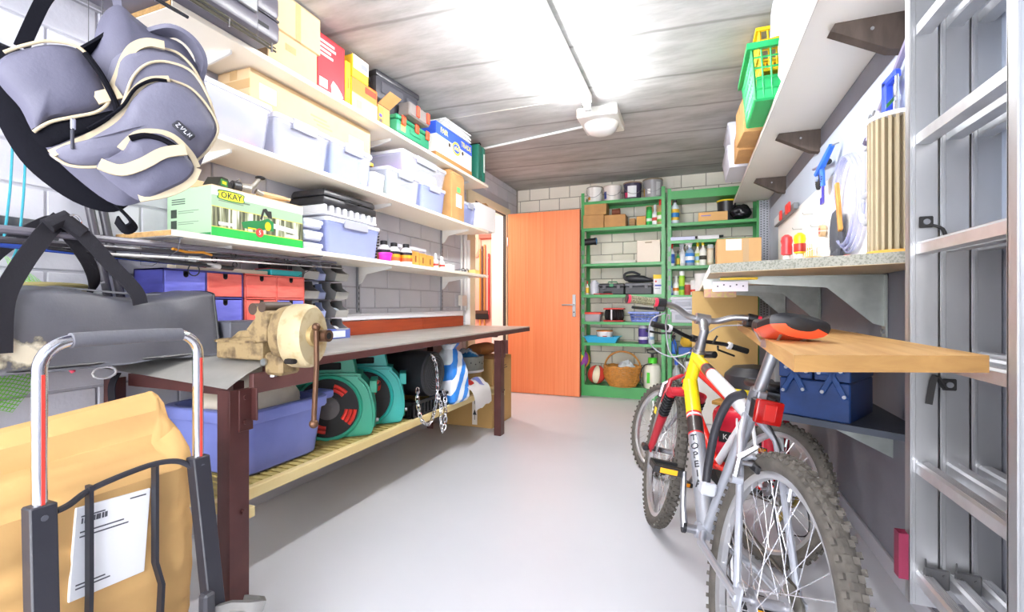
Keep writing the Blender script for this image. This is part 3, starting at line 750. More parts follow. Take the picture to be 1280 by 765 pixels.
# foot of the left bay
def ball(label, x, y, z, r, c1, c2, rot):
    t = thing('basketball', label, 'ball', (x, y, z), rot=rot)
    q = MB(P(c1, 0.55)); q.sphere((0, 0, 0), r, su=32, sv=20); q.m(P(c2, 0.55))
    for f in q.bm.faces:
        c = f.calc_center_median(); a = math.degrees(math.atan2(c.y, c.x)) % 90
        if a < 45: f.material_index = 1
    q.done('shell', t)
    s = MB(INK)
    for k in range(4): s.tube([(r*1.001*math.cos(p)*math.cos(R(45*k)), r*1.001*math.cos(p)*math.sin(R(45*k)), r*1.001*math.sin(p)) for p in [2*PI*i/32 for i in range(32)]], 0.0015, 4, closed=True)
    s.done('seam', t)
ball('yellow and purple ball behind the open orange door edge', -1.165, 5.14, 0.39, 0.105, '#f2d02e', '#8a3f9c', (R(10), R(25), R(20)))
ball('red and cream ball on the floor plate of the green shelving', -0.99, 5.16, 0.2245, 0.103, '#d84436', '#e6dcc0', (R(5), R(8), R(75)))
t = thing('wooden_crate', 'wooden crate standing behind the open orange door, below the yellow ball', 'crate', (-1.255, 5.17, 0.0))
for k in range(3): MB(LATH).box(-0.105, 0.105, -0.11, -0.098, 0.01 + k*0.092, 0.095 + k*0.092, 0.002).done('slat', t)
for s in (-1, 1): MB(LATH).box(s*0.099 - 0.006, s*0.099 + 0.006, -0.098, 0.11, 0, 0.28).done('side', t)
MB(LATH).box(-0.105, 0.105, -0.098, 0.11, 0.272, 0.284).done('lid', t)
# wicker basket
WICK = mat('wicker', '#c98a3a', 0.55, var=0.35, vscale=30)
t = thing('wicker_basket', 'brown wicker basket with hooped handle at the foot of the green shelving', 'basket', (-0.70, 5.10, 0.121))
q = MB(WICK); bulge = lambda s: 0.135 + 0.06*math.sin(min(1, s*1.15)*PI*0.62)
for j in range(13):
    s = j/12; r_ = bulge(s); z = 0.01 + 0.2*s
    q.tube([(r_*math.cos(a)*(1 + 0.022*(-1)**(i + j)), 0.72*r_*math.sin(a)*(1 + 0.022*(-1)**(i + j)), z) for i, a in enumerate([2*PI*k/40 for k in range(40)])], 0.0085, 6, closed=True)
q.done('weave', t)
q = MB(WICK)
for k in range(20):
    a = 2*PI*k/20; q.tube([(bulge(s)*math.cos(a), 0.72*bulge(s)*math.sin(a), 0.01 + 0.2*s) for s in [i/6 for i in range(7)]], 0.006, 5)
q.done('stake', t, kind='stuff')
q = MB(WICK); q.tube([(0.192*math.cos(a), 0.138*math.sin(a), 0.215 + 0.006*math.sin(9*a)) for a in [2*PI*k/40 for k in range(40)]], 0.012, 8, closed=True); q.lathe([(0.13, 0.0), (0.135, 0.012)], 28, Matrix.Diagonal((1, 0.72, 1, 1))); q.done('rim', t)
q = MB(WICK); q.tube([(0.185*math.cos(a), 0.008*math.sin(a*8), 0.21 + 0.165*math.sin(a)) for a in [PI*i/24 for i in range(25)]], 0.010, 8); q.done('handle', t)
def crumple(label, loc, r, sc, m, amp, freq, seed, name='plastic_bag', cat='bag', su=28, sv=18):
    q = MB(m).sphere((0, 0, 0), r, sc, su, sv); q.noise(amp, freq, seed); o = q.done(name, ang=50); o.location = loc; return tag(o, label, cat)
crumple('crumpled pale blue plastic bag inside the wicker basket', (-0.66, 5.10, 0.31), 0.085, (1.2, 0.9, 1.0), mat('thin_plastic', '#dfeaf0', 0.25, clear=0.2), 0.03, 18, 3.1)
# pressure sprayer
t = thing('garden_sprayer', 'white garden sprayer with lime collar and black pump handle under the green shelving', 'sprayer', (-0.39, 5.12, 0.121))
MB(mat('milky_tank', '#eef0e2', 0.35, clear=0.08)).lathe([(0.085, 0), (0.092, 0.01), (0.092, 0.19), (0.075, 0.245), (0.045, 0.262)], 24).done('tank', t)
MB(P('#56d83a', 0.4)).lathe([(0.044, 0.258), (0.046, 0.262), (0.046, 0.315), (0.038, 0.32)], 20).done('collar', t)
MB(P('#56d83a', 0.5)).box(-0.05, -0.02, -0.0935, -0.085, 0.06, 0.17, 0.001).done('level_strip', t)
MB(BLACK).cyl((0, 0, 0.315), (0, 0, 0.36), 0.016).tube([(-0.05, 0, 0.372), (-0.058, 0, 0.40), (0.0, 0, 0.41), (0.058, 0, 0.40), (0.05, 0, 0.372), (0, 0, 0.362)], 0.009, 8, closed=True).done('pump_handle', t)
MB(BLACK).tube(spline([(0.0, -0.05, 0.26), (-0.08, -0.10, 0.24), (-0.12, -0.09, 0.12), (-0.09, -0.10, 0.02)], 6), 0.006, 8).done('hose', t)

# ---------------------------------------------------------------- right bay
bottle('spray bottle with blue liquid and red trigger on the top shelf of the right bay', -0.165, 5.12, 1.841, 0.042, 0.30, '#dbe9f0', '#33343a', '#e9c03c', 'spray', lab2='#2a7fc0', trig='#e04048')
tag(MB(BLACK).box(-0.11, 0.06, 5.14, 5.2, 1.841, 1.853, 0.003).done('black_strip'), 'thin black strip lying on the top shelf of the right bay', 'strip')
t = carton('low tan carton with blue print on the top shelf of the right bay', (0.195, 5.14, 1.841), 0.27, 0.18, 0.088, 0, mat('tan_card2', '#e0b274', .8), tape=False); panel(t, -0.11, -0.02, 0.05, 0.06, -0.0902, P('#7a78c8', .6))
bucket('black tub with yellow lid half hidden by the white shelf', 0.33, 5.22, 1.841, 0.09, 0.225, '#26262a', '#f0d020', (), None, False, 'black_bucket')
crumple('black bin bag on the top shelf of the right bay', (0.45, 5.14, 1.922), 0.09, (1.0, 0.8, 0.85), mat('black_film', '#1d1d22', 0.25), 0.022, 17, 8.2)
g2 = 'flat white boxes on the second shelf of the right bay'
carton('flat white and blue box on the second shelf of the right bay, left one', (-0.09, 5.15, 1.661), 0.235, 0.2, 0.034, 0.02, P('#cfd3ee', .5), group=g2, tape=False)
carton('flat white and grey box on the second shelf of the right bay, right one', (0.155, 5.16, 1.661), 0.20, 0.2, 0.038, -0.02, P('#e8e8ea', .5), group=g2, tape=False)
tag(MB(P('#4b4d55', .5)).box(-0.2, 0.30, 5.17, 5.3, 1.70, 1.712, 0.004).done('dark_batten'), 'dark grey batten lying on the flat white boxes in the right bay', 'batten')
zz = 1.401
bottle('white spray bottle with red trigger and blue label, first in the row of cleaners', -0.20, 5.12, zz, 0.033, 0.25, '#e8ecf4', '#e0322e', '#2f5fc0', 'spray', lab2='#4a78d0')
bottle('small green bottle with dark cap in the row of cleaners', -0.135, 5.13, zz, 0.018, 0.165, '#2f9a4a', '#2a2a2a', '#e0c040', 'bottle')
bottle('slim pale grey spray bottle in the row of cleaners', -0.09, 5.14, zz, 0.028, 0.245, '#d6d8dc', '#b9bcc4', '#e9e9ee', 'spray')
bottle('clear spray bottle with blue label and white trigger in the row of cleaners', -0.02, 5.12, zz, 0.045, 0.255, mat('clear_blue', '#b6cdea', .2, clear=.35), '#f0f0f2', '#2f86d8', 'spray', lab2='#eef2f8')
bottle('white bottle with yellow cap, left of the yellow-capped pair', 0.055, 5.15, zz, 0.03, 0.255, '#f0eee0', '#f0d418', '#c9d468', 'bottle', lab2='#8fb4d8', group='yellow-capped bottles')
bottle('white bottle with yellow cap, right of the yellow-capped pair', 0.105, 5.12, zz, 0.034, 0.265, '#f4f4ee', '#f4dc28', '#f2f2e8', 'bottle', lab2='#3a3a30', group='yellow-capped bottles')
bottle('beige spray can with clear cap in the row of cleaners', 0.175, 5.12, zz, 0.032, 0.21, '#d9c4a0', '#cfd6d8', '#e8dcc4', 'can', cat='can')
t = thing('tool_blister', 'dark green and black packed tools right of the beige spray can', 'tool pack', (0.235, 5.16, zz))
MB(P('#24302c', .4)).box(-0.035, 0.04, -0.02, 0.02, 0, 0.09, 0.004).done('lower_pack', t); MB(P('#20221f', .4)).box(-0.03, 0.04, -0.02, 0.02, 0.09, 0.165, 0.004).done('upper_pack', t); MB(P('#3a8a5a', .4)).box(-0.02, 0.02, -0.023, -0.02, 0.03, 0.06).box(0, 0.03, -0.023, -0.02, 0.11, 0.13).done('label', t); MB(BLACK).tube([(-0.02, 0, 0.165), (0.0, 0, 0.20), (0.03, 0, 0.23)], 0.010, 8).done('handle', t)
zz = 1.101
bottle('slim blue bottle on the fourth shelf of the right bay', -0.205, 5.12, zz, 0.018, 0.15, '#4a78d8', '#3a5fc0', '#b9c8f0', 'bottle')
bottle('white bottle with black and orange label beside the slim blue bottle', -0.155, 5.13, zz, 0.03, 0.20, '#eeeef0', '#e8e8ea', '#f2efe8', 'bottle', lab2='#e8902c')
bottle('tall lime green can with red nozzle and white top', -0.098, 5.12, zz, 0.029, 0.245, '#9ad83a', '#f0f0f0', '#b4e23c', 'can', cat='can', lab2='#3ca04a')
bottle('short red tin on the fourth shelf of the right bay', -0.045, 5.12, zz, 0.03, 0.13, '#c8584a', '#e9dcd4', '#b84a40', 'can', cat='can')
bottle('short white tin with red band on the fourth shelf of the right bay', 0.01, 5.13, zz, 0.026, 0.15, '#f0f0ee', '#f0f0ee', '#f4f2f0', 'can', cat='can', lab2='#d8402e')
t = thing('paper_roll', 'white paper roll standing on the fourth shelf of the right bay', 'paper roll', (0.10, 5.15, zz)); MB(PAPER).lathe([(0.075, 0), (0.078, 0.004), (0.078, 0.215), (0.074, 0.22), (0.022, 0.22), (0.02, 0.2)], 28).done('roll', t); MB(CARD).cyl((0, 0, 0.19), (0, 0, 0.2205), 0.021).done('core', t)
GRB = P('#c3c8d4', .45)
def stack_bin(label, x, y, z, w, d, h):
    t = thing('stacking_bin', label, 'bin', (x, y, z), group='grey lidded bins in the right bay')
    MB(GRB).box(-w/2 + 0.012, w/2 - 0.012, -d/2 + 0.01, d/2 - 0.01, 0, h - 0.02, 0.008).done('body', t); MB(P('#d3d7e0', .45)).box(-w/2, w/2, -d/2, d/2, h - 0.03, h, 0.006).done('lid', t); MB(P('#aeb4c2', .5)).box(-w*0.3, w*0.3, -d/2 + 0.005, -d/2 + 0.012, h*0.25, h*0.62, 0.003).done('grip_panel', t)
stack_bin('grey lidded bin, upper of two in the right bay', -0.09, 5.16, 0.955, 0.235, 0.25, 0.125); stack_bin('grey lidded bin, lower of two in the right bay', -0.09, 5.16, 0.8155, 0.235, 0.25, 0.138)
bottle('blue spray bottle low in the right bay', -0.175, 5.12, 0.491, 0.028, 0.2, '#2f6ed8', '#2a2a30', '#4a8ae8', 'spray')
crumple('yellow cloth bundle on the low shelf of the right bay', (-0.04, 5.16, 0.615), 0.07, (1.2, 0.8, 0.9), mat('yellow_cloth', '#e6b83a', .85), 0.02, 14, 1.4, 'cloth_bundle', 'cloth')
carton('low blue packet under the yellow cloth in the right bay', (-0.04, 5.15, 0.491), 0.18, 0.16, 0.072, 0, P('#2f5fb4', .4), tape=False)
bottle('clear water bottle with blue cap at the foot of the right bay', -0.15, 5.10, 0.121, 0.045, 0.33, mat('clear_pet', '#dfe9f0', .15, clear=.6), '#2f5fd0', None, 'bottle')
carton('big white carton at the foot of the right bay', (0.1, 5.18, 0.121), 0.32, 0.24, 0.3, 0, P('#e9e9ea', .6))

# perforated grey post and tall fibreboard in the right corner
t = thing('perforated_post', 'grey perforated steel angle standing in the back right corner', 'post', (0.655, 5.0, 0.0))
MB(P('#a9aeb8', .4)).box(-0.055, 0.03, -0.002, 0.002, 0, 2.0).box(0.026, 0.03, -0.06, 0.0, 0, 2.0).done('angle', t)
q = MB(P('#3a3d44', .6))
for k in range(46):
    for c in range(3): q.box(-0.044 + 0.026*c, -0.034 + 0.026*c, -0.0032, -0.0015, 0.9 + k*0.024 + 0.008*(c % 2), 0.91 + k*0.024 + 0.008*(c % 2))
q.done('hole', t, kind='stuff')
carton('tall plain tan carton standing under the far end of the worktop', (0.25, 4.40, 0.40), 0.50, 0.36, 0.715, 0, mat('tall_carton', '#d3b071', .8, var=.1, vscale=4), tape=False)
t = carton('large white carton under the tall tan carton, behind the bicycles', (0.25, 4.40, 0.0), 0.52, 0.38, 0.399, 0, P('#e6e3dc', .7))
# ---------------------------------------------------------------- right wall: pegboard and what hangs on it
PEG = mat('white_pegboard', '#f3f2f0', 0.5)
pg = struct(MB(PEG).box(XR - 0.012, XR, 1.50, 4.46, 1.153, 1.671, 0.002).done('trim_6'))
XW = XR - 0.013
t = thing('tool_rail', 'dark grey tool rail along the top of the white board, with red clips', 'rail', (XW, 4.05, 1.655))
MB(P('#6f7276', .4)).box(-0.03, 0.0, -0.40, 0.40, 0, 0.045, 0.003).done('rail', t)
for y in (-0.28, -0.20, 0.05): MB(P('#e0342c', .4)).box(-0.045, -0.031, y - 0.03, y + 0.03, 0.0, 0.07, 0.003).done('red_clip', t)
MB(P('#d8dae0', .4)).box(-0.04, -0.031, 0.12, 0.34, 0.0, 0.06, 0.003).done('pale_clip', t)
# peg hooks
hooks = [(3.55, 1.50), (3.25, 1.545), (3.9, 1.49), (3.05, 1.44), (3.45, 1.40)]
for hk_, (y, z) in enumerate(hooks):
    o = MB(ZINC).tube([(0, 0, 0), (-0.05, 0.0, 0.0), (-0.055, 0, 0.012)], 0.0028, 6).done('peg_hook'); o.location = (XW, y, z); tag(o, 'small bare wire hook on the white board, ' + ('second farthest one, high', 'highest of all', 'farthest from the viewer', 'nearest above the wire basket', 'lowest of all')[hk_], 'hook', 'bare peg hooks')
t = thing('blister_card', 'purple-blue tool card hanging high on the white board', 'tool pack', (XW - 0.006, 3.02, 1.56))
MB(P('#5a52c8', .45)).box(-0.003, 0.003, -0.03, 0.03, 0, 0.125).done('card', t); MB(P('#d8d8ea', .3)).box(-0.010, -0.003, -0.02, 0.02, 0.03, 0.10, .003).done('blister', t)
t = thing('wire_brush_wheel', 'round black wire brush on a blue pistol tool hanging on the white board', 'tool', (XW - 0.055, 2.86, 1.665))
q = MB(P('#26262a', .6))
for k in range(30):
    a = 2*PI*k/30; q.box(-0.004, 0.004, -0.003, 0.003, 0.016, 0.06, M=Matrix.Rotation(a, 4, 'X'))
q.cyl((-0.005, 0, 0), (0.005, 0, 0), 0.045, seg=24); q.done('brush', t); MB(P('#9fb0d8', .3)).cyl((-0.012, 0, 0), (0.012, 0, 0), 0.016).done('hub', t)
MB(P('#2f6ee0', .4)).tube([(-0.01, 0.0, 0.02), (0.0, -0.07, 0.05), (0.02, -0.16, 0.12)], [0.014, 0.018, 0.014], 8).tube([(0.0, -0.06, 0.05), (0.01, -0.04, -0.05)], 0.012, 8).done('grip', t)
MB(STEEL).tube([(0.02, -0.16, 0.12), (0.05, -0.16, 0.13)], 0.004, 6).done('hook', t)
t = thing('long_rod', 'long thin purple-grey rod hanging below the blue pistol tool', 'rod', (XW - 0.012, 2.66, 1.17)); MB(P('#6a6a80', .3, )).tube([(0, 0, 0), (0, 0.08, 0.42)], 0.006, 8).done('rod', t); MB(P('#d8d8d8', .3)).tube([(0, -0.003, -0.012), (0, 0, 0.03)], 0.011, 8).done('tip', t)
# clear hose coil
t = thing('hose_coil', 'coil of clear plastic hose hanging on the white board', 'hose', (XW - 0.03, 2.49, 1.455))
HOSE = mat('clear_hose', '#c3c8f0', .12, clear=.5)
for k in range(3):
    MB(HOSE).tube([(-0.012*k + 0.012, (0.185 - 0.012*k)*math.cos(a), (0.215 - 0.01*k)*math.sin(a) + 0.006*k) for a in [2*PI*i/36 for i in range(36)]], 0.0085, 8, closed=True).done('loop', t)
t = thing('wooden_file', 'wooden handled file hanging inside the clear hose coil', 'file', (XW - 0.05, 2.40, 1.36)); MB(wood('file_wood', '#cf9546', '#b87c34', (20, 20, 2))).box(-0.008, 0.008, -0.013, 0.013, 0, 0.235, .003, M=Matrix.Rotation(R(-14), 4, 'X') @ Matrix.Translation((0, 0.10, 0))).done('blade', t)
t = thing('grey_glove', 'dark grey work glove hanging below the blue pistol tool', 'glove', (XW - 0.035, 2.62, 1.24))
q = MB(mat('grey_fabric', '#4a4c54', .9)); q.pillow([(p.x, p.y) for p in spline([(-0.06, 0.0), (0.05, 0.0), (0.07, 0.08), (0.04, 0.2), (0.0, 0.215), (-0.04, 0.2), (-0.075, 0.1)], 5, True)], 0.022, 0.012, Matrix.Rotation(R(-90), 4, 'Z')); q.done('palm', t)
q = MB(MATS['grey_fabric'])
for k, (y, L) in enumerate(((-0.045, 0.06), (-0.016, 0.075), (0.013, 0.07), (0.04, 0.05))): q.tube([(0, y, 0.02), (-0.004, y*1.2, -L*0.5), (-0.002, y*1.3, -L)], [0.015, 0.014, 0.008], 8)
q.tube([(0, -0.06, 0.11), (-0.004, -0.10, 0.07), (-0.004, -0.11, 0.04)], [0.016, 0.014, 0.009], 8); q.done('finger', t)
t = thing('hacksaw', 'hacksaw with grey frame hanging beside the pleated filter', 'saw', (XW - 0.02, 2.22, 1.33))
MB(P('#b9bcc4', .35)).tube([(0, -0.04, 0.30), (0, 0.06, 0.30), (0, 0.075, 0.27), (0, 0.075, 0.09)], 0.007, 8).done('frame', t)
MB(P('#c4c7cf', .4)).tube(spline([(0, -0.03, 0.10), (0, 0.08, 0.11), (0, 0.10, 0.04), (0, 0.05, 0.0), (0, -0.02, 0.03)], 5, True), 0.012, 8, closed=True).done('handle', t)
MB(P('#4a8ad0', .4)).box(-0.001, 0.001, -0.042, -0.030, 0.08, 0.20).m(P('#d07a5a', .4)).box(-0.001, 0.001, -0.042, -0.030, 0.20, 0.31).done('blade', t)
t = thing('bar_clamp', 'blue bar clamp hanging above the pleated filter', 'clamp', (XW - 0.03, 2.02, 1.60)); MB(P('#2f52d8', .4)).box(-0.012, 0.012, -0.018, 0.018, 0, 0.19, .003).box(-0.012, 0.012, -0.09, 0.02, 0.17, 0.20, .006).done('bar', t); MB(CHROME).cyl((0, -0.085, 0.06), (0, -0.085, 0.18), 0.006).box(-0.01, 0.01, -0.09, 0.015, 0.09, 0.105).done('screw', t)
t = thing('wing_nut_clamp', 'wingnut clamp with hanging cords beside the blue bar clamp', 'clamp', (XW - 0.03, 2.17, 1.70)); MB(CHROME).sphere((0, 0, 0), 0.016).tube([(0, -0.03, 0), (0, 0.03, 0)], 0.006).done('body', t)
for s in (-1, 1): MB(P('#5a5c60', .4)).sphere((0, s*0.022, 0.028), 0.013, (0.4, 1, 1)).done('wing', t)
MB(P('#d9d6e4', .3)).tube(spline([(0, -0.02, 0), (0, -0.06, 0.02), (0, -0.09, -0.04), (0, -0.09, -0.16)], 5), 0.006, 8).done('cord', t)
t = thing('wall_pole', 'purple-grey pole slanting up the right wall behind the ladder', 'pole', (XW - 0.012, 2.28, 1.66)); MB(P('#8f8aa6', .3)).tube([(0, 0, 0), (0, -0.55, 0.31)], 0.011, 8).done('pole', t); MB(P('#5b5770', .3)).tube([(0, 0.006, -0.003), (0, -0.012, 0.007)], 0.016, 8).done('end_cap', t)
t = thing('short_pole', 'short purple-grey rod with black end below the white shelf bracket', 'rod', (XW - 0.02, 3.02, 1.765)); MB(P('#8f8aa6', .3)).tube([(0, 0.12, 0.02), (0, -0.16, -0.02)], 0.009, 8).done('rod', t); MB(BLACK).cyl((0, -0.16, -0.02), (0, -0.20, -0.026), 0.015).done('end_cap', t)
# wire basket on the board with small yellow things
t = thing('wire_basket', 'small white wire basket on the white board behind the screwdrivers', 'basket', (XW - 0.002, 3.1, 1.19))
q = MB(P('#e9e7e2', .4))
for k in range(5): q.tube([(0, -0.30, 0.03 + 0.04*k), (-0.07, -0.30, 0.03 + 0.04*k), (-0.07, 0.30, 0.03 + 0.04*k), (0, 0.30, 0.03 + 0.04*k)], 0.0022, 5)
for k in range(13): q.tube([(-0.07, -0.3 + 0.05*k, 0.03), (-0.07, -0.3 + 0.05*k, 0.19)], 0.0018, 5); q.tube([(-0.07, -0.3 + 0.05*k, 0.03), (0, -0.3 + 0.05*k, 0.03)], 0.0018, 5)
q.done('wire', t)
for k, (y, h) in enumerate(((3.3, 0.12), (3.22, 0.10), (3.15, 0.13))):
    bottle(['small amber vial in the wire basket, far one', 'small amber vial in the wire basket, middle one', 'small amber vial in the wire basket, near one'][k], XW - 0.04, y, 1.2235, 0.018, h, '#e8a82c', '#f0e0b0', '#f0c860', 'can', cat='vial', group='amber vials', name='vial')
t = thing('hanging_tape', 'round beige tape measure hanging from a peg on the white board', 'tape', (XW - 0.02, 2.95, 1.40)); MB(P('#d8b48a', .5)).cyl((-0.012, 0, 0), (0.012, 0, 0), 0.032, seg=20).m(P('#d86a5a', .5)).cyl((-0.014, 0, 0), (-0.012, 0, 0), 0.018, seg=16).done('case', t); MB(ZINC).tube([(0, 0, 0.032), (0.015, 0, 0.05)], 0.003, 6).done('hook', t)

# pleated filter, screwdrivers and small things on the worktop
ZT = 1.1525
t = thing('pleated_filter', 'tall round pleated filter cartridge standing on the worktop beside the ladder', 'filter', (0.602, 1.80, ZT))
n = 26; pl = [((.047 if i % 4 > 1 else .0755)*math.cos(2*PI*(i//4 + (0, .46, .56, .90)[i % 4])/n), (.047 if i % 4 > 1 else .0755)*math.sin(2*PI*(i//4 + (0, .46, .56, .90)[i % 4])/n)) for i in range(4*n)]
MB(mat('pleated_paper', '#b3a588', .85)).prism(pl, 0.012, 0.43).done('pleats', t)
MB(P('#e8b04a', .5)).lathe([(0.07, 0), (0.078, 0.003), (0.078, 0.016), (0.07, 0.018)], 32).done('bottom_cap', t); MB(P('#e2e2e6', .4)).lathe([(0.07, 0.425), (0.077, 0.427), (0.077, 0.44), (0.05, 0.444)], 32).done('top_cap', t)
def driver(label, x, y, c1, c2, s=1.0):
    t = thing('screwdriver', label, 'screwdriver', (x, y, ZT), group='upright screwdrivers on the worktop')
    MB(P(c1, .3)).lathe([(0.012, 0.055), (0.021, 0.06), (0.021, 0.09), (0.019, 0.10), (0.023, 0.115), (0.020, 0.132), (0.008, 0.142)], 16).done('handle', t)
    if c2: MB(P(c2, .3)).lathe([(0.0215, 0.064), (0.0222, 0.066), (0.0222, 0.096), (0.0215, 0.098)], 16).done('grip', t)
    MB(P('#dcdcd8', .4)).lathe([(0.016, 0), (0.017, 0.003), (0.017, 0.03), (0.012, 0.055)], 14).done('holder', t)
    return t
driver('screwdriver with an all-red handle, standing on the worktop', 0.372, 2.24, '#d8383c', None); driver('screwdriver with a yellow and red handle, standing on the worktop', 0.412, 2.2, '#f4d416', '#b8352a')
def knob(label, x, y, m, L=0.10, r=0.02, rz=0.6, name='chisel', cat='tool'):
    t = thing(name, label, cat, (x, y, ZT), rz); MB(m).loft([[(L*(s - 0.5), r*k*math.cos(a), r + r*k*math.sin(a)*0.95) for a in [2*PI*i/12 for i in range(12)]] for s, k in ((0, .5), (.08, .85), (.3, 1), (.55, .8), (.8, .95), (.95, .7), (1, .3))]).done('handle', t); MB(STEEL).box(L*0.5, L*0.5 + 0.06, -0.004, 0.004, r - 0.003, r + 0.003).done('blade', t)
TW = wood('tool_handle_wood', '#d2a25e', '#b98745', (2, 12, 12), 0.4)
knob('tan wooden tool handle at the left front edge of the worktop', 0.30, 2.36, TW, 0.09, 0.02, 0.3); knob('tan wooden tool handle lying near the middle of the worktop edge', 0.47, 2.12, TW, 0.13, 0.02, 0.2); knob('red tool handle lying beside the upright screwdrivers', 0.375, 2.12, P('#d8323c', .3), 0.075, 0.016, -0.2); knob('red and yellow tool handle lying near the pleated filter', 0.545, 2.02, P('#e03a4a', .3), 0.07, 0.016, 0.1)
t = thing('blue_packet', 'small blue and white packet lying on the worktop', 'packet', (0.345, 2.18, ZT)); MB(P('#2a48b8', .4)).box(-0.02, 0.02, -0.012, 0.012, 0, 0.03, .002).done('box', t); MB(PAPER).box(-0.012, 0.01, -0.0128, -0.012, 0.008, 0.022).done('label', t)
t = carton('tan carton with a white label standing at the far end of the worktop', (0.37, 4.5, ZT), 0.34, 0.30, 0.41, 0, mat('box_on_worktop', '#deb27b', .8, var=.08, vscale=6)); panel(t, -0.10, 0.02, 0.31, 0.405, -0.1502, PAPER); panel(t, 0.03, 0.075, 0.0, 0.405, -0.1502, TAPE, 'tape')
# things clipped under the worktop edge
t = thing('saw_blade_strip', 'white perforated strip fixed under the worktop on the near bracket', 'strip', (0.13, 2.125, 1.075)); MB(P('#d9d6df', .5)).box(-0.05, 0.085, -0.004, 0.004, -0.02, 0.022, .001).done('strip', t)
q = MB(P('#4a4a55', .6))
for k in range(5): q.cyl((-0.03 + 0.024*k, -0.004, 0.002 + 0.006*(k % 2)), (-0.03 + 0.024*k, -0.0048, 0.002 + 0.006*(k % 2)), 0.0035, seg=8)
q.done('hole', t)
t = thing('folding_rule', 'yellow folding rule lying along the bracket under the worktop', 'rule', (0.18, 2.15, 1.1172)); MB(P('#e6c41a', .4)).box(-0.07, 0.07, -0.03, -0.005, -0.014, -0.004, .002).done('rule', t)
t = thing('patterned_strip', 'small tin with faded pink pattern hanging under the white perforated strip', 'tin', (0.11, 2.3, 1.06)); MB(mat('patterned_tin', '#b9a85a', .5, var=.6, vscale=60, col2='#b06a7a')).box(-0.06, 0.075, -0.01, 0.01, -0.028, 0.012, .002).done('tin', t); MB(ZINC).box(-0.06, 0.075, -0.002, 0.002, 0.012, 0.058).done('strap', t)

# ---------------------------------------------------------------- goods on the upper right shelf
ZU = 2.0365
t = crate('green slotted shopping crate overhanging the front of the upper white shelf', (0.47, 2.84, ZU), 0.38, 0.44, 0.26, '#1fae62', 0, 9, 5, taper=0.88, rim=0.03)
MB(P('#1fae62', .4)).box(-0.165, 0.165, -0.19, 0.19, 0.006, 0.012).box(-0.172, -0.168, -0.19, 0.19, 0.0, 0.13).box(-0.165, 0.165, -0.198, -0.194, 0.0, 0.12).done('panel', t)
t = crate('yellow slotted basket nested in the green crate on the upper white shelf', (0.47, 2.84, ZU + 0.16), 0.30, 0.36, 0.20, '#f2cf1e', 0, 8, 4, taper=0.9, rim=0.016)
t = thing('white_bag', 'white plastic bag of goods on the upper white shelf in front of the green crate', 'bag', (0.52, 2.25, ZU))
q = MB(mat('white_film', '#e6e8fa', .35)).box(-0.14, 0.14, -0.27, 0.27, 0.0, 0.33, .04, seg=2); bmesh.ops.subdivide_edges(q.bm, edges=q.bm.edges[:], cuts=3, use_grid_fill=True); q.noise(0.022, 7, 2.0)
for v in q.bm.verts: v.co.z = max(v.co.z, 0.0)
q.done('body', t); MB(mat('white_film2', '#f2f2fb', .3)).tube(spline([(-0.13, -0.1, 0.30), (-0.17, 0.0, 0.25), (-0.165, 0.1, 0.16)], 4), 0, flat=(0.06, 0.002)).done('handle_strap', t)
carton('tan carton on the upper white shelf, next beyond the green crate', (0.45, 3.26, ZU), 0.34, 0.30, 0.22, 0.06, CARD); carton('tan carton on the upper white shelf, beside the frosted tubs', (0.46, 3.62, ZU), 0.34, 0.34, 0.17, 0, CARD)
tub('frosted tub at the far end of the upper white shelf, top of two', (0.425, 4.10, ZU + 0.176), 0.34, 0.50, 0.175, 0, FROST, group='frosted tubs on the upper white shelf'); tub('frosted tub at the far end of the upper white shelf, under another', (0.425, 4.10, ZU), 0.36, 0.54, 0.174, 0, FROST, group='frosted tubs on the upper white shelf')

# brooms in the side room
def broom(label, x, z0, z1, c, head=None, r=0.012, name='broom'):
    t = thing(name, label, 'broom', (x, 5.965, z0), group='brooms and poles on the pink wall')
    MB(c).cyl((0, 0, 0.0), (0, 0, z1 - z0), r, seg=10).done('pole', t)
    if head: MB(P('#4a2f22', .7)).box(-0.10, 0.10, -0.02, 0.02, -0.01, 0.04, .006).done('head', t); MB(P('#1c1a1a', .9)).box(-0.105, 0.105, -0.022, 0.022, -0.085, -0.01, .008).done('bristles', t)
    MB(ZINC).tube([(0, 0.03, z1 - z0 - 0.06), (0, -0.018, z1 - z0 - 0.06)], 0.004, 6).done('hook', t)
broom('yellow-brown pole hanging on the pink wall, leftmost', -2.80, 0.70, 1.79, P('#cf9038', .5)); broom('dark pole broom with black head on the pink wall', -2.765, 0.88, 1.83, P('#5a4436', .5), True); broom('light brown pole hanging on the pink wall, right of the dark broom', -2.73, 0.55, 1.85, P('#b98240', .5)); broom('red pole hanging on the pink wall', -2.665, 0.8, 1.72, P('#c0323a', .5)); broom('brown pole hanging at the left end of the pink wall', -2.915, 0.5, 1.6, P('#c08a4a', .5))
t = thing('rope_coil', 'coil of beige rope hanging on the pink wall', 'rope', (-2.87, 5.97, 1.84))
for k in range(4): MB(P('#cbb39a', .8)).tube([((0.075 - 0.006*k)*math.cos(a), -0.012*k, (0.16 - 0.012*k)*math.sin(a)) for a in [2*PI*i/20 for i in range(20)]], 0.009, 6, closed=True).done('loop', t)
# ---------------------------------------------------------------- goods on the left wall shelves (rz = 90 deg: front looks to +x)
Q = R(90)
def LP_(front, y0, y1, d, z): return (front - d/2, (y0 + y1)/2, z)
def lcarton(label, front, y0, y1, d, z, h, m=None, rz=0, **k): return carton(label, LP_(front, y0, y1, d, z), y1 - y0, d, h, Q + rz, m, **k)
def ltub(label, front, y0, y1, d, z, h, **k): return tub(label, LP_(front, y0, y1, d, z), y1 - y0, d, h, Q, **k)
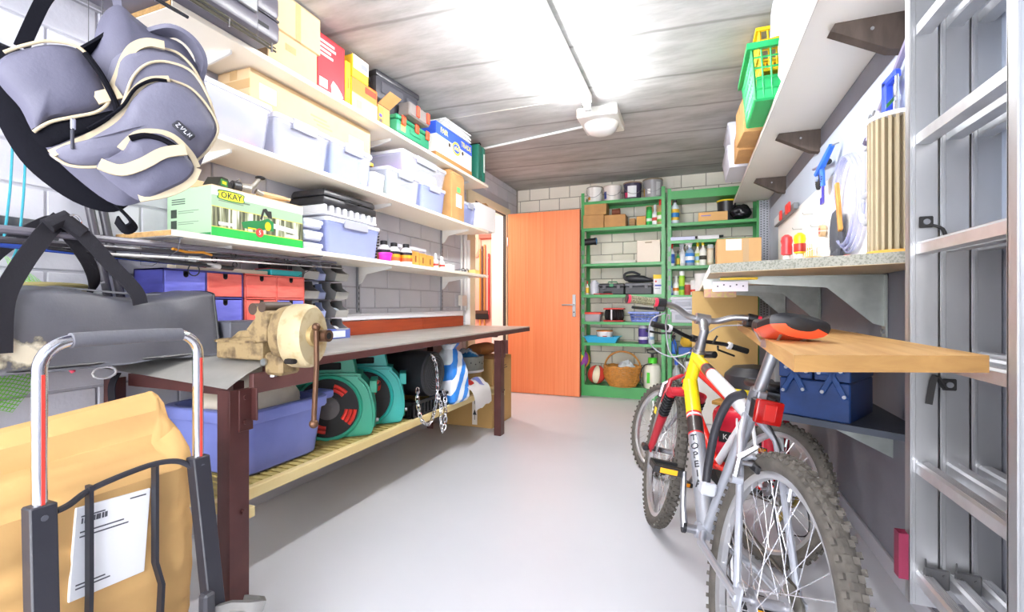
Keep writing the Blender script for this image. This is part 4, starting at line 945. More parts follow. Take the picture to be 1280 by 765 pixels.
# ---- lowest shelf
Z3 = 1.2655
t = lcarton('green chainsaw carton with a yellow badge at the near end of the lowest shelf', -1.758, 1.27, 1.73, 0.262, Z3, 0.208, mat('pale_green_card', '#9fbb9c', .5), name='chainsaw_carton', tape=False, flaps=False)
for s in (-1, 1): MB(CARDP).box(-0.229, 0.229, min(s*0.002, s*0.131), max(s*0.002, s*0.131), 0.2065, 0.2095, .0008).done('flap', t)
def forest():
    m = bpy.data.materials.new('printed_forest'); m.use_nodes = True; nt = m.node_tree; N = nt.nodes; Lk = nt.links; b = N['Principled BSDF']
    tc = N.new('ShaderNodeTexCoord'); mp = N.new('ShaderNodeMapping'); mp.inputs['Scale'].default_value = (60, 60, 4)
    n = N.new('ShaderNodeTexNoise'); n.inputs['Scale'].default_value = 1.0; n.inputs['Detail'].default_value = 6
    rp = N.new('ShaderNodeValToRGB'); e = rp.color_ramp.elements; e[0].position = .38; e[1].position = .62
    e[0].color = (*lin('#3c3f2c'), 1); e[1].color = (*lin('#e6ead8'), 1); x = e.new(.5); x.color = (*lin('#8c8f6c'), 1)
    Lk.new(tc.outputs['Object'], mp.inputs[0]); Lk.new(mp.outputs[0], n.inputs['Vector']); Lk.new(n.outputs[0], rp.inputs[0]); Lk.new(rp.outputs[0], b.inputs['Base Color']); b.inputs['Roughness'].default_value = .4
    return m
F = -0.131
panel(t, -0.229, 0.229, 0.045, 0.125, F, forest(), 'printed_picture'); panel(t, -0.229, 0.229, 0.002, 0.043, F, P('#1fae48', .4), 'printed_band'); panel(t, -0.229, 0.229, 0.17, 0.206, F, P('#d3dccd', .5), 'printed_band')
panel(t, -0.229, 0.229, 0.0435, 0.0465, F - .0006, P('#d8d04a', .4), 'printed_line'); panel(t, -0.229, 0.229, 0.124, 0.1265, F - .0006, P('#d8d04a', .4), 'printed_line')
q = MB(P('#18882f', .4)); q.prism([(p.x, p.y) for p in spline([(-0.052, -0.019), (0.052, -0.019), (0.056, 0), (0.052, 0.019), (-0.052, 0.019), (-0.056, 0)], 4, True)], 0, .0008, Matrix(((1,0,0,-0.145),(0,0,-1,F),(0,1,0,0.176),(0,0,0,1)))); q.done('badge_edge', t)
q = MB(P('#f2ee2a', .4)); q.prism([(p.x, p.y) for p in spline([(-0.048, -0.015), (0.048, -0.015), (0.051, 0), (0.048, 0.015), (-0.048, 0.015), (-0.051, 0)], 4, True)], 0, .0008, Matrix(((1,0,0,-0.145),(0,0,-1,F-.0008),(0,1,0,0.176),(0,0,0,1)))); q.done('badge', t)
text('OKAY', 0.034, P('#1c2a14', .5), t, (-0.145, F - .0020, 0.176), FY, 'lettering', .0003, bold=.0006)
q = MB(P('#127a3c', .4)); q.prism([(-0.09, 0.052), (-0.02, 0.052), (0.02, 0.06), (0.06, 0.058), (0.06, 0.10), (0.03, 0.112), (-0.01, 0.095), (-0.06, 0.088), (-0.10, 0.075)], 0, .0006, Matrix(((1,0,0,0),(0,0,-1,F-.001),(0,1,0,0.005),(0,0,0,1))))
q.m(P('#20221f', .4)).prism([(0.0, 0.105), (0.012, 0.145), (0.03, 0.122), (0.052, 0.118), (0.048, 0.152), (0.03, 0.15), (0.022, 0.16), (0.005, 0.155), (-0.01, 0.11)], 0, .0006, Matrix(((1,0,0,0),(0,0,-1,F-.001),(0,1,0,0),(0,0,0,1))))
q.m(P('#d9d9d6', .4)).prism([(0.06, 0.078), (0.185, 0.068), (0.19, 0.078), (0.185, 0.09), (0.06, 0.1)], 0, .0006, Matrix(((1,0,0,0),(0,0,-1,F-.0012),(0,1,0,0),(0,0,0,1))))
q.m(P('#e6c81c', .4)).prism([(0.03 + 0.016*math.cos(a), 0.082 + 0.02*math.sin(a)) for a in [2*PI*i/14 for i in range(14)]], 0, .0006, Matrix(((1,0,0,0),(0,0,-1,F-.0018),(0,1,0,0),(0,0,0,1)))).box(-0.07, -0.03, F - .0026, F - .0018, 0.058, 0.064)
q.done('printed_saw', t, flat=True)
q = MB(P('#d83a34', .4)); q.cyl((-0.012, F - .001, 0.048), (-0.012, F - .0026, 0.048), 0.019, seg=20); q.done('red_seal', t); text('5', 0.026, WHITE, t, (-0.012, F - .0030, 0.048), FY, 'lettering', .0002)
panel(t, -0.20, -0.06, 0.158, 0.163, F - .0004, P('#6a7a66', .6), 'small_print'); panel(t, -0.20, -0.09, 0.15, 0.153, F - .0004, P('#7a8a76', .6), 'small_print'); panel(t, -0.2, -0.14, 0.055, 0.067, F - .001, WHITE, 'small_print'); panel(t, 0.13, 0.20, 0.048, 0.062, F - .001, WHITE, 'small_print')
XE = -0.230
panel_side(t, -0.129, 0.129, 0.002, 0.02, XE, P('#1f8a4a', .4), 'printed_band')
for z in (0.10, 0.055): panel_side(t, 0.07, 0.105, z - .012, z + .022, XE, P('#2f3a30', .5), 'small_picture'); panel_side(t, -0.06, 0.06, z + .012, z + .0145, XE, P('#6f7f70', .6), 'small_print'); panel_side(t, -0.03, 0.06, z + .004, z + .0065, XE, P('#6f7f70', .6), 'small_print')
for k in range(3): panel_side(t, 0.02, 0.10, 0.142 + .009*k, 0.146 + .009*k, XE, P('#44524a', .6), 'small_print')
ZT3 = Z3 + 0.2105
tag(MB(CARDP).box(-1.90, -1.885, 1.20, 1.60, ZT3, ZT3 + 0.035, .002).done('cardboard_strip'), 'strip of cardboard standing on the chainsaw carton', 'cardboard')
t = thing('tool_packet', 'small green and black packet with yellow print on the chainsaw carton', 'packet', (-1.80, 1.33, ZT3), R(20))
MB(P('#1d1f1e', .4)).prism([(-0.05, 0), (0.05, 0), (0.015, 0.04), (-0.02, 0.04)], -0.03, 0.03, Matrix(((0,0,1,0),(1,0,0,0),(0,1,0,0),(0,0,0,1)))).done('packet', t); MB(P('#2a8a3c', .4)).box(0.030, 0.031, -0.03, 0.012, 0.005, 0.03).m(P('#e8d81c', .4)).box(0.031, 0.032, -0.022, 0.004, 0.012, 0.024).done('label', t)
t = thing('fishing_reel', 'silver fishing reel with black knob lying on the chainsaw carton', 'fishing reel', (-1.80, 1.46, ZT3 + 0.026), R(80))
MB(P('#3a3a3e', .4)).cyl((-0.062, 0, 0), (-0.03, 0, 0), 0.024, seg=20).cyl((-0.07, 0, 0), (-0.062, 0, 0), 0.015).done('spool', t); MB(mat('reel_grey', '#a9a59c', .35, .5)).cyl((-0.03, 0, 0), (0.01, 0, 0), 0.021, 0.024, seg=16).tube([(0.0, 0, 0), (0.03, 0, 0.02), (0.055, 0, 0.055)], [0.016, 0.011, 0.009], 8).tube([(0.04, 0.0, 0.0), (0.07, 0.0, -0.012)], 0.012, 8).done('body', t); MB(CHROME).tube([(-0.03, 0.024, 0), (-0.05, 0.03, 0.02), (-0.03, 0, 0.035), (-0.03, -0.026, 0)], 0.0025, 6).done('bail', t); MB(BLACK).sphere((0.06, 0, 0.062), 0.017, (1.3, 1, .5), 12, 8).done('knob', t)
knobm = wood('pale_tool_wood', '#d9b98a', '#c4a06c', (2, 10, 10))
o = MB(knobm).loft([[(x, r*math.cos(a), 0.018 + 0.8*r*math.sin(a)) for a in [2*PI*i/10 for i in range(10)]] for x, r in ((-0.07, .012), (-0.04, .021), (0, .018), (0.05, .014), (0.08, .008))]).done('file_tool'); o.location = (-1.79, 1.585, ZT3); o.rotation_euler = (0, 0, R(75)); tag(o, 'pale wooden tool handle lying behind the fishing reel on the carton', 'tool')
for k in range(3):
    ltub(['small frosted food box at the bottom of the stack beside the chainsaw carton', 'small frosted food box in the middle of the stack beside the chainsaw carton', 'small frosted food box on top of the stack beside the chainsaw carton'][k], -1.755, 1.74, 1.86, 0.17, Z3 + 0.0585*k, 0.056, m=FROST, clips=None, group='stacked frosted food boxes', name='food_box', cat='box', taper=.92)
ltub('bluish clear tub under the white tray and black case on the lowest shelf', -1.745, 1.875, 2.31, 0.27, Z3, 0.205, m=CLEARB)
contents('white papers packed in the bluish tub on the lowest shelf', LP_(-1.775, 1.91, 2.26, 0.20, Z3 + .006), 0.33, 0.18, 0.11, '#b9bfe0', Q, 1.5, 'papers')
t = thing('white_tray', 'white ribbed tray lying on the bluish tub under the black case', 'tray', (-1.88, 2.09, Z3 + 0.2055))
q = MB(P('#f0f0f3', .5)); q.box(-0.12, 0.12, -0.21, 0.21, 0, 0.012, .003)
for k in range(9): q.box(-0.115, 0.115, -0.20 + 0.05*k - .012, -0.20 + 0.05*k + .012, 0.012, 0.052, .005)
q.done('tray', t)
t = thing('black_case', 'black plastic case on top of the white tray on the lowest shelf', 'case', (-1.885, 2.09, Z3 + 0.258), Q)
MB(P('#2d2d31', .35)).box(-0.215, 0.215, -0.12, 0.12, 0, 0.042, .012, seg=2).done('lower_shell', t); MB(P('#38383c', .35)).box(-0.213, 0.213, -0.118, 0.118, 0.044, 0.085, .014, seg=2, top=.94).done('upper_shell', t); MB(P('#1b1b1d', .4)).tube([(-0.05, -0.12, 0.043), (-0.045, -0.145, 0.043), (0.045, -0.145, 0.043), (0.05, -0.12, 0.043)], .007, 8).done('handle', t)
t = thing('seed_tray_stack', 'stack of black ribbed trays standing behind the tub on the lowest shelf', 'trays', (-1.955, 2.46, Z3))
for k in range(11): MB(BLACK).box(-0.05, 0.05, -0.05, 0.05, k*0.019, k*0.019 + 0.012, .002, top=1.08).done('tray', t)
t = thing('pink_cup', 'bright pink plastic cup at the front of the lowest shelf', 'cup', (-1.745, 2.36, Z3)); MB(P('#f23ac0', .35)).lathe([(0.030, 0), (0.034, 0.005), (0.040, 0.04), (0.043, 0.041), (0.043, 0.05), (0.036, 0.052)], 20).done('cup', t); MB(P('#e02aa8', .35)).lathe([(0.045, 0), (0.046, 0.002), (0.03, 0.003)], 20).done('saucer', t)
def shaker(label, x, y):
    t = thing('bottle', label, 'bottle', (x, y, Z3), 0, 'black-capped bottles on the lowest shelf')
    MB(P('#f3f1ee', .3)).lathe([(0.036, 0), (0.04, 0.006), (0.04, 0.085), (0.022, 0.108), (0.020, 0.112)], 20).done('body', t); MB(BLACK).lathe([(0.021, 0.108), (0.022, 0.112), (0.022, 0.134), (0.018, 0.136)], 16).done('cap', t)
    for z0, z1, c in ((0.060, 0.078, '#2a2634'), (0.040, 0.060, '#f0a82a'), (0.018, 0.040, '#e8673a')): MB(P(c, .4)).lathe([(0.0405, z0), (0.0412, z0 + .001), (0.0412, z1), (0.0405, z1 + .0005)], 20, caps=False).done('label', t)
shaker('white bottle with black cap and fiery label, left of three on the lowest shelf', -1.80, 2.42); shaker('white bottle with black cap and fiery label, middle of three on the lowest shelf', -1.80, 2.525); shaker('white bottle with black cap and fiery label, right of three on the lowest shelf', -1.765, 2.61)
ltub('clear food box at the back of the lowest shelf behind the tan cartons', -1.85, 2.66, 3.0, 0.16, Z3, 0.16, m=CLEARP, clips=None, group='food boxes')
g = 'small tan cartons on the lowest shelf'
OCH = mat('ochre_card', '#d99b45', .75, var=.12, vscale=20)
for (a, b, h, lab) in ((2.665, 2.755, .098, 'small ochre carton beside the black-capped bottles'), (2.76, 2.845, .092, 'middle one of three small ochre cartons on the lowest shelf'), (2.85, 2.945, .088, 'small ochre carton beside the white pill bottles')):
    t = lcarton(lab, -1.755, a, b, 0.10, Z3, h, OCH, group=g, tape=False); panel(t, -.008, .008, h*.25, h*.7, -0.0505, P('#8a5a2a', .7), 'small_print')
for i, (x, y) in enumerate(((-1.76, 2.985), (-1.79, 3.03), (-1.755, 3.07), (-1.79, 3.115))):
    bottle(['small white bottle with red print next to the ochre cartons', 'small white bottle with red print, second from the ochre cartons', 'small white bottle with red print, third from the ochre cartons', 'small white bottle with red print, farthest from the ochre cartons'][i], x, y, Z3, 0.020, (.10, .12, .095, .105)[i], '#f4f3f0', '#f2f2f2', ('#e8e4e0', '#e25a50', '#f0ece8', '#d8e8c8')[i], 'bottle', 'small white bottles', lab2=('#e2473c', '#f0d8d0', '#e2473c', '#6cba5a')[i])
lcarton('small white box near the doorway end of the lowest shelf', -1.75, 3.16, 3.26, 0.09, Z3, 0.05, P('#f4f4f4', .5), tape=False)
t = thing('safety_glasses', 'pair of dark-rimmed glasses lying near the end of the lowest shelf', 'glasses', (-1.76, 3.46, Z3 + .018)); q = MB(P('#3a3a40', .3))
for s in (-1, 1): q.tube([(0, s*0.034 + 0.027*math.cos(a), 0.018*math.sin(a)) for a in [2*PI*i/16 for i in range(16)]], .003, 6, closed=True); q.tube([(0, s*0.06, 0.008), (-0.08, s*0.064, 0.0), (-0.11, s*0.06, -0.012)], .0028, 6)
q.tube([(0, -0.008, .006), (0, .008, .006)], .003, 6); q.done('frame', t)
lcarton('small yellow box at the doorway end of the lowest shelf', -1.74, 3.60, 3.70, 0.07, Z3, 0.035, P('#f0d884', .5), tape=False)

# ---- middle shelf
Z2 = 1.6625
ltub('wide clear tub at the near end of the middle shelf beside the hanging backpack', -1.71, 1.09, 1.512, 0.29, Z2, 0.215, m=CLEARP, clips=None)
contents('white cloths packed in the wide near tub of the middle shelf', LP_(-1.745, 1.13, 1.47, 0.22, Z2 + .006), 0.34, 0.2, 0.10, '#b9aec6', Q, 2.2); contents('red goods at the bottom of the wide near tub', (-1.76, 1.42, Z2 + .006), 0.08, 0.05, 0.02, '#d8584a', Q, 2.9, 'goods')
ltub('clear tub with grey clip on the middle shelf, second from the backpack', -1.712, 1.53, 1.862, 0.29, Z2, 0.205, m=CLEARP)
contents('pale papers packed in the second clear tub of the middle shelf', LP_(-1.745, 1.56, 1.83, 0.2, Z2 + .006), 0.25, 0.2, 0.15, '#b4b0c8', Q, 3.3, 'papers')
ltub('clear tub with grey clip on the middle shelf, third from the backpack', -1.712, 1.872, 2.195, 0.29, Z2, 0.205, m=CLEARP)
contents('blue cloth packed in the third clear tub of the middle shelf', LP_(-1.745, 1.90, 2.17, 0.22, Z2 + .006), 0.25, 0.21, 0.15, '#4f92e2', Q, 4.1)
ltub('open frosted box between the clear tubs of the middle shelf', -1.715, 2.205, 2.325, 0.16, Z2, 0.11, m=FROST, lid=False, clips=None, group='food boxes')
t = lcarton('long tan carton lying across the clear tubs of the middle shelf', -1.80, 1.475, 2.29, 0.20, Z2 + 0.2085, 0.168, CARDP); panel(t, -0.36, -0.27, 0.05, 0.12, -0.1002, PAPER, 'label'); panel(t, 0.22, 0.34, 0.03, 0.085, -0.1002, PAPER, 'label')
for k in range(3): panel(t, -0.06 + .02*k, 0.05 + .02*k, 0.09 - .018*k, 0.098 - .018*k, -0.1002, P('#cfae7e', .8), 'small_print')
MB(TAPE).box(-0.4085, -0.407, -0.10, 0.10, 0.08, 0.12).done('tape', t)
t = thing('torch', 'black torch with yellow ring standing among the tubs of the middle shelf', 'torch', (-1.88, 2.365, Z2), 0); MB(BLACK).lathe([(0.018, 0), (0.018, 0.15), (0.03, 0.19), (0.03, 0.215)], 16).done('body', t); MB(P('#f0b62a', .4)).lathe([(0.031, 0.195), (0.035, 0.197), (0.035, 0.214), (0.031, 0.216)], 16).done('ring', t)
ltub('clear tub with green goods on the middle shelf, below the upper tub', -1.712, 2.345, 2.70, 0.24, Z2, 0.195, m=CLEARP)
contents('green goods packed in the tub below the upper tub', LP_(-1.745, 2.38, 2.66, 0.18, Z2 + .006), 0.26, 0.18, 0.1, '#a9cc98', Q, 5.7, 'goods')
ltub('bluish clear tub on the middle shelf beside the tall tan carton', -1.712, 2.725, 3.045, 0.27, Z2, 0.195, m=CLEARB)
contents('pale goods packed in the bluish tub beside the tall tan carton', LP_(-1.745, 2.76, 3.01, 0.2, Z2 + .006), 0.22, 0.2, 0.13, '#b6b8d0', Q, 6.1, 'goods')
ltub('clear tub with purple and yellow goods standing on two other tubs', -1.73, 2.52, 3.09, 0.28, Z2 + 0.1975, 0.158, m=CLEARP)
contents('purple cloth packed in the upper tub of the middle shelf', LP_(-1.765, 2.57, 2.78, 0.2, Z2 + .204), 0.19, 0.2, 0.09, '#b070cc', Q, 7.1); contents('yellow-green cloth packed in the upper tub of the middle shelf', LP_(-1.765, 2.80, 3.04, 0.2, Z2 + .204), 0.21, 0.2, 0.08, '#d0e468', Q, 7.9)
t = lcarton('tall tan carton with a green sticker on the middle shelf', -1.705, 3.125, 3.335, 0.26, Z2, 0.345, CARD, flaps=False, tape=False); panel(t, -.02, .035, .215, .255, -.1305, P('#6fd87a', .5), 'sticker'); panel(t, -.035, .06, .10, .20, -.1305, PAPER, 'label'); panel(t, .02, .06, .0, .04, -.1305, TAPE, 'tape')
MB(CARD).box(-0.105, 0.105, -0.13, -0.127, 0.345, 0.385, M=Matrix.Translation((0, -0.13, 0.345)) @ Matrix.Rotation(R(-35), 4, 'X') @ Matrix.Translation((0, 0.13, -0.345))).box(-0.105, -0.102, -0.12, 0.12, 0.34, 0.375).done('flap', t)
ltub('clear tub between the tall tan carton and the white carton', -1.72, 3.355, 3.585, 0.28, Z2, 0.19, m=CLEARB)
t = lcarton('white carton with a red ring mark overhanging the far end of the middle shelf', -1.70, 3.60, 3.96, 0.26, Z2, 0.215, P('#f6f6f6', .6), tape=False); MB(CARD).box(0.05, 0.178, -0.09, 0.02, 0.215, 0.219, M=Matrix.Translation((0.18, 0, 0.217)) @ Matrix.Rotation(R(18), 4, 'Y') @ Matrix.Translation((-0.18, 0, -0.217))).done('loose_flap', t)
q = MB(P('#e0403c', .5)).tube([(-0.1805, -0.05 + 0.013*math.cos(a), 0.13 + 0.013*math.sin(a)) for a in [2*PI*i/16 for i in range(16)]], .0035, 6, closed=True); q.done('red_ring', t)

# ---- top shelf
Z1 = 2.0705
t = thing('hard_case', 'dark grey hard case overhanging the near end of the top shelf', 'case', (-1.79, 1.08, Z1), Q)
CASE = mat('dark_case', '#5f5c68', .35, var=.12, vscale=3)
MB(CASE).box(-0.36, 0.36, -0.21, 0.21, 0, 0.09, .02, seg=2).done('lower_shell', t); MB(CASE).box(-0.36, 0.36, -0.21, 0.21, 0.094, 0.20, .025, seg=2).done('upper_shell', t); MB(P('#3a3842', .4)).box(-0.355, 0.355, -0.206, 0.206, 0.088, 0.096).done('seal', t)
for x in (-0.2, 0.2): MB(STEEL).box(x - .04, x + .04, -0.222, -0.208, 0.06, 0.125, .004).done('latch', t)
MB(BLACK).tube([(-0.09, -0.212, 0.09), (-0.08, -0.245, 0.085), (0.08, -0.245, 0.085), (0.09, -0.212, 0.09)], .009, 8).done('handle', t); MB(INK).box(0.25, 0.30, -0.2112, -0.21, 0.03, 0.045).done('emblem', t)
lcarton('grey-green small box lying on the dark hard case near the ceiling', -1.75, 1.16, 1.36, 0.14, Z1 + 0.2005, 0.05, P('#b6c4c2', .4), tape=False)
t = lcarton('pale carton under another one on the top shelf beside the hard case', -1.722, 1.50, 1.785, 0.28, Z1, 0.16, CARDP); panel(t, -.05, .01, .09, .12, -.1405, TAPE, 'tape')
t = lcarton('pale carton on top of another near the ceiling on the top shelf', -1.715, 1.49, 1.80, 0.29, Z1 + 0.161, 0.175, CARDP); panel(t, 0.0, .03, .0, .172, -.1455, TAPE, 'tape')
REDB = P('#d8323c', .4)
t = lcarton('red carton with white print standing on the top shelf', -1.735, 1.80, 1.995, 0.26, Z1, 0.295, REDB, tape=False)
for k, (a, b) in enumerate(((-.085, .02), (-.085, .03), (-.085, -.005), (-.085, .01))): panel(t, a, b, .255 - .022*k, .268 - .022*k, -.1302, P('#f2c4c4', .6), 'printed_words')
panel(t, -.085, -.03, .03, .075, -.1302, P('#f4eeee', .6), 'printed_picture'); q = MB(P('#f0dede', .5)); q.prism([(0, .02), (.05, .01), (.085, .03), (.07, .05), (.04, .075), (.01, .09), (-.005, .06)], 0, .0006, Matrix(((1,0,0,0),(0,0,-1,-.1301),(0,1,0,0),(0,0,0,1)))); q.done('printed_saw', t, flat=True)
t = lcarton('narrow yellow carton between the red and orange cartons on the top shelf', -1.735, 2.0, 2.042, 0.24, Z1, 0.245, P('#f4d428', .4), tape=False); panel(t, -.006, .006, .10, .16, -.1202, P('#9a7a18', .6), 'printed_words'); MB(P('#8a7a2a', .5)).tube([(0.011*math.cos(a), -.1204, .035 + .011*math.sin(a)) for a in [2*PI*i/14 for i in range(14)]], .002, 4, closed=True).done('emblem', t)
t = lcarton('orange and yellow carton on the top shelf below a smaller box', -1.735, 2.05, 2.27, 0.24, Z1, 0.185, P('#f0803a', .4), tape=False); panel(t, -.11, .11, .02, .10, -.1202, P('#f6c98e', .5), 'printed_band'); panel(t, .05, .10, .02, .05, -.1208, PAPER, 'label'); panel_side(t, -.12, .12, .002, .18, -.1105, P('#f4d030', .4), 'printed_band'); panel(t, -.07, -.03, .03, .07, -.1208, P('#b9a088', .6), 'printed_picture'); panel(t, .0, .10, .135, .17, -.1202, P('#d8402a', .5), 'printed_band')
t = lcarton('small yellow and white box on the orange carton near the ceiling', -1.735, 2.055, 2.19, 0.16, Z1 + 0.1865, 0.125, P('#f2d034', .4), tape=False, flaps=False); panel(t, -.06, .066, .05, .123, -.0802, P('#eceae6', .5), 'printed_band'); panel(t, .0, .06, .07, .10, -.0808, P('#8a8c92', .5), 'printed_picture'); MB(P('#a98a5a', .8)).box(-0.067, 0.067, -0.08, -0.077, 0.125, 0.15, M=Matrix.Translation((0, -.08, .125)) @ Matrix.Rotation(R(-50), 4, 'X') @ Matrix.Translation((0, .08, -.125))).done('flap', t)
t = lcarton('open tan carton with raised flaps and cable on the top shelf', -1.74, 2.285, 2.40, 0.24, Z1, 0.13, CARD, flaps=False, tape=False, rz=0); panel(t, -.057, -.01, .02, .115, -.1202, P('#e8b840', .5), 'printed_band'); panel(t, -.05, -.02, .055, .075, -.1208, P('#5a4a9c', .5), 'printed_picture'); panel(t, -.05, -.02, .025, .045, -.1208, P('#6a5a58', .5), 'printed_picture')
f_ = MB(CARD); f_.box(-0.057, 0.057, -0.12, -0.117, 0.13, 0.23, M=Matrix.Translation((0, -.12, .13)) @ Matrix.Rotation(R(58), 4, 'X') @ Matrix.Translation((0, .12, -.13))); f_.box(0.054, 0.057, -0.11, 0.11, 0.13, 0.24, M=Matrix.Translation((.057, 0, .13)) @ Matrix.Rotation(R(12), 4, 'Y') @ Matrix.Translation((-.057, 0, -.13))); f_.done('flap', t)
MB(BLACK).tube(spline([(-0.05, -0.02, 0.13), (-0.06, -0.05, 0.22), (0.0, -0.08, 0.24), (0.04, -0.1, 0.18), (0.02, -0.1, 0.13)], 6), .004, 6).done('cable', t)
t = thing('green_toolbox', 'green plastic toolbox with orange latches on the top shelf', 'toolbox', (-1.84, 2.60, Z1), Q)
GRT = P('#2f8f68', .4)
MB(GRT).box(-0.19, 0.19, -0.145, 0.145, 0, 0.085, .014, seg=2).done('body', t); MB(GRT).box(-0.196, 0.196, -0.15, 0.15, 0.087, 0.112, .008).done('lid', t)
for x in (-.13, 0.02, .15): MB(P('#e8502c', .4)).box(x - .02, x + .02, -.16, -.148, .055, .115, .003).done('latch', t)
MB(GRT).box(-0.05, 0.07, -0.152, -0.145, 0.03, 0.06, .003).done('handle_panel', t); panel(t, -.15, -.10, .02, .075, -.1455, P('#c9c86a', .5), 'label')
t = thing('small_parts_case', 'grey case with red clips lying on the green toolbox', 'case', (-1.675, 2.56, Z1 + .1125), Q); MB(P('#75706e', .45)).box(-.11, .13, -.045, .045, 0, .085, .008, top=.95).done('body', t)
for x in (-.02, .10): MB(P('#e04a2c', .4)).box(x - .016, x + .016, -.055, -.043, .01, .08, .003).done('clip', t)
t = thing('open_black_case', 'black plastic case standing on its edge behind the grey case near the ceiling', 'case', (-1.765, 2.50, Z1 + .1125), Q + R(-6)); MB(P('#3b3b42', .4)).box(-.21, .19, -.03, .03, 0, .225, .02, seg=2).done('shell', t); MB(P('#2a2a30', .4)).box(-.215, .195, -.036, .036, .19, .228, .012, seg=2).done('rim', t)
MB(P('#47474f', .4)).box(-.17, .03, -.036, -.028, .10, .17, .004).box(.06, .15, -.04, -.028, .02, .16, .006).done('inner_panel', t)
t = lcarton('white banana carton with blue band and yellow oval on the top shelf', -1.70, 2.885, 3.46, 0.29, Z1, 0.245, P('#efece6', .6), tape=False, flaps=False)
BLU = P('#3a5fd8', .45); YEL = P('#f2e23a', .45)
panel(t, -.2875, .2875, .155, .244, -.1452, BLU, 'printed_band'); panel_side(t, -.145, .145, .155, .244, -.2877, BLU, 'printed_band'); MB(P('#b9814a', .8)).box(-.2885, .2885, -.146, .146, .0, .028).done('base_tray', t)
text('FAIR', .055, YEL, t, (-.17, -.1462, .20), FY, 'lettering', .0003, bold=.0012); text('TRADE', .055, YEL, t, (.185, -.1462, .20), FY, 'lettering', .0003, bold=.0012)
MO = lambda yy: Matrix(((1,0,0,0.02),(0,0,-1,yy),(0,1,0,.135),(0,0,0,1)))
MB(YEL).prism([(.066*math.cos(a), .05*math.sin(a)) for a in [2*PI*i/28 for i in range(28)]], 0, .0008, MO(-.1456)).done('oval', t); MB(BLU).prism([(.05*math.cos(a), .034*math.sin(a)) for a in [2*PI*i/28 for i in range(28)]], 0, .0008, MO(-.1464)).done('oval_centre', t); text('ok\u00e9', .048, YEL, t, (.02, -.1474, .137), FY, 'lettering', .0003, bold=.0012)
for x in (-.09, .125): MB(P('#3a2a20', .8)).cyl((x, -.1445, .13), (x, -.1462, .13), .016, seg=16).done('hand_hole', t)
panel(t, .17, .26, .05, .11, -.1452, P('#d9d6d0', .6), 'printed_words')
t = thing('newspaper_stack', 'stack of white papers lying on the banana carton', 'papers', (-1.80, 3.22, Z1 + .2455), Q)
for k in range(6): MB(mat('newsprint', '#e6e6e6', .85, var=.25, vscale=60)).box(-.20, .20, -.11, .11, k*.012, k*.012 + .010, .002, M=Matrix.Rotation(R(random.uniform(-3, 3)), 4, 'Z')).done('paper', t)
t = thing('green_case', 'dark green power-tool case standing at the far end of the top shelf', 'case', (-1.795, 3.64, Z1), Q)
GC = P('#1d6a58', .4)
MB(GC).box(-.075, -.003, -.105, .105, 0, .30, .012, seg=2).done('shell', t); MB(GC).box(.003, .078, -.105, .105, 0, .30, .012, seg=2).done('shell', t); MB(P('#154a3e', .4)).box(-.004, .004, -.10, .10, .004, .296).done('hinge', t); panel(t, .03, .055, .08, .24, -.1055, P('#e6ece8', .5), 'label'); MB(BLACK).tube([(-.03, -.105, .30), (-.03, -.10, .315), (-.03, .02, .315), (-.03, .03, .30)], .006, 8).done('handle', t); MB(P('#d8402c', .4)).box(-.05, .05, -.09, -.03, .297, .303).done('red_clip', t)

# ---------------------------------------------------------------- bench top: drawer cabinets, box, bins, rods, vice
ZB = 0.8065
BLUEW = wood('blue_stained_wood', '#8386e4', '#6a6cd0', (3, 3, 14), .5); REDW = wood('red_stained_wood', '#f47a6c', '#e25a4e', (3, 3, 14), .5); NAVY = wood('navy_stained_wood', '#4a4b9c', '#3c3d84', (3, 3, 14), .5)
def drawers(label, y0, y1, frame, cols):
    t = thing('drawer_cabinet', label, 'drawers', (-1.935, (y0 + y1)/2, ZB), Q); w = y1 - y0; h = 0.333; d = .17
    q = MB(frame); q.box(-w/2, -w/2 + .005, -d/2, d/2, 0, h).box(w/2 - .005, w/2, -d/2, d/2, 0, h).box(-w/2, w/2, -d/2, d/2, h - .006, h).box(-w/2, w/2, -d/2, d/2, 0, .005).box(-.003, .003, -d/2, d/2, 0, h).box(-w/2, w/2, d/2 - .005, d/2, 0, h)
    for r_ in (1, 2): q.box(-w/2, w/2, -d/2, d/2, r_*h/3 - .003, r_*h/3 + .003)
    q.done('body', t)
    for c in range(2):
        for r_ in range(3):
            x0 = -w/2 + .007 if c == 0 else .005; x1 = -.005 if c == 0 else w/2 - .007; z0 = (2 - r_)*h/3 + .006; z1 = (3 - r_)*h/3 - .008
            dr = MB(cols[c][r_]).box(x0, x1, -d/2 - .002, d/2 - .01, z0, z1, .0015).done('drawer', t)
            cx = (x0 + x1)/2; MB(P('#1a1418', .9)).box(cx - .010, cx + .010, -d/2 - .0028, -d/2 - .0018, z1 - .014, z1).cyl((cx, -d/2 - .0028, z1 - .014), (cx, -d/2 - .0018, z1 - .014), .010, seg=14).done('finger_hole', dr)
drawers('blue and red drawer cabinet on the bench, partly behind the long black bag', 1.148, 1.482, NAVY, ((BLUEW, BLUEW, BLUEW), (REDW, BLUEW, REDW))); drawers('mostly red drawer cabinet on the bench beside the grey storage bins', 1.49, 1.83, REDW, ((REDW, REDW, BLUEW), (REDW, BLUEW, BLUEW)))
ZD = ZB + .3335
tag(MB(wood('pale_lath', '#d9ccb6', '#c4b69c', (8, 1.5, 8))).box(-1.91, -1.86, 1.20, 1.62, ZD, ZD + .018, .002).done('pale_batten'), 'pale wooden batten lying on the blue and red drawer cabinets', 'batten')
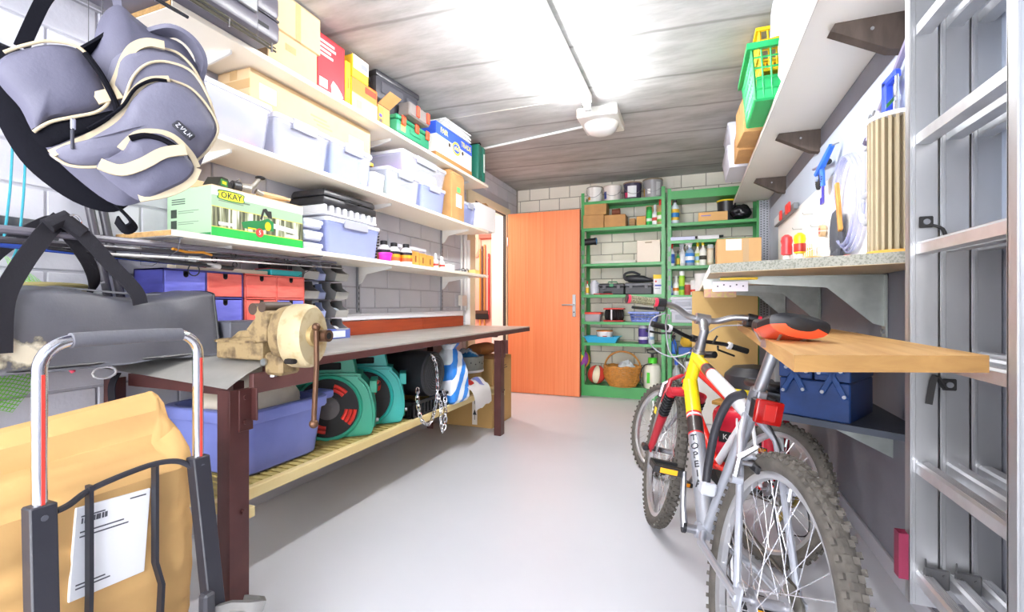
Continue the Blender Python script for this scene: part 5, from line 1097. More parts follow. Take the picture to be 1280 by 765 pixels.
t = thing('teal_box', 'flat teal box with red lid edge on the red drawer cabinet', 'box', (-1.915, 1.73, ZD)); MB(P('#16a3a8', .3)).box(-.06, .06, -.095, .095, 0, .03, .005).done('body', t); MB(P('#c8323a', .4)).box(-.055, .045, -.09, .05, .030, .034).done('lid_edge', t)
lcarton('small black box behind the teal box under the lowest shelf', -1.96, 1.70, 1.86, .06, ZD, .075, P('#24242a', .5), tape=False)
t = lcarton('dark grey carton with white lettering on the bench beside the black bag', -1.66, 1.275, 1.458, .15, ZB, .128, P('#5b5c64', .5), tape=False); text('EOS/1200', .030, P('#e4e4ea', .5), t, (-.005, -.0757, .056), FY, 'lettering', .0003, sx=1.1)
# storage bins on a rail
t = thing('bin_rail', 'grey wall rail carrying the small open storage bins over the bench', 'rail', (XL, 2.03, 0.84))
MB(P('#c4c8d6', .4)).box(0.001, .012, -.165, .165, 0, .42, .002).done('back_panel', t)
for k in range(4): MB(P('#eceef4', .4)).box(.012, .018, -.165, .165, .06 + .105*k, .078 + .105*k).done('lip', t)
BG = P('#7d7b79', .45); BGL = P('#a9a7a3', .45)
def sbin(label, y, z, m, w=.10, m2=None):
    t = thing('storage_bin', label, 'bin', (XL + .02, y, z), 0, 'small open storage bins'); q = MB(m); a = w/2
    side = [(0, 0), (.115, 0), (.128, .040), (.085, .066), (.078, .096), (0, .096)]
    for s in (-a, a - .003): q.prism(side, s, s + .003, Matrix(((1,0,0,0),(0,0,1,0),(0,1,0,0),(0,0,0,1))))
    q.m(P('#2b2a29', .8)).box(.002, .112, -a + .003, a - .003, 0.0005, .004).box(0.0005, .004, -a + .003, a - .003, 0, .090).m(m).box(0, .115, -a, a, 0, .0005); q.done('body', t)  # bottom and back coloured dark to stand in for shade inside the bin
    MB(BGL if w > .09 else m).prism([(.115, 0), (.118, 0), (.132, .040), (.128, .042)], -a, a, Matrix(((1,0,0,0),(0,0,1,0),(0,1,0,0),(0,0,0,1)))).done('front_lip', t)
    if w < .09: t.scale = (.6, 1, .9)
    if m2: MB(m2).sphere((.06, 0, .025), .03, (1.3, 1.2, .9), 12, 8).noise(.008, 60, y).done('contents', t)
rows = ('top row', 'second row', 'third row', 'bottom row')
for k in range(4):
    z = 1.137 - .105*k
    sbin('dark grey open storage bin in the left column, %s' % rows[k], 1.915, z, BG, m2=P(('#3a3432', '#6a5f55', '#8a7a3a', '#2a2a2a')[k], .6)); sbin('dark grey open storage bin in the right column, %s' % rows[k], 2.145, z, BG, m2=P(('#1e1c1c', '#4a4038', '#b9c4cc', '#e2e2de')[k], .5)); sbin('narrow pale storage bin in the middle column, %s' % rows[k], 2.03, z, P('#a9b4dc', .4), .075)
t = lcarton('small blue and white packet on the bench below the storage bins', -1.88, 2.0, 2.21, .09, ZB, .055, P('#5a6ab4', .5), tape=False); panel(t, -.09, .06, .008, .045, -.0452, P('#dfe4f2', .5), 'label')
# fishing rods under the lowest shelf
RODM = P('#26262c', .25); 
def rod(label, pts, r, m, rings=(), group='fishing rods under the lowest shelf', extra=None):
    t = thing('fishing_rod', label, 'fishing rod', pts[0], 0, group); p0 = Vector(pts[0]); rel = [Vector(p) - p0 for p in pts]
    MB(m).tube(rel, r, 8).done('blank', t)
    for f, rr in rings:
        p = rel[0].lerp(rel[-1], f); MB(BLACK).tube([(p.x + .005, p.y + rr*math.cos(a), p.z - rr - .002 + rr*math.sin(a)) for a in [2*PI*i/14 for i in range(14)]], .0022, 6, closed=True).done('guide_ring', t)
    return t
rod('thick grey fishing rod lying highest under the lowest shelf', [(-1.75, .62, 1.205), (-1.76, 1.3, 1.218), (-1.78, 1.98, 1.226)], [.012, .011, .006], P('#6a6670', .25), ((.55, .012), (.75, .01)))
rod('grey fishing rod with pale bands under the lowest shelf, against the thick one', [(-1.80, .62, 1.18), (-1.80, 1.3, 1.20), (-1.80, 2.0, 1.212)], [.010, .009, .004], P('#4a474e', .25), ((.5, .012), (.7, .012)))
rod('thin silvery fishing rod under the lowest shelf', [(-1.72, .9, 1.16), (-1.75, 1.4, 1.18), (-1.79, 2.05, 1.20)], [.005, .004, .002], P('#b9b6b2', .25), ((.4, .01), (.8, .008)))
t = rod('black fishing rod with a big guide ring and pale band lying on the drawer cabinet', [(-1.77, .78, 1.168), (-1.79, 1.10, 1.16), (-1.81, 1.40, 1.154)], [.006, .009, .010], RODM, ((.72, .022),)); MB(P('#e2e0dc', .4)).cyl((-.034, .50, -.0107), (-.036, .56, -.0122), .0108, seg=12).done('pale_band', t); MB(P('#e89a2c', .6)).tube([(0.02, .34, .035), (-0.0, .40, .03), (.01, .46, .034), (.0, .5, .028)], .005, 6).done('orange_tie', t)
rod('blue-black fishing rod under the lowest shelf, farthest to the left', [(-1.84, .62, 1.175), (-1.86, 1.2, 1.162)], [.009, .008], P('#2f4fb0', .25), ((.6, .012),))
for (y) in (1.12, 1.80):
    o = MB(P('#66666c', .4)).tube([(XL + .02, y, 1.24), (-1.70, y, 1.24)], .003, 6).tube([(-1.71, y, 1.24), (-1.72, y, 1.195), (-1.86, y, 1.145), (-1.93, y, 1.15), (-1.93, y, 1.24)], .0015, 6).done('rod_holder'); tag(o, 'thin wire sling under the lowest shelf holding the fishing rods, %s one' % ('near' if y < 1.5 else 'far'), 'holder')

# vice: jaws across x, screw towards +x
VI = mat('worn_cast_iron', '#9c8660', .6, .2, var=.55, vscale=26, col2='#5c4a34', bump=.3, bscale=70, lo=.46, hi=.68, detail=9); VC = mat('cream_vice_paint', '#b8a884', .5, var=.18, vscale=22, col2='#9c8458', bump=.12, bscale=50, lo=.55, hi=.75, detail=8); RUST = mat('brown_steel', '#6a4c38', .45, .6, var=.3, vscale=20)
t = thing('bench_vice', 'big worn cream and rusty bench vice bolted to the near front corner of the bench', 'vice', (-1.335, 1.205, ZB + .0012))
MZ = lambda y: Matrix(((1,0,0,0),(0,0,1,y),(0,1,0,0),(0,0,0,1)))
q = MB(VI)
q.prism([(-.24, .004), (-.02, .004), (-.02, .085), (-.05, .085), (-.24, .072)], -.05, .05, MZ(0)); q.prism([(-.19, .072), (-.03, .08), (-.01, .105), (-.06, .11), (-.15, .10)], -.038, .038, MZ(0)); q.box(-.235, -.04, -.06, .06, .062, .070, .003)
q.prism([(-.04, .06), (.01, .07), (.012, .165), (-.02, .19), (-.065, .185), (-.06, .165), (-.045, .15), (-.09, .108)], -.055, .055, MZ(0)); bmesh.ops.bevel(q.bm, geom=q.bm.edges[:], offset=.005, segments=1, affect='EDGES'); q.done('rear_jaw', t)
q = MB(VI); q.loft([[(x, .066*math.cos(a)*k, .09 + .10*math.sin(a)*k + dz) for a in [2*PI*i/24 for i in range(24)]] for x, k, dz in ((.015, .82, 0), (.02, .95, 0), (.05, 1.0, 0), (.075, .97, 0))]); q.box(-.018, .06, -.045, .045, -.045, .03, .01); q.noise(.003, 30, 1); q.done('front_jaw', t)
q = MB(VC); q.loft([[(x, .071*math.cos(a)*k, .088 + .108*math.sin(a)*k + dz) for a in [2*PI*i/28 for i in range(28)]] for x, k, dz in ((.07, .97, 0), (.078, 1.0, 0), (.12, 1.0, 0), (.148, .97, 0), (.158, .88, 0), (.160, .4, 0))]); q.m(P('#1a1512', .9)).box(.098, .135, -.070, -.045, .0, .016, .004); q.done('jaw_housing', t)
MB(P('#4a3a30', .5)).cyl((-.055, -.056, .178), (-.055, .056, .178), .02, seg=14).cyl((-.012, -.056, .185), (-.012, .056, .185), .018, seg=14).done('jaw_insert', t)
MB(mat('worn_collar', '#b59c6c', .45, .4, var=.3, vscale=30)).cyl((.155, 0, .09), (.175, 0, .09), .038, .034, seg=20).done('collar', t); MB(RUST).cyl((.17, 0, .09), (.222, 0, .09), .02, seg=18).m(P('#15110e', .9)).cyl((.2215, 0, .09), (.2228, 0, .09), .011, seg=14).done('screw_boss', t)
MB(RUST).tube([(.195, -.028, .115), (.197, -.028, 0.0), (.187, -.030, -.19)], .0085, 10).sphere((.187, -.030, -.195), .015, su=12, sv=8).sphere((.195, -.028, .12), .014, su=12, sv=8).done('tommy_bar', t)
MB(STEEL).cyl((-.005, -.05, .0), (-.005, -.058, .0), .013, seg=6).done('bolt', t); MB(STEEL).cyl((.0, -.02, -.046), (.0, -.02, -.053), .012, seg=6).done('bolt', t)
# ---------------------------------------------------------------- under the bench
ZL = 0.3545
TUBM = mat('faded_blue_plastic', '#7f89cc', .45, var=.22, vscale=4, col2='#6a74b8')
t = thing('blue_tub', 'open blue plastic tub with rolled rim on the lower shelf of the bench', 'tub', (-1.735, 1.42, ZL))
def rrect(a, b, z, r=.05, n=4, cx=0, cy=0):
    pts = []
    for sx, sy, a0 in ((1, 1, 0), (-1, 1, 90), (-1, -1, 180), (1, -1, 270)):
        for i in range(n + 1):
            an = R(a0 + 90*i/n); pts.append((cx + sx*(a - r) + r*math.cos(an), cy + sy*(b - r) + r*math.sin(an), z))
    return pts
MB(TUBM).loft([rrect(.185, .17, .0), rrect(.20, .185, .012), rrect(.22, .205, .20), rrect(.222, .207, .235), rrect(.21, .195, .235), rrect(.205, .19, .20), rrect(.18, .165, .02)]).done('tub_wall', t)
MB(TUBM).loft([rrect(.235, .22, .205, .06), rrect(.238, .223, .21, .06), rrect(.238, .223, .245, .06), rrect(.232, .217, .25, .06), rrect(.208, .193, .25, .05), rrect(.205, .19, .21, .05)], caps=False).done('rim', t)
MB(TUBM).loft([rrect(.05, .05, .215, .02, cx=.12, cy=.255), rrect(.055, .055, .222, .02, cx=.12, cy=.255), rrect(.055, .055, .245, .02, cx=.12, cy=.255), rrect(.05, .05, .25, .02, cx=.12, cy=.255)]).done('handle_lug', t)
FILM = mat('dusty_film', '#e2d8c4', .3, clear=.12, var=.2, vscale=9)
crumple('dusty translucent plastic sack heaped in the blue tub', (-1.72, 1.41, .615), .18, (1.0, 1.0, .74), FILM, .045, 9, 4.4, 'plastic_sack', 'sack', 36, 24)
o = MB(mat('clear_mat', '#c9bfa8', .35, clear=.2)).box(-1.90, -1.58, 1.27, 1.57, .552, .558, .002).done('clear_sheet'); tag(o, 'flat translucent plastic sheet lying in the blue tub under the sack', 'sheet')

# hose reels
def hose_reel(label, y, col, w, red, rz):
    t = thing('hose_reel', label, 'hose reel', (-1.68, y, ZL), rz); m = P(col, .4)
    MP = Matrix(((1,0,0,0),(0,0,1,0),(0,1,0,0),(0,0,0,1)))
    pl = spline([(-.16, .005), (.15, .005), (.205, .03), (.215, .13), (.19, .24), (.15, .29), (.13, .31), (-.14, .31), (-.19, .25), (-.205, .14), (-.195, .03)], 3, True)
    q = MB(m); q.prism([(p.x, p.y) for p in pl], -w, w, MP); es = [e for e in q.bm.edges if abs(e.verts[0].co.y - e.verts[1].co.y) < 1e-5]; bmesh.ops.bevel(q.bm, geom=es, offset=.012, segments=2, affect='EDGES'); q.done('housing', t)
    q = MB(m); q.prism([(-.13, .29), (.13, .29), (.115, .375), (.09, .392), (-.09, .392), (-.115, .375)], -w*.55, w*.55, MP); bmesh.ops.bevel(q.bm, geom=q.bm.edges[:], offset=.006, segments=1, affect='EDGES'); q.done('carry_handle', t)
    MB(P('#101614', .8)).box(-.05, .055, -w*.55 - .0015, -w*.55 + .001, .328, .362, .004).box(-.05, .055, w*.55 - .001, w*.55 + .0015, .328, .362, .004).done('handle_slot', t)
    q = MB(P('#22201f', .7)); q.cyl((0.0, -w - .001, .15), (0.0, -w - .004, .15), .145, seg=36); q.done('drum_opening', t)
    MB(m).tube([(.15*math.cos(a), -w - .002, .15 + .15*math.sin(a)) for a in [2*PI*i/40 for i in range(40)]], .010, 8, closed=True).done('ring', t)
    MB(P('#5d5552', .5)).cyl((0, -w - .002, .15), (0, -w - .012, .15), .055, seg=24).cyl((0, -w - .012, .15), (0, -w - .016, .15), .02).done('hub', t)
    if red:
        q = MB(P('#e0392b', .4))
        for a0, rs in ((-40, (.085, .105, .125)), (40, (.09, .11)), (150, (.1, .12)), (230, (.095, .115))):
            for r_ in rs: q.tube([(r_*math.cos(R(a0 + a)), -w - .006, .15 + r_*math.sin(R(a0 + a))) for a in range(0, 36, 5)], .009, 8)
        q.done('wound_hose', t, kind='stuff')
    q = MB(m); q.box(.19, .225, -w*.75, w*.75, .262, .272, .003).box(.19, .225, -w*.75, -w*.63, .215, .272, .003).box(.19, .225, w*.63, w*.75, .215, .272, .003).box(.19, .225, -w*.75, w*.75, .21, .22, .003); q.done('hose_guide', t)
    MB(P('#1c6a54', .5)).box(.205, .2175, -.05, .05, .035, .10, .004).done('foot_recess', t); MB(STEEL).cyl((.215, 0, .06), (.23, 0, .06), .010, seg=10).done('bolt', t)
    return t
r1 = hose_reel('green hose reel nearest the blue tub, with orange-red hose', 1.83, '#2b9a7a', .092, True, R(35))
MB(P('#e2402c', .4)).tube(spline([(.20, -.02, .245), (.225, .06, .24), (.22, .14, .18), (.20, .16, .08), (.16, .13, .02), (.18, .10, .10), (.20, .115, .19), (.19, .13, .22)], 7), .0125, 10).done('red_hose', r1)
MB(BLACK).tube([(.222, .035, .243), (.225, .09, .228)], .014, 10).done('hose_nozzle', r1)
hose_reel('teal hose reel between the green one and the black roll', 2.085, '#22a59a', .082, False, R(34))
# black roll on a crate, chain
t = thing('black_crate', 'low black plastic crate under the black roll on the lower shelf', 'crate', (-1.70, 2.43, ZL)); q = MB(BLACK); q.box(-.24, .24, -.20, .20, 0, .012)
for k in range(11): q.box(.228, .24, -.20 + .037*k, -.185 + .037*k, .0, .085)
for k in range(13): q.box(-.24 + .0385*k, -.226 + .0385*k, -.20, -.188, 0, .085)
q.box(.226, .242, -.202, .202, .075, .092, .002).box(-.242, .242, -.202, -.186, .075, .092, .002).box(-.242, .242, .186, .202, .075, .092, .002).box(-.242, -.226, -.202, .202, .075, .092, .002); q.done('slotted_wall', t)
ROLLM = mat('black_sheeting', '#2b2b2f', .38, var=.3, vscale=6, bump=.15, bscale=14)
t = thing('black_roll', 'thick roll of black sheeting lying on the black crate, its round end to the front', 'roll', (-1.70, 2.43, .585))
q = MB(ROLLM); q.loft([[(x, r*math.cos(a), r*1.0*math.sin(a)) for a in [2*PI*i/32 for i in range(32)]] for x, r in ((-.25, .13), (-.2, .134), (0, .137), (.2, .135), (.245, .132), (.255, .122), (.257, .06), (.254, .03), (.254, .01))]); q.noise(.004, 9, 3); q.done('sheeting', t)
MB(P('#47474c', .4)).tube([((.262), (.015 + .0045*k*.22)*math.cos(k*.42), (.015 + .0045*k*.22)*math.sin(k*.42)) for k in range(100)], .0018, 4).done('wound_edge', t)
t = thing('chain', 'shiny steel chain hanging over the round end of the black roll', 'chain', (-1.415, 2.40, .70))
pts = spline([(-.0, 2.358, .70), (.0, 2.394, .659), (0, 2.412, .591), (0, 2.417, .506), (0, 2.403, .425), (.005, 2.35, .335), (.005, 2.298, .318), (.005, 2.232, .362), (.0, 2.204, .464), (0, 2.204, .533)], 10)
pts2 = spline([(.004, 2.412, .47), (.006, 2.449, .397), (.01, 2.44, .305), (.012, 2.462, .233), (.012, 2.492, .302), (.006, 2.5, .425), (0, 2.49, .47)], 10)
link = None
def chain_run(pts, step=.0235):
    global link
    acc = 0; last = pts[0]; out = []; nxt = 0
    for a, b in zip(pts, pts[1:]):
        d = (b - a).length
        while nxt <= acc + d:
            out.append((a.lerp(b, (nxt - acc)/d if d else 0), (b - a).normalized())); nxt += step
        acc += d
    for i, (p, tg) in enumerate(out):
        Mx = tg.to_track_quat('X', 'Z').to_matrix().to_4x4() @ Matrix.Rotation(R(90*(i % 2) + 25), 4, 'X')
        if link is None:
            ln = [(.0115*math.cos(a) + (.006 if math.cos(a) > 0 else -.006), .0095*math.sin(a), 0) for a in [2*PI*k/16 + .001 for k in range(16)]]
            link = MB(CHROME).tube(ln, .0030, 6, closed=True).done('link', t); o = link
        else: o = inst(link, t)
        o.rotation_euler = Mx.to_euler(); o.location = (p.x, p.y - 2.40, p.z - .70)
chain_run(pts); chain_run(pts2)
# bags, pot, cartons
t = thing('striped_sack', 'white sack with bright blue stripes standing beside the black roll', 'sack', (-1.52, 2.76, ZL))
def stripes(name, ca, cb, scale, rot, thr):
    m = bpy.data.materials.new(name); m.use_nodes = True; nt = m.node_tree; N = nt.nodes; Lk = nt.links; b = N['Principled BSDF']; b.inputs['Roughness'].default_value = .4
    tc = N.new('ShaderNodeTexCoord'); mp = N.new('ShaderNodeMapping'); mp.inputs['Rotation'].default_value = rot; Lk.new(tc.outputs['Object'], mp.inputs[0])
    w = N.new('ShaderNodeTexWave'); w.bands_direction = 'Y'; w.inputs['Scale'].default_value = scale; w.inputs['Distortion'].default_value = 1.2; w.inputs['Detail'].default_value = 1; w.inputs['Detail Scale'].default_value = .6
    Lk.new(mp.outputs[0], w.inputs['Vector']); rp = N.new('ShaderNodeValToRGB'); rp.color_ramp.interpolation = 'CONSTANT'; rp.color_ramp.elements[1].position = thr
    rp.color_ramp.elements[0].color = (*lin(ca), 1); rp.color_ramp.elements[1].color = (*lin(cb), 1); Lk.new(w.outputs[0], rp.inputs[0]); Lk.new(rp.outputs[0], b.inputs['Base Color'])
    return m
q = MB(stripes('blue_striped_print', '#2f86e0', '#eef0f4', 3.2, (R(35), 0, 0), .5)); q.loft([rrect(a, b, z, .03, 5) for a, b, z in ((.085, .10, 0), (.10, .12, .02), (.095, .115, .08), (.095, .115, .15), (.088, .108, .2), (.08, .10, .25), (.055, .075, .32), (.035, .05, .35), (.05, .065, .385))]); bmesh.ops.subdivide_edges(q.bm, edges=q.bm.edges[:], cuts=2, use_grid_fill=True); q.noise(.010, 18, 1.2)
q.done('sack', t)
carton('brown carton standing on the lower bench shelf under the grey metal pot', (-1.68, 3.19, ZL), .27, .27, .13, 0, mat('dim_carton', '#b79560', .85))
t = thing('perforated_pot', 'grey perforated metal pot holding a clear bag, at the far end of the lower shelf', 'pot', (-1.61, 3.19, ZL + .132)); PT = mat('grey_enamel', '#8f8f84', .5, .3, var=.3, vscale=12)
MB(PT).lathe([(.11, 0), (.128, .012), (.132, .12), (.137, .125), (.128, .126), (.123, .02), (.1, .012)], 32).done('pot', t); q = MB(P('#26231f', .8))
for k in range(22): a = 2*PI*k/22; q.cyl((.129*math.cos(a), .129*math.sin(a), .07 + .012*(k % 2)), (.1315*math.cos(a), .1315*math.sin(a), .07 + .012*(k % 2)), .005, seg=8)
q.done('hole', t, kind='stuff'); MB(P('#c9c7c2', .3)).lathe([(.128, .006), (.130, .007), (.132, .022), (.129, .023)], 32, caps=False).done('foil_band', t)
crumple('crumpled clear bag with blue print in the grey metal pot', (-1.61, 3.19, ZL + .235), .085, (1.05, 1.1, .85), mat('blue_printed_film', '#dfe6ee', .25, var=.9, vscale=9, col2='#2f7fc0', clear=.25, lo=.5, hi=.56), .035, 15, 6.2)
t = thing('folded_sack', 'white and red printed sack lying over the front edge of the lower shelf', 'sack', (-1.475, 2.99, ZL + .004), R(4))
def fs(u, v):
    y = -.16 + .32*v; s = u
    if s < .6: x = -.055 + s/.6*.105; z = .075*math.sin(PI*min(1, .15 + s/.6*.7)) + .03
    else: f = (s - .6)/.4; x = .05 + .05*math.sin(f*PI*.5); z = .075*math.sin(PI*.85) + .03 - f*f*.14
    return (x, y, z + .012*mnoise.noise((x*14, y*14, 2)))
q = MB(mat('sack_print', '#f4f1f1', .4)); q.grid(fs, 24, 20); q.m(P('#d8352c', .4)); q.m(P('#8f9ad8', .4))
for f in q.bm.faces:
    c = f.calc_center_median()
    if -.13 < c.y < -.02 and c.x < .035: f.material_index = 1
    elif abs(c.y - .08) < .025 and -.02 < c.x < .06: f.material_index = 2
bmesh.ops.solidify(q.bm, geom=q.bm.faces[:], thickness=.02); q.done('sack', t)
t = carton('tall carton with arrow marks on the floor behind the far bench leg', (-1.71, 3.64, 0), .42, .42, .56, 0, mat('floor_carton', '#b9935a', .85, var=.1, vscale=5)); MB(P('#e6ddd2', .7)).box(.03, .075, -.2108, -.21, .02, .50).done('arrow_strip', t)
for k in range(3): MB(INK).prism([(.035, .10 + .13*k), (.07, .10 + .13*k), (.0525, .145 + .13*k)], 0, .0006, Matrix(((1,0,0,0),(0,0,-1,-.2108),(0,1,0,0),(0,0,0,1)))).box(.050, .055, -.2114, -.2108, .06 + .13*k, .10 + .13*k).done('arrow', t, flat=True)
q = MB(INK)
for s in (-1, 1): q.tube([(.2105, -.05, .27), (.2105, .0, .27 + s*.05), (.2105, .05, .27)], .003, 4)
q.box(.2102, .2108, .03, .11, .46, .466).box(.2102, .2108, .03, .09, .48, .486); q.done('printed_mark', t)
t = thing('round_cushion', 'brownish round cushion on the tall floor carton under the bench', 'cushion', (-1.70, 3.66, .618)); MB(mat('brown_cloth', '#b87a4a', .85)).loft([[(.09*math.cos(a)*k, y, .052*math.sin(a)*k) for a in [2*PI*i/18 for i in range(18)]] for y, k in ((-.17, .3), (-.16, .8), (-.1, 1), (.1, 1), (.16, .8), (.17, .3))]).done('cushion', t)

# ---------------------------------------------------------------- sack truck with paper sack
t = thing('sack_truck', 'folding sack truck with chrome handle and black posts at the near left', 'sack truck', (-1.20, .68, 0))
DKM = mat('black_powder_coat', '#2b2b33', .45)
def post(y0, x0, x1, y1, zb):
    q = MB(DKM); q.loft([[(x + a, y + b, z) for a, b in ((-.017, -.022), (.017, -.022), (.017, .022), (-.017, .022))] for x, y, z in ((x1, y1, zb), (x0, y0, .60))]); bmesh.ops.bevel(q.bm, geom=q.bm.edges[:], offset=.003, segments=1, affect='EDGES')
    q.m(P('#55565e', .4)).cyl((x0 + .017, y0, .575), (x0 + .0195, y0, .575), .006, seg=10); return q.done('post', t)
post(-.155, -.02, .0, -.155, .10); post(.165, -.02, .035, .18, .10)
cp = lambda y: [(-.02, y, .56), (-.02, y, .84)]
arc = [(-.02, -.155 + .055*(1 - math.cos(a)), .87 + .055*math.sin(a)) for a in [PI/2*i/8 for i in range(9)]]
arc2 = [(-.02, .165 - .055*(1 - math.cos(a)), .87 + .055*math.sin(a)) for a in [PI/2*i/8 for i in range(9)]][::-1]
MB(CHROME).tube([(-.02, -.155, .56)] + arc + arc2 + [(-.02, .165, .56)], .0125, 14).done('handle_tube', t)
for y in (-.155, .165): MB(P('#d8453a', .4)).box(-.0078, -.0066, y - .003, y + .003, .60, .86).done('red_line', t)
MB(mat('grey_foam', '#66666c', .9, bump=.2, bscale=80)).tube([(-.02, -.105, .9245), (-.02, -.05, .926), (-.02, .06, .926), (-.02, .12, .9245)], .0165, 14).done('foam_grip', t)
MB(DKM).tube(spline([(-.02, -.13, .575), (-.035, -.10, .575), (-.045, -.05, .592), (-.045, .06, .605), (-.035, .12, .598), (-.02, .15, .575)], 5), .007, 8).done('load_bar', t)
for y, bend in ((-.06, -.004), (.075, .012)): MB(DKM).tube([(-.045, y, .60), (-.045, y, .36), (-.04, y + bend, .30), (-.04, y + bend*.2, .10)], 0, flat=(.018, .008)).done('flat_bar', t)
q = MB(mat('worn_grey_steel', '#8d8b88', .4, .6, var=.2, vscale=16)); q.box(-.34, -.02, -.17, .18, .018, .024, .002).box(-.04, .06, -.19, -.17, .02, .13, .003).box(-.04, .10, .19, .215, .02, .19, .003); q.tube([(.03, .16, .19), (.06, .20, .19), (.10, .215, .19), (.12, .24, .18), (.09, .262, .17), (.04, .25, .17)], 0, flat=(.012, .045)); q.done('toe_plate', t)
MB(P('#3a3a40', .4)).box(.02, .05, .135, .165, .19, .26, .006).done('hinge_block', t); MB(P('#5c5a58', .4)).tube([(-.04, -.02, .16), (-.02, .06, .185), (.0, .13, .205)], .008, 8).done('lower_bar', t)
for y in (-.215, .245):
    MB(BLACKR).cyl((.02, y - .017, .075), (.02, y + .017, .075), .075, seg=28).m(P('#8a8a90', .4)).cyl((.02, y - .018, .075), (.02, y + .018, .075), .045, seg=20).done('wheel', t)
MB(STEEL).cyl((.02, -.23, .075), (.02, .26, .075), .007).done('axle', t)

KRAFT = mat('kraft_paper', '#d6aa6c', .8, var=.12, vscale=5, bump=.12, bscale=18)
t = thing('paper_sack', 'big brown paper sack with a white label standing on the sack truck', 'sack', (-1.40, .65, .0245))
rings = []
def ridge(x, y, z): return 1 - abs(mnoise.noise((x, y, z)))*2.2
for j in range(44):
    s = j/43; z = .60*min(1, s/.86) if s < .86 else .60 + .075*(s - .86)/.14
    a = .118 + .02*math.sin(PI*min(1, s*1.1)); b = .226 + .014*math.sin(PI*s)
    if s > .80: f = (s - .80)/.20; a *= 1 - .90*f**1.3; b *= 1 - .07*f
    am = .006 + .085*max(0, s - .5)**1.2
    rg = rrect(a, b, z, min(.07, a*.8), 17)
    out = []
    for x, y, zz in rg:
        d = am*(ridge(x*7 + 2, y*9, z*13) - .4) + .3*am*ridge(x*22, y*20, z*30)
        k = 1 + d/max(.04, math.hypot(x, y*.6))
        pk = max(0, (y - .05)/.18)*max(0, (s - .8)/.2)
        out.append((x*k - .05*pk*max(0, (s - .8)/.2), y*(1 + .25*d/.2), zz + (.6*d if s > .7 else 0) + .045*pk))
    rings.append(out)
q = MB(KRAFT); q.loft(rings); q.noise(.004, 38, 4); q.done('sack', t, ang=24)
q = MB(mat('kraft_inside', '#a8773c', .85)); q.grid(lambda u, v: (-.055 + .03*v*math.sin(u*PI), .09 + .13*u, .655 + .055*v*(.6 + .5*math.sin(u*5)) + .01*math.sin(14*u)), 12, 6); bmesh.ops.solidify(q.bm, geom=q.bm.faces[:], thickness=.003); q.noise(.012, 26, 5); q.done('folded_top', t, ang=25)
q = MB(KRAFT); q.grid(lambda u, v: (-.06 + .02*v + .01*math.sin(9*u), -.21 + .10*u, .60 + .12*v*(1 - .3*u)), 6, 5); bmesh.ops.solidify(q.bm, geom=q.bm.faces[:], thickness=.003); q.noise(.006, 30, 5); q.done('loose_flap', t, ang=25)
lab = MB(PAPER); Rm = Matrix.Translation((.1405, .02, .43)) @ Matrix.Rotation(R(-4), 4, 'X'); lab.box(-.004, .004, -.075, .075, -.105, .095, .0015, M=Rm); lb = lab.done('label', t)
q = MB(P('#5a5a60', .7))
for (y0, y1, z) in ((-.065, -.02, .072), (-.065, .02, .038), (-.065, .03, .028), (.03, .065, .082), (-.065, -.01, -.075), (-.065, .0, -.083)): q.box(.0042, .0048, y0, y1, z, z + .003, M=Rm)
for k in range(9): q.box(.0042, .0048, -.064 + .0055*k, -.061 + .0055*k + .001*(k % 3), .058, .07, M=Rm)
q.done('printed_lines', lb, flat=True, kind='stuff')

# ---------------------------------------------------------------- long black bag on the near end of the bench
BAGM = mat('black_nylon', '#5a5a61', .5, var=.25, vscale=3, bump=.06, bscale=160)
def stain_mat(m, c, r):
    nt = m.node_tree; N = nt.nodes; Lk = nt.links; b = N['Principled BSDF']
    tc = N.new('ShaderNodeTexCoord'); v = N.new('ShaderNodeVectorMath'); v.operation = 'DISTANCE'; v.inputs[1].default_value = c
    Lk.new(tc.outputs['Object'], v.inputs[0])
    n = N.new('ShaderNodeTexNoise'); n.inputs['Scale'].default_value = 22; n.inputs['Detail'].default_value = 7; Lk.new(tc.outputs['Object'], n.inputs['Vector'])
    ma = N.new('ShaderNodeMath'); ma.operation = 'MULTIPLY_ADD'; ma.inputs[1].default_value = .16; Lk.new(n.outputs[0], ma.inputs[0]); Lk.new(v.outputs['Value'], ma.inputs[2])
    rp = N.new('ShaderNodeValToRGB'); rp.color_ramp.elements[0].position = r + .055; rp.color_ramp.elements[1].position = r + .085
    rp.color_ramp.elements[0].color = (*lin('#cfc6b0'), 1); rp.color_ramp.elements[1].color = (0, 0, 0, 1)
    Lk.new(ma.outputs[0], rp.inputs[0])
    mx = N.new('ShaderNodeMix'); mx.data_type = 'RGBA'; mx.blend_type = 'LIGHTEN'; mx.inputs[0].default_value = 1
    src = b.inputs['Base Color'].links[0].from_socket
    Lk.new(src, mx.inputs[6]); Lk.new(rp.outputs[0], mx.inputs[7]); Lk.new(mx.outputs[2], b.inputs['Base Color'])
stain_mat(BAGM, (.14, -.125, .055), .05)
STRM = mat('black_webbing', '#28272c', .9, bump=.15, bscale=200, spec=.15); PIPE = P('#1d1d20', .4)
t = thing('long_bag', 'long dark grey nylon bag with carry straps on the near bench end', 'bag', (-1.84, .82, .812))
def bagring(y, k=1.0, top=.235, dx=0):
    out = []
    for (x, z) in [(p.x, p.y) for p in spline([(-.12, .005), (.125, .0), (.138, .012), (.142, .11), (.135, .20), (.115, .228), (.0, .240), (-.11, .225), (-.125, .1)], 5, True)]:
        zz = z*k; zz *= top/.235
        out.append((x*k + dx + .012*mnoise.noise((x*9, y*7, z*9 + 3)) + .010*mnoise.noise((x*4, y*16 + z*12, 1)), y, (1 - k)*.11 + zz + .006*mnoise.noise((x*10, y*10, z*8))))
    return out
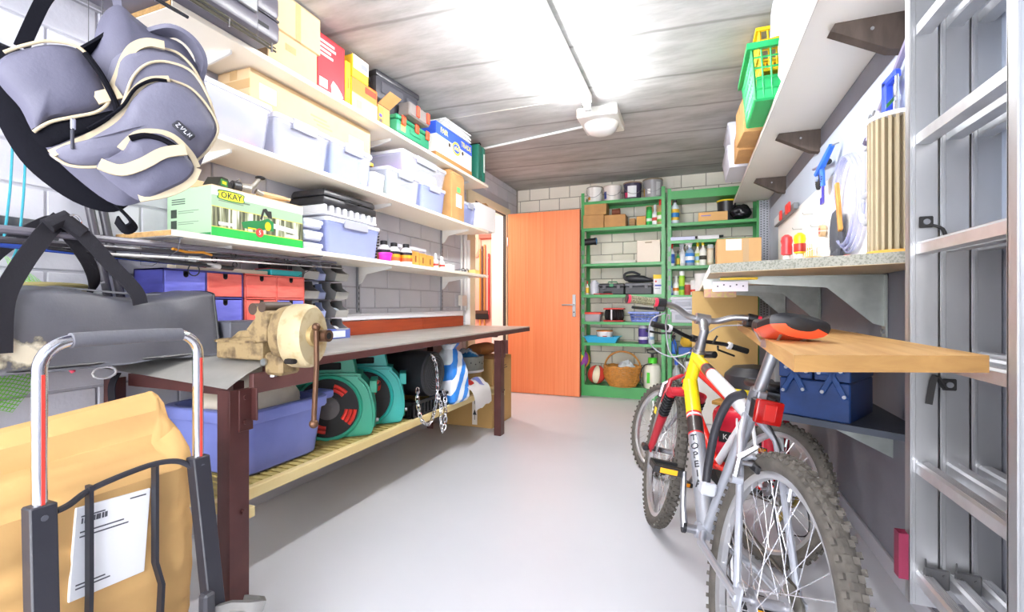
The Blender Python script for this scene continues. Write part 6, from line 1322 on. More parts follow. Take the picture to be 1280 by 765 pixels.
q = MB(BAGM); q.loft([bagring(y, k, tp) for y, k, tp in [(-.52, .6, .23), (-.51, .9, .23)] + [(-.50 + .93*i/40, 1.0, .238 - .03*math.sin(i*.16) ** 2) for i in range(41)] + [(.438, .97, .232), (.445, .90, .232), (.447, .5, .232), (.447, .1, .232)]]); q.done('bag_body', t)
MB(PIPE).tube([(x, .432, z) for x, y, z in bagring(.432, 1.01)], .0045, 6, closed=True).done('end_piping', t)
MB(PIPE).tube([(.135 + .01*mnoise.noise((1, y*6, 1)), y, .008) for y in [-.5 + .92*i/24 for i in range(25)]], .0045, 6).done('bottom_piping', t)
MB(P('#77777c', .5)).tube([(.02, y, .244 - .02*abs(math.sin(y*5))) for y in [-.5 + .92*i/24 for i in range(25)]], 0, flat=(.012, .006)).done('zip', t)
MB(STRM).tube(spline([(.150, -.17, .06), (.152, -.165, .20), (.13, -.12, .30), (.10, -.055, .40), (.095, -.02, .445)], 6), 0, flat=(.046, .004), up0=(1, 0, 0)).done('strap', t)
MB(STRM).tube(spline([(.10, -.03, .445), (.12, .02, .40), (.135, .08, .32), (.150, .145, .235), (.151, .16, .19)], 6), 0, flat=(.042, .004), up0=(1, 0, 0)).done('strap', t)
MB(STRM).tube(spline([(-.12, -.16, .20), (-.06, -.10, .34), (.06, -.04, .43), (.09, -.022, .43)], 6), 0, flat=(.04, .004), up0=(1, 0, 0)).tube(spline([(.09, -.02, .43), (.06, .06, .33), (-.02, .12, .26), (-.1, .14, .22)], 6), 0, flat=(.04, .004), up0=(1, 0, 0)).done('strap', t)
MB(STRM).tube([(.10, -.055, .415), (.098, -.018, .443), (.115, .025, .405)], [.022, .027, .02], 10).done('grip', t); MB(CHROME).tube([(.118 + .0, .0 + .016*math.cos(a), .437 + .02*math.sin(a)) for a in [2*PI*i/14 for i in range(14)]], .003, 6, closed=True).done('ring', t)
for k, (y, z0) in enumerate(((.25, .04), (.33, .03))): pass
o = thing('bag_bracket', 'white steel wall bracket under the overhanging end of the long black bag', 'bracket', (XL, .55, .8115)); MB(P('#d9d9d6', .4)).box(0.002, .30, -.012, .012, -.018, 0, .002).prism([(0.002, -.018), (.26, -.018), (0.002, -.16)], -.004, .004, Matrix(((1,0,0,0),(0,0,1,0),(0,1,0,0),(0,0,0,1)))).done('arm', o)
t = thing('hanging_strap', 'black strap with a white buckle hanging from the bench frame under the long bag', 'strap', (-1.90, 1.02, .735)); MB(STRM).tube(spline([(-.02, .02, .02), (.0, -.01, -.03), (.01, -.005, -.15), (.0, .0, -.25)], 5), 0, flat=(.022, .004)).done('webbing', t); MB(P('#e6e6ea', .3)).tube([(.0 , -.03 + .035*math.cos(a), .03 + .02*math.sin(a)) for a in [2*PI*i/12 for i in range(12)]], .004, 6, closed=True).done('buckle', t)

# landing net
NET = mat('green_net', '#8cf03a', .6); NETD = mat('dark_green_net', '#6cc42e', .6)
t = thing('landing_net', 'bright green landing net with tan rim hanging on the wall behind the long black bag', 'net', (-1.99, .78, 1.0))
def netgrid(fn, nu, nv, m, name, th=.0042):
    q = MB(m); q.grid(fn, nu, nv); bmesh.ops.wireframe(q.bm, faces=q.bm.faces[:], thickness=th, use_replace=True, use_even_offset=False); return q.done(name, t, kind='stuff')
netgrid(lambda u, v: (.02 + .04*math.sin(v*3), -.02 + .19*u, .16 - .17*u*(1 - v*.4) - .11*v), 16, 12, NET, 'upper_mesh')
netgrid(lambda u, v: (.03 + .05*math.sin(u*PI)*math.sin(v*2.4 + .4), -.28 + .43*u*(1 - .35*v), -.10 - .22*v - .02*math.sin(u*7)), 34, 22, NETD, 'lower_mesh')
MB(P('#b9ab72', .6)).tube(spline([(.05, -.28, -.22), (.07, -.05, -.20), (.06, .14, -.185)], 5), .005, 8).done('rim', t); MB(P('#b9ab72', .6)).tube(spline([(.05, -.03, .06), (.08, .06, .065), (.06, .17, .062), (.03, .18, .05)], 5), .008, 8).done('rim', t); MB(P('#f0506a', .4)).cyl((.06, .12, -.20), (.065, .135, -.225), .007, seg=10).done('float', t)
MB(P('#9a9aa2', .3)).tube([(.04, .08, .03), (.03, .24, .08)], .004, 6).done('handle_rod', t)
o = MB(P('#2a8fa0', .5)).tube(spline([(0, 0, .30), (.01, -.01, .15), (.0, -.02, 0), (.004, -.03, -.06)], 5), .0035, 8).tube(spline([(0, .03, .29), (.012, .02, .14), (.004, .012, 0), (.0, .0, -.06)], 5), .0035, 8).done('rope_pair'); o.location = (-1.96, .78, 1.20); tag(o, 'pair of teal cords hanging on the wall below the backpack', 'cord')
tag(MB(P('#3a3b42', .5)).box(-2.026, -1.965, .50, .90, 1.205, 1.275, .012, seg=2).done('rod_case'), 'dark flat rod case fixed on the wall behind the teal cords', 'case')
for k, (y0, y1, lab) in enumerate(((.96, 1.085, 'dark slim pole leaning on the wall below the backpack, left of a pair'), (1.0, 1.125, 'dark slim pole leaning on the wall below the backpack, right of a pair'))):
    tag(MB(P('#46434a', .35)).tube([(-1.985 + .0*k, y1, .8075), (-2.0, y0, 1.55)], .0135, 12).done('slim_pole'), lab, 'pole')
for k, (y0, y1) in enumerate(((.55, .66), (.60, .70))):
    tag(MB(P('#3a3a42', .35)).tube([(-1.99, y1, .002), (-1.99, y0, 1.40)], .014, 12).done('floor_pole'), ('dark pole standing on the floor at the left picture edge, outer one', 'dark pole standing on the floor at the left picture edge, inner one')[k], 'pole')

# ---------------------------------------------------------------- backpack hanging at the upper left
VIO = mat('grey_violet_nylon', '#5b5a6c', .6, var=.12, vscale=5, bump=.08, bscale=160); CRE = mat('cream_trim', '#c4b496', .7, var=.1, vscale=20); NAV = mat('black_padding', '#121218', .95, bump=.1, bscale=120, spec=.1); VIO2 = mat('grey_violet_light', '#6c6b7c', .6, var=.12, vscale=4, bump=.08, bscale=160)
t = thing('backpack', 'grey-violet backpack with cream trim hanging by its top loop at the upper left', 'backpack', (-1.232, .648, 1.436), R(62))
sp = lambda o, n=4: [(p.x, p.y) for p in spline(o, n, True)]
bA = [(-0.196, 0.087), (-0.182, -0.023), (-0.157, -0.097), (-0.122, -0.152), (-0.06, -0.203), (0.0, -0.22), (0.036, -0.2), (0.05, -0.163), (0.047, -0.05), (0.0, 0.05), (-0.06, 0.10), (-0.146, 0.11)]
bB = [(-0.031, 0.116), (-0.013, 0.208), (0.018, 0.25), (0.047, 0.233), (0.087, 0.211), (0.138, 0.205), (0.174, 0.148), (0.198, 0.074), (0.212, 0.021), (0.188, -0.05), (0.169, -0.1), (0.133, -0.152), (0.064, -0.193), (0.014, -0.208), (-0.046, -0.164), (-0.102, -0.099), (-0.114, -0.048), (-0.059, 0.002)]
bC = [(-0.169, 0.016), (-0.151, 0.052), (-0.124, 0.075), (-0.089, 0.097), (-0.046, 0.102), (-0.024, 0.077), (-0.006, 0.04), (0.003, 0.007), (-0.016, -0.025), (-0.056, -0.047), (-0.089, -0.065), (-0.111, -0.09), (-0.131, -0.045), (-0.154, -0.014)]
bD = [(-0.089, -0.134), (-0.054, -0.114), (-0.006, -0.066), (0.023, -0.029), (0.04, 0.017), (0.067, 0.057), (0.102, 0.074), (0.147, 0.064), (0.181, 0.027), (0.199, -0.015), (0.181, -0.063), (0.156, -0.097), (0.095, -0.091+.0), (0.033, -0.125), (-0.018, -0.149), (-0.06, -0.154)]
bE = [(-0.017, -0.157), (0.019, -0.12), (0.038, -0.083), (0.071, -0.065), (0.101, -0.068), (0.13, -0.091), (0.152, -0.127), (0.138, -0.162), (0.098, -0.193), (0.058, -0.216), (0.026, -0.201)]
bF = [(-0.006, 0.018), (0.007, 0.1), (0.034, 0.133), (0.069, 0.153), (0.113, 0.15), (0.152, 0.125), (0.176, 0.087), (0.188, 0.051), (0.152, 0.0), (0.109, -.02), (0.071, -.03), (0.041, -.04), (0.02, -0.03)]
MB(NAV).pillow(sp(bA), .02, .03, y=.045).done('back_panel', t)
MB(VIO).pillow(sp(bB), .06, .04, y=0.0, pw=3).noise(.006, 11, 1).done('main_body', t)
MB(VIO2).pillow(sp(bF), .025, .03, y=-.05, pw=3).noise(.005, 14, 6).done('upper_pocket', t)
MB(VIO).pillow(sp(bC), .032, .05, y=-.055, pw=3).noise(.004, 12, 2).done('side_pocket', t)
MB(VIO2).pillow(sp(bD), .04, .05, y=-.085, pw=3).noise(.005, 12, 3).done('front_pocket', t)
MB(VIO).pillow(sp(bE), .03, .04, y=-.135, pw=3).noise(.004, 14, 4).done('lower_pocket', t)
C3 = lambda pts, y: [(x, y, z) for x, z in pts]
for nm, pts, y, fl, tb in (('piping', [(-0.111, -0.092), (-0.088, -0.067), (-0.055, -0.048), (-0.016, -0.026), (0.003, 0.005), (-0.006, 0.038), (-0.024, 0.075), (-0.046, 0.1), (-0.088, 0.097), (-0.124, 0.075), (-0.151, 0.052)], -.072, None, .0034),
        ('trim_band', [(0.005, 0.018), (0.018, 0.06), (0.030, 0.105), (0.045, 0.135), (0.069, 0.154), (0.098, 0.158)], -.066, (.018, .004), 0), ('trim_band', [(-.02, .0), (.02, .025)], -.072, (.024, .005), 0),
        ('piping', [(0.02, -0.023), (0.03, 0.02), (0.043, 0.066), (0.068, 0.102), (0.104, 0.118), (0.15, 0.11), (.182, .06), (.196, .01)], -.078, None, .003),
        ('piping', [(0.098, 0.158), (0.128, 0.155), (0.159, 0.125), (0.19, 0.06)], -.052, None, .003),
        ('trim_band', [(-0.085, -0.136), (-0.05, -0.108), (-0.006, -0.068), (0.024, -0.028), (0.04, 0.018), (0.067, 0.056), (0.105, 0.072)], -.095, (.014, .004), 0),
        ('piping', [(0.105, 0.074), (0.147, 0.066), (0.182, 0.029), (0.2, -0.015), (0.183, -0.063), (0.158, -0.098)], -.090, None, .003),
        ('piping', [(-.085, -.136), (-.06, -.153), (-.02, -.149), (.033, -.126)], -.094, None, .003),
        ('trim_band', [(-0.012, -0.158), (0.02, -0.165), (0.055, -0.145), (0.09, -0.115), (0.128, -0.10)], -.168, (.022, .004), 0),
        ('trim_band', [(0.02, -0.115), (0.045, -0.08), (0.075, -0.067), (0.108, -0.07), (0.139, -0.10), (0.152, -0.128)], -.142, (.012, .004), 0),
        ('trim_band', [(0.05, -0.212), (0.10, -0.193), (0.138, -0.163), (0.152, -0.130)], -.142, (.016, .004), 0)):
    q = MB(CRE); P3 = spline(C3(pts, y), 5)
    if fl:
        w_, th_ = fl; rg = []
        for i, p in enumerate(P3):
            tg = (P3[min(i + 1, len(P3) - 1)] - P3[max(i - 1, 0)]).normalized(); n_ = Vector((-tg.z, 0, tg.x))
            rg.append([tuple(p + n_*a + Vector((0, b, 0))) for a, b in ((-w_/2, -th_), (w_/2, -th_), (w_/2, th_), (-w_/2, th_))])
        q.loft(rg)
    else: q.tube(P3, tb, 8)
    q.done(nm, t)
MB(NAV).pillow(sp([(-0.114, -0.085), (-0.095, -0.118), (-0.05, -0.085), (-0.006, -0.05), (0.01, -0.015), (-0.019, -0.030), (-0.069, -0.058)]), .006, .01, y=-.064).done('dark_opening', t)
MB(NAV).tube(spline(C3([(.035, -.095), (.06, -.083), (.09, -.085), (.118, -.10)], -.160), 5), 0.006, 8).tube(spline(C3([(-.03, -.075), (.02, -.02), (.045, .03), (.075, .058), (.10, .064)], -.104), 5), .0035, 6).done('zip', t)
MB(CHROME).box(-.056, -.048, -.115, -.108, -.085, -.062, .002).m(P('#3a3a44', .5)).box(-.056, -.050, -.118, -.112, -.125, -.085, .002).done('zip_pull', t); MB(CHROME).box(.008, .03, -.118, -.112, -.085, -.075, .002).done('zip_pull', t)
q = MB(P('#2c2c34', .5)); Mb = Matrix.Translation((.128, -.133, -.048)) @ Matrix.Rotation(R(40), 4, 'Y'); q.box(-.022, .022, -.003, .003, -.010, .010, .003, M=Mb); bd = q.done('badge', t)
MB(P('#d9d9de', .5)).tube([Mb @ Vector(p) for p in ((-.016, -.0036, .004), (-.011, -.0036, .004), (-.016, -.0036, -.004), (-.010, -.0036, -.005))], .0011, 4).tube([Mb @ Vector(p) for p in ((-.006, -.0036, .004), (-.005, -.0036, -.004), (.0, -.0036, .004))], .0011, 4).tube([Mb @ Vector(p) for p in ((.003, -.0036, .004), (.003, -.0036, -.004), (.008, -.0036, -.004))], .0011, 4).tube([Mb @ Vector(p) for p in ((.011, -.0036, -.004), (.011, -.0036, .004), (.016, -.0036, -.004), (.016, -.0036, .004))], .0011, 4).done('emblem', bd)
MB(NAV).tube(spline(C3([(-0.137, 0.105), (-0.108, 0.207), (-0.084, 0.27), (-.06, .40)], .02), 5), 0, flat=(.024, .004)).done('shoulder_strap', t)
MB(VIO2).tube(spline([(.079, .0, .205), (.117, -.02, .220), (.154, -.02, .207), (.176, -.01, .172), (.168, .0, .12)], 6), 0, flat=(.04, .010)).done('padded_strap', t)
MB(NAV).tube(spline([(-.06, .0, .10), (-.02, -.02, .135), (.0, -.02, .16)], 5), 0, flat=(.03, .006)).tube(spline([(-.035, -.075, .09), (-.01, -.08, .05), (.012, -.075, .0), (.015, -.07, -.03)], 5), .006, 8).done('buckle_strap', t)
MB(NAV).tube(spline([(.0, .02, -.19), (.03, .01, -.225), (.045, 0, -.25), (.03, .0, -.262), (.015, .01, -.24)], 5), 0, flat=(.03, .004)).done('hanging_loop', t)
MB(VIO2).tube(spline([(.018, .0, .235), (.012, .0, .30), (.0, .0, .50), (0, 0, .93)], 5), 0, flat=(.016, .004)).done('top_loop', t)
MB(ZINC).tube([(0, 0, .984), (0, 0, .94), (.008, 0, .925), (.012, 0, .94)], .003, 6).done('ceiling_hook', t)
# rods slung across the corner near the ceiling
for k, (a, b, r_, lab) in enumerate((((-1.62, .30, 1.70), (-1.62, 1.35, 1.88), .010, 'black rod slung on cords high behind the backpack, lower one'), ((-1.66, .30, 1.755), (-1.66, 1.25, 1.80), .008, 'black rod slung on cords high behind the backpack, upper one'))):
    pass
def sling_rod(label, a, b, r_, m, group=None):
    t = thing('fishing_rod', label, 'fishing rod', a, 0, group); A, B = Vector(a), Vector(b); d = B - A
    MB(m).tube([Vector((0, 0, 0)), d*.5, d], [r_, r_*.9, r_*.6], 10).done('blank', t)
    for f in (.2, .8): p = d*f; MB(P('#5a5a5e', .5)).tube([p + Vector((0, 0, .0)), Vector((p.x, p.y, ZC - a[2]))], .0012, 5).done('hanging_cord', t)
sling_rod('black rod hanging on cords high behind the backpack', (-1.80, .50, 1.735), (-1.80, 1.04, 1.70), .010, RODM)
sling_rod('second black rod hanging on cords high behind the backpack', (-1.78, .50, 1.69), (-1.78, .98, 1.665), .008, RODM)
sling_rod('black rod with rubber end hanging just below the hard case', (-1.52, .62, 1.93), (-1.52, 1.02, 1.93), .009, RODM)
t0 = thing('fishing_rod', 'long olive fishing rod with rings hanging along the top shelf under the hard case', 'fishing rod', (-1.545, .70, 2.0)); 
MB(P('#4a4638', .3)).tube([(0, 0, 0), (.0, .35, .012), (-.02, .70, .02)], [.009, .008, .004], 8).tube([(.012, 0, .014), (.012, .35, .022), (-.01, .69, .026)], [.006, .005, .003], 8).done('blank', t0)
for f in (.12, .3, .48, .66): MB(CHROME).tube([(.004, f, .006 + .018*f + .012), (.004, f - .0, -.006)], .004, 6).done('ring', t0)
for f in (.1, .6): MB(P('#5a5a5e', .5)).tube([(0, f, .01), (0, f, .415)], .0012, 5).done('hanging_cord', t0)
# ---------------------------------------------------------------- bicycles (local x forward, y left, z up; origin at the rear contact)
TYRE = mat('tyre_rubber', '#55504a', .85, var=.35, vscale=30, bump=.15, bscale=120); RIM = mat('rim_alloy', '#c9c9cb', .3, .75, var=.12, vscale=10)
SILV = mat('silver_frame', '#b0b3bc', .3, .5, var=.06, vscale=6); YELF = P('#f0d21e', .25); REDF = P('#e0281f', .25); DKF = P('#37302f', .3); WHF = P('#d9dbe0', .3); DRED = P('#a81f2c', .28); ALUP = mat('polished_alloy', '#a2a2a7', .34, .85); BLKP = P('#1c1c1f', .4); GREYP_ = P('#5b5b60', .4)
def circ(r, n, y=0.0, ph=0.0): return [(r*math.cos(2*PI*k/n + ph), y, r*math.sin(2*PI*k/n + ph)) for k in range(n)]
SPK = {}
def wheel(parent, loc, r, name, steer=0.0, tt=.0235, rear=False, rimw=.013, nk=72, skin=False):
    rr = r - 2*tt*.92 - .004
    q = MB(RIM); prof = [(rr + .012, -rimw), (rr - .004, -rimw), (rr - .012, -rimw*.6), (rr - .012, rimw*.6), (rr - .004, rimw), (rr + .012, rimw)]
    q.loft([[(x*math.cos(a), y, x*math.sin(a)) for x, y in prof] for a in [2*PI*k/64 for k in range(65)]], caps=False); bmesh.ops.remove_doubles(q.bm, verts=q.bm.verts[:], dist=1e-5)
    w = q.done(name, parent); w.location = loc; w.rotation_euler = (0, 0, steer)
    q = MB(TYRE); q.tube(circ(r - tt, 72), tt, 12, closed=True)
    for k in range(nk):
        a = 2*PI*k/nk
        for yy, off, da, w_, h_ in ((-.007, 0.0, 0, .010, .012), (.007, 0.0, PI/nk, .010, .012), (-.020, -.0065, PI/nk, .010, .010), (.020, -.0065, 0, .010, .010)):
            M = Matrix.Rotation(-(a + da), 4, 'Y') @ Matrix.Translation((r - .001 + off, yy, 0)) @ Matrix.Rotation(yy*-28, 4, 'Z')
            q.box(-.004, .0045, -w_/2, w_/2, -h_/2, h_/2, M=M)
    q.done('tyre', w)
    if skin: MB(P('#b0603c', .6)).tube(circ(rr + .018, 64, -tt*.62), .0015, 5, closed=True).tube(circ(rr + .018, 64, tt*.62), .0015, 5, closed=True).done('red_line', w)
    hw = .045
    q = MB(ALUP); q.cyl((0, -hw, 0), (0, hw, 0), .012, seg=14).cyl((0, -hw + .006, 0), (0, -hw + .012, 0), .026, seg=20).cyl((0, hw - .012, 0), (0, hw - .006, 0), .026, seg=20).cyl((0, -hw - .02, 0), (0, hw + .02, 0), .006, seg=10); q.done('hub', w)
    for s in (-1, 1):
        for tg in (-1, 1):
            key = (round(r, 3), s, tg, steer is None)
            for k in range(8):
                a = 2*PI*k/8 + (PI/8 if tg > 0 else 0) + (PI/16 if s > 0 else 0)
                if key not in SPK or SPK[key] is None:
                    p0 = Vector((.024*math.cos(tg*1.15), s*(hw - .009), .024*math.sin(tg*1.15))); p1 = Vector((rr - .008, s*.003, 0))
                    o = MB(mat('spoke_steel', '#e4e4e8', .2, .9)).tube([p0, p1], .0011, 4).done('spoke', w); SPK[key] = o
                else:
                    o = inst(SPK[key], w)
                o.rotation_euler = (0, -a, 0)
    MB(P('#e8e8ea', .4)).cyl((.0, 0, rr - .045), (0, 0, rr - .012), .003, seg=8).done('valve', w)
    if rear:
        q = MB(mat('cog_steel', '#8d8a80', .35, .8)); 
        for k in range(6): q.cyl((0, -hw - .002 - .0045*k, 0), (0, -hw - .0005 - .0045*k, 0), .052 - .006*k, seg=28)
        q.done('cassette', w)
    return w
def ttube(q, a, b, r, segs, seg=14, r2=None):
    """tube painted in lengths: segs = [(f0, f1, material)]"""
    a, b = Vector(a), Vector(b); r2 = r2 or r
    for f0, f1, m in segs: q.m(m); q.cyl(a.lerp(b, f0), a.lerp(b, f1), r + (r2 - r)*f0, r + (r2 - r)*f1, seg=seg)
def along(a, b, f, off=(0, 0, 0)): return Vector(a).lerp(Vector(b), f) + Vector(off)

# ---- silver bicycle in front
b1 = thing('bicycle', 'silver and yellow mountain bicycle with red fork and red-sided saddle, nearest the viewer', 'bicycle', (.104, 1.169, 0), rot=(.1794, 0, PI/2 + .2573), group=None)
HT, HB_, BB, SC, RA, FA = (.868, 0, .815), (.912, 0, .665), (.425, 0, .285), (.262, 0, .745), (0, 0, .33), (1.11, 0, .33)
wheel(b1, RA, .33, 'rear_wheel', rear=True, skin=True); wheel(b1, FA, .33, 'front_wheel', steer=-.03, skin=True)
q = MB(YELF); ttube(q, along(HB_, HT, -.06), along(HB_, HT, 1.04), .025, [(0, 1, YELF)], 18)
DT0, DT1 = along(HB_, HT, .18), BB
ttube(q, DT0, DT1, .029, [(0, .27, YELF), (.27, .285, P('#d8262c', .3)), (.285, .30, WHF), (.30, .31, P('#d8262c', .3)), (.31, .42, DKF), (.42, .43, P('#d8262c', .3)), (.43, 1, SILV)], 18)
TT0, TT1 = along(HB_, HT, .86), along(SC, BB, .10)
ttube(q, TT0, TT1, .022, [(0, .24, YELF), (.24, .255, P('#d8262c', .3)), (.255, .36, DKF), (.36, .375, P('#d8262c', .3)), (.375, 1, WHF)], 16)
ttube(q, SC, BB, .018, [(0, 1, SILV)], 16); q.cyl(along(SC, BB, -.02), along(SC, BB, .05), .022, seg=16)
q.m(SILV).cyl((BB[0], -.036, BB[2]), (BB[0], .036, BB[2]), .024, seg=18)
for s in (-1, 1):
    q.tube([along(SC, BB, .10, (0, s*.012, 0)), (.20, s*.046, .655), (.01, s*.068, .345)], [.010, .0095, .0085], 10)
    q.tube([(BB[0] - .02, s*.02, BB[2]), (BB[0] - .09, s*.045, BB[2] + .002), (.20, s*.060, .308), (.0, s*.068, .325)], [.012, .012, .010, .009], 10)
    q.box(-.022, .022, s*.068 - .003, s*.068 + .003, .30, .36, .004); q.cyl((.13, s*.052, .555), (.13, s*.078, .555), .012, seg=12)
q.tube([(.165, -.045, .60), (.15, -.03, .615), (.15, .03, .615), (.165, .045, .60)], .008, 8)
q.done('frame', b1)
for k, ch in enumerate('TOPEIA'):     # lettering runs down the rear left flank of the down tube
    d_ = (Vector(BB) - DT0).normalized(); rr_ = Vector((d_.z, 0, -d_.x)); rr_ = -rr_ if rr_.x > 0 else rr_
    n_ = (Vector((0, .66, 0)) + rr_*.75).normalized(); p = along(DT0, DT1, .47 + .058*k) + n_*.0285
    e2 = -d_; e1 = e2.cross(n_).normalized()
    M = Matrix(((e1.x, e2.x, n_.x, p.x), (e1.y, e2.y, n_.y, p.y), (e1.z, e2.z, n_.z, p.z), (0, 0, 0, 1)))
    o = text(ch, .036, P('#23252c', .4), b1, (0, 0, 0), (0, 0, 0), 'lettering', .0015, bold=.0003)
    o.location = M.to_translation(); o.rotation_euler = M.to_euler()
# fork
q = MB(DRED); CR = along(HB_, HT, -.14)
q.tube([(CR.x + .004, -.062, CR.z - .012), (CR.x, 0, CR.z), (CR.x + .004, .062, CR.z - .012)], .02, 10)
for s in (-1, 1):
    A = Vector((CR.x + .004, s*.062, CR.z - .01)); B = Vector((FA[0] - .01, s*.062, .335)); q.m(DRED).cyl(A.lerp(B, .40), B, .020, .014, seg=14); q.m(STEEL).cyl(A, A.lerp(B, .4), .012, seg=12); q.m(DRED).cyl(A.lerp(B, -.02), A.lerp(B, .06), .02, seg=14); q.m(DRED).box(B.x - .014, B.x + .018, B.y - .005, B.y + .005, .315, .35, .004)
    bt = MB(BLKP)
    for k in range(7): bt.cyl(A.lerp(B, .07 + .048*k), A.lerp(B, .07 + .048*k + .026), .0235, .0195, seg=14)
    bt.done('fork_boot', b1)
q.m(DRED).tube([(FA[0] - .075, -.062, .56), (FA[0] - .07, -.045, .668), (FA[0] - .068, 0, .695), (FA[0] - .07, .045, .668), (FA[0] - .075, .062, .56)], .010, 8); q.done('fork', b1)
MB(P('#e6c83a', .4)).box(FA[0] - .062, FA[0] - .03, .078, .083, .50, .53, .002).done('sticker', b1)
MB(BLKP).cyl((FA[0], -.07, .33), (FA[0], .095, .33), .012, seg=12).box(FA[0] - .03, FA[0] + .03, .075, .10, .318, .345, .006).done('quick_release', b1)
# cockpit
ST0 = along(HB_, HT, 1.02); q = MB(ALUP); q.cyl(ST0, along(HB_, HT, 1.30), .020, seg=16).cyl(along(HB_, HT, 1.02), along(HB_, HT, 1.10), .026, seg=16); SB = Vector((.895, 0, .955))
q.tube([along(HB_, HT, 1.22), along(HB_, HT, 1.62), SB], [.017, .018, .019], 12).cyl((SB.x, -.028, SB.z), (SB.x, .028, SB.z), .023, seg=16); q.done('stem', b1)
BAR = spline([(SB.x, 0, SB.z), (SB.x + .005, .055, SB.z + .002), (SB.x - .01, .12, SB.z + .030), (SB.x - .03, .19, SB.z + .036), (SB.x - .055, .325, SB.z + .028)], 6)
barp = [Vector((p.x, -p.y, p.z)) for p in BAR[::-1]] + BAR[1:]
hb = MB(ALUP).tube(barp, .0125, 12).done('handlebar', b1)
GR = mat('grip_pattern', '#8b8668', .7, var=.5, vscale=220, col2='#55513c', bump=.4, bscale=250, lo=.45, hi=.55)
for s in (-1, 1):
    f = lambda y: (SB.x - .03 - .025*(y - .19)/.135, s*y, SB.z + .036 - .008*(y - .19)/.135)
    MB(GR if s > 0 else BLKP).tube([f(.205), f(.32)], .0165, 14).done('grip', hb); MB(P('#d8304a', .4)).tube([f(.199), f(.212)], .0185, 14).tube([f(.312), f(.322)], .0185, 14).m(BLKP).tube([f(.321), f(.328)], .0175, 14).done('grip_ring', hb)
    MB(BLKP).tube([f(.165), f(.198)], .019, 12).box(f(.18)[0] - .01, f(.18)[0] + .045, s*.18 - .02, s*.18 + .02, f(.18)[2] - .035, f(.18)[2] - .008, .006).done('shifter', hb)
    MB(ALUP if s < 0 else BLKP).tube(spline([(f(.17)[0] + .03, s*.16, f(.17)[2] - .018), (f(.2)[0] + .06, s*.20, f(.2)[2] - .028), (f(.28)[0] + .045, s*.29, f(.28)[2] - .032)], 4), .006, 8).done('brake_lever', hb)
WCAB = P('#96979f', .4)
for pts in ([(.90, .15, .955), (.97, .19, .91), (.98, .17, .81), (.94, .09, .775), (.91, .02, .81)], [(.90, .14, .95), (.99, .12, .90), (1.0, .08, .79), (.96, .01, .73), (1.03, 0.0, .685)], [(.90, -.16, .96), (1.03, -.10, .93), (1.02, -.03, .83), (.90, -.03, .77)]): MB(WCAB).tube(spline(pts, 8), .003, 6).done('cable', b1)
# seat post, saddle, light, lock
SP1 = along(SC, BB, -.325); MB(STEEL).cyl(along(SC, BB, -.02), SP1, .0155, seg=16).done('seat_post', b1); MB(ALUP).cyl(along(SC, BB, -.07), along(SC, BB, .0), .022, seg=16).box(SC[0] - .04, SC[0] - .016, -.012, .012, SC[2] - .0, SC[2] + .03, .003).done('seat_clamp', b1)
sx0, sz0 = SP1.x + .005, SP1.z + .012
def sad(s):   # s from tail 0 to nose 1 : half width, height
    w = .072 - .010*s if s < .35 else .0685 - .046*min(1, (s - .35)/.4) if s < .75 else .0225 - .006*(s - .75)/.25
    return w
q = MB(BLKP); rgs = []
for i in range(25):
    s = i/24; x = sx0 - .125 + .265*s; w = sad(s); e = 1 if .04 < s < .97 else .55
    w *= e; zc = sz0 + .045 + .014*(1 - s)**2 + .006*math.cos(s*6.0); hh = (.030 - .008*s)*e
    rgs.append([(x, w*math.cos(a), zc + (hh*.75 if math.sin(a) > 0 else hh*1.2)*(abs(math.sin(a))**.8)*(1 if math.sin(a) > 0 else -1)) for a in [2*PI*k/20 for k in range(20)]])
q.loft(rgs); q.m(P('#e2502c', .4))
q.bm.normal_update()
for f in q.bm.faces:
    c = f.calc_center_median(); s = (c.x - sx0 + .125)/.265
    zc = sz0 + .045 + .014*(1 - s)**2 + .006*math.cos(s*6.0)
    if zc - .040 < c.z < zc - .007 and -.02 < s < .88: f.material_index = 1
q.done('saddle', b1)
q = MB(STEEL)
for s in (-1, 1): q.tube([(sx0 - .10, s*.03, sz0 + .035), (sx0 - .06, s*.022, sz0 + .006), (sx0 + .04, s*.02, sz0 + .004), (sx0 + .11, s*.012, sz0 + .03)], .0035, 8)
q.m(ALUP).box(sx0 - .025, sx0 + .025, -.026, .026, sz0 - .012, sz0 + .012, .004); q.done('saddle_rail', b1)
rl = MB(P('#8a100d', .12)).box(SC[0] - .075, SC[0] - .055, -.045, .025, SC[2] - .05, SC[2] + .015, .006, seg=2).done('rear_reflector', b1)
MB(BLKP).box(SC[0] - .058, SC[0] - .02, -.042, .022, SC[2] - .045, SC[2] + .012, .005).cyl((SC[0] - .05, -.03, SC[2] + .01), (SC[0], 0, SC[2] + .025), .008).done('reflector_mount', b1)
MB(P('#a4201a', .15)).box(SC[0] - .0765, SC[0] - .0748, -.025, .005, SC[2] - .04, SC[2] + .005, .002).done('lens_panel', rl)
MB(P('#2c2c32', .35)).tube(spline([(SC[0] + .01, .03, SC[2] + .01), (SC[0] + .05, .05, SC[2] - .02), (SC[0] + .085, .06, SC[2] - .11), (SC[0] + .105, .055, SC[2] - .22), (SC[0] + .11, .05, SC[2] - .29)], 7), .0125, 12).done('cable_lock', b1); MB(P('#b9bcc4', .35)).box(SC[0] + .09, SC[0] + .13, .02, .065, SC[2] - .325, SC[2] - .285, .006).done('lock_bracket', b1)
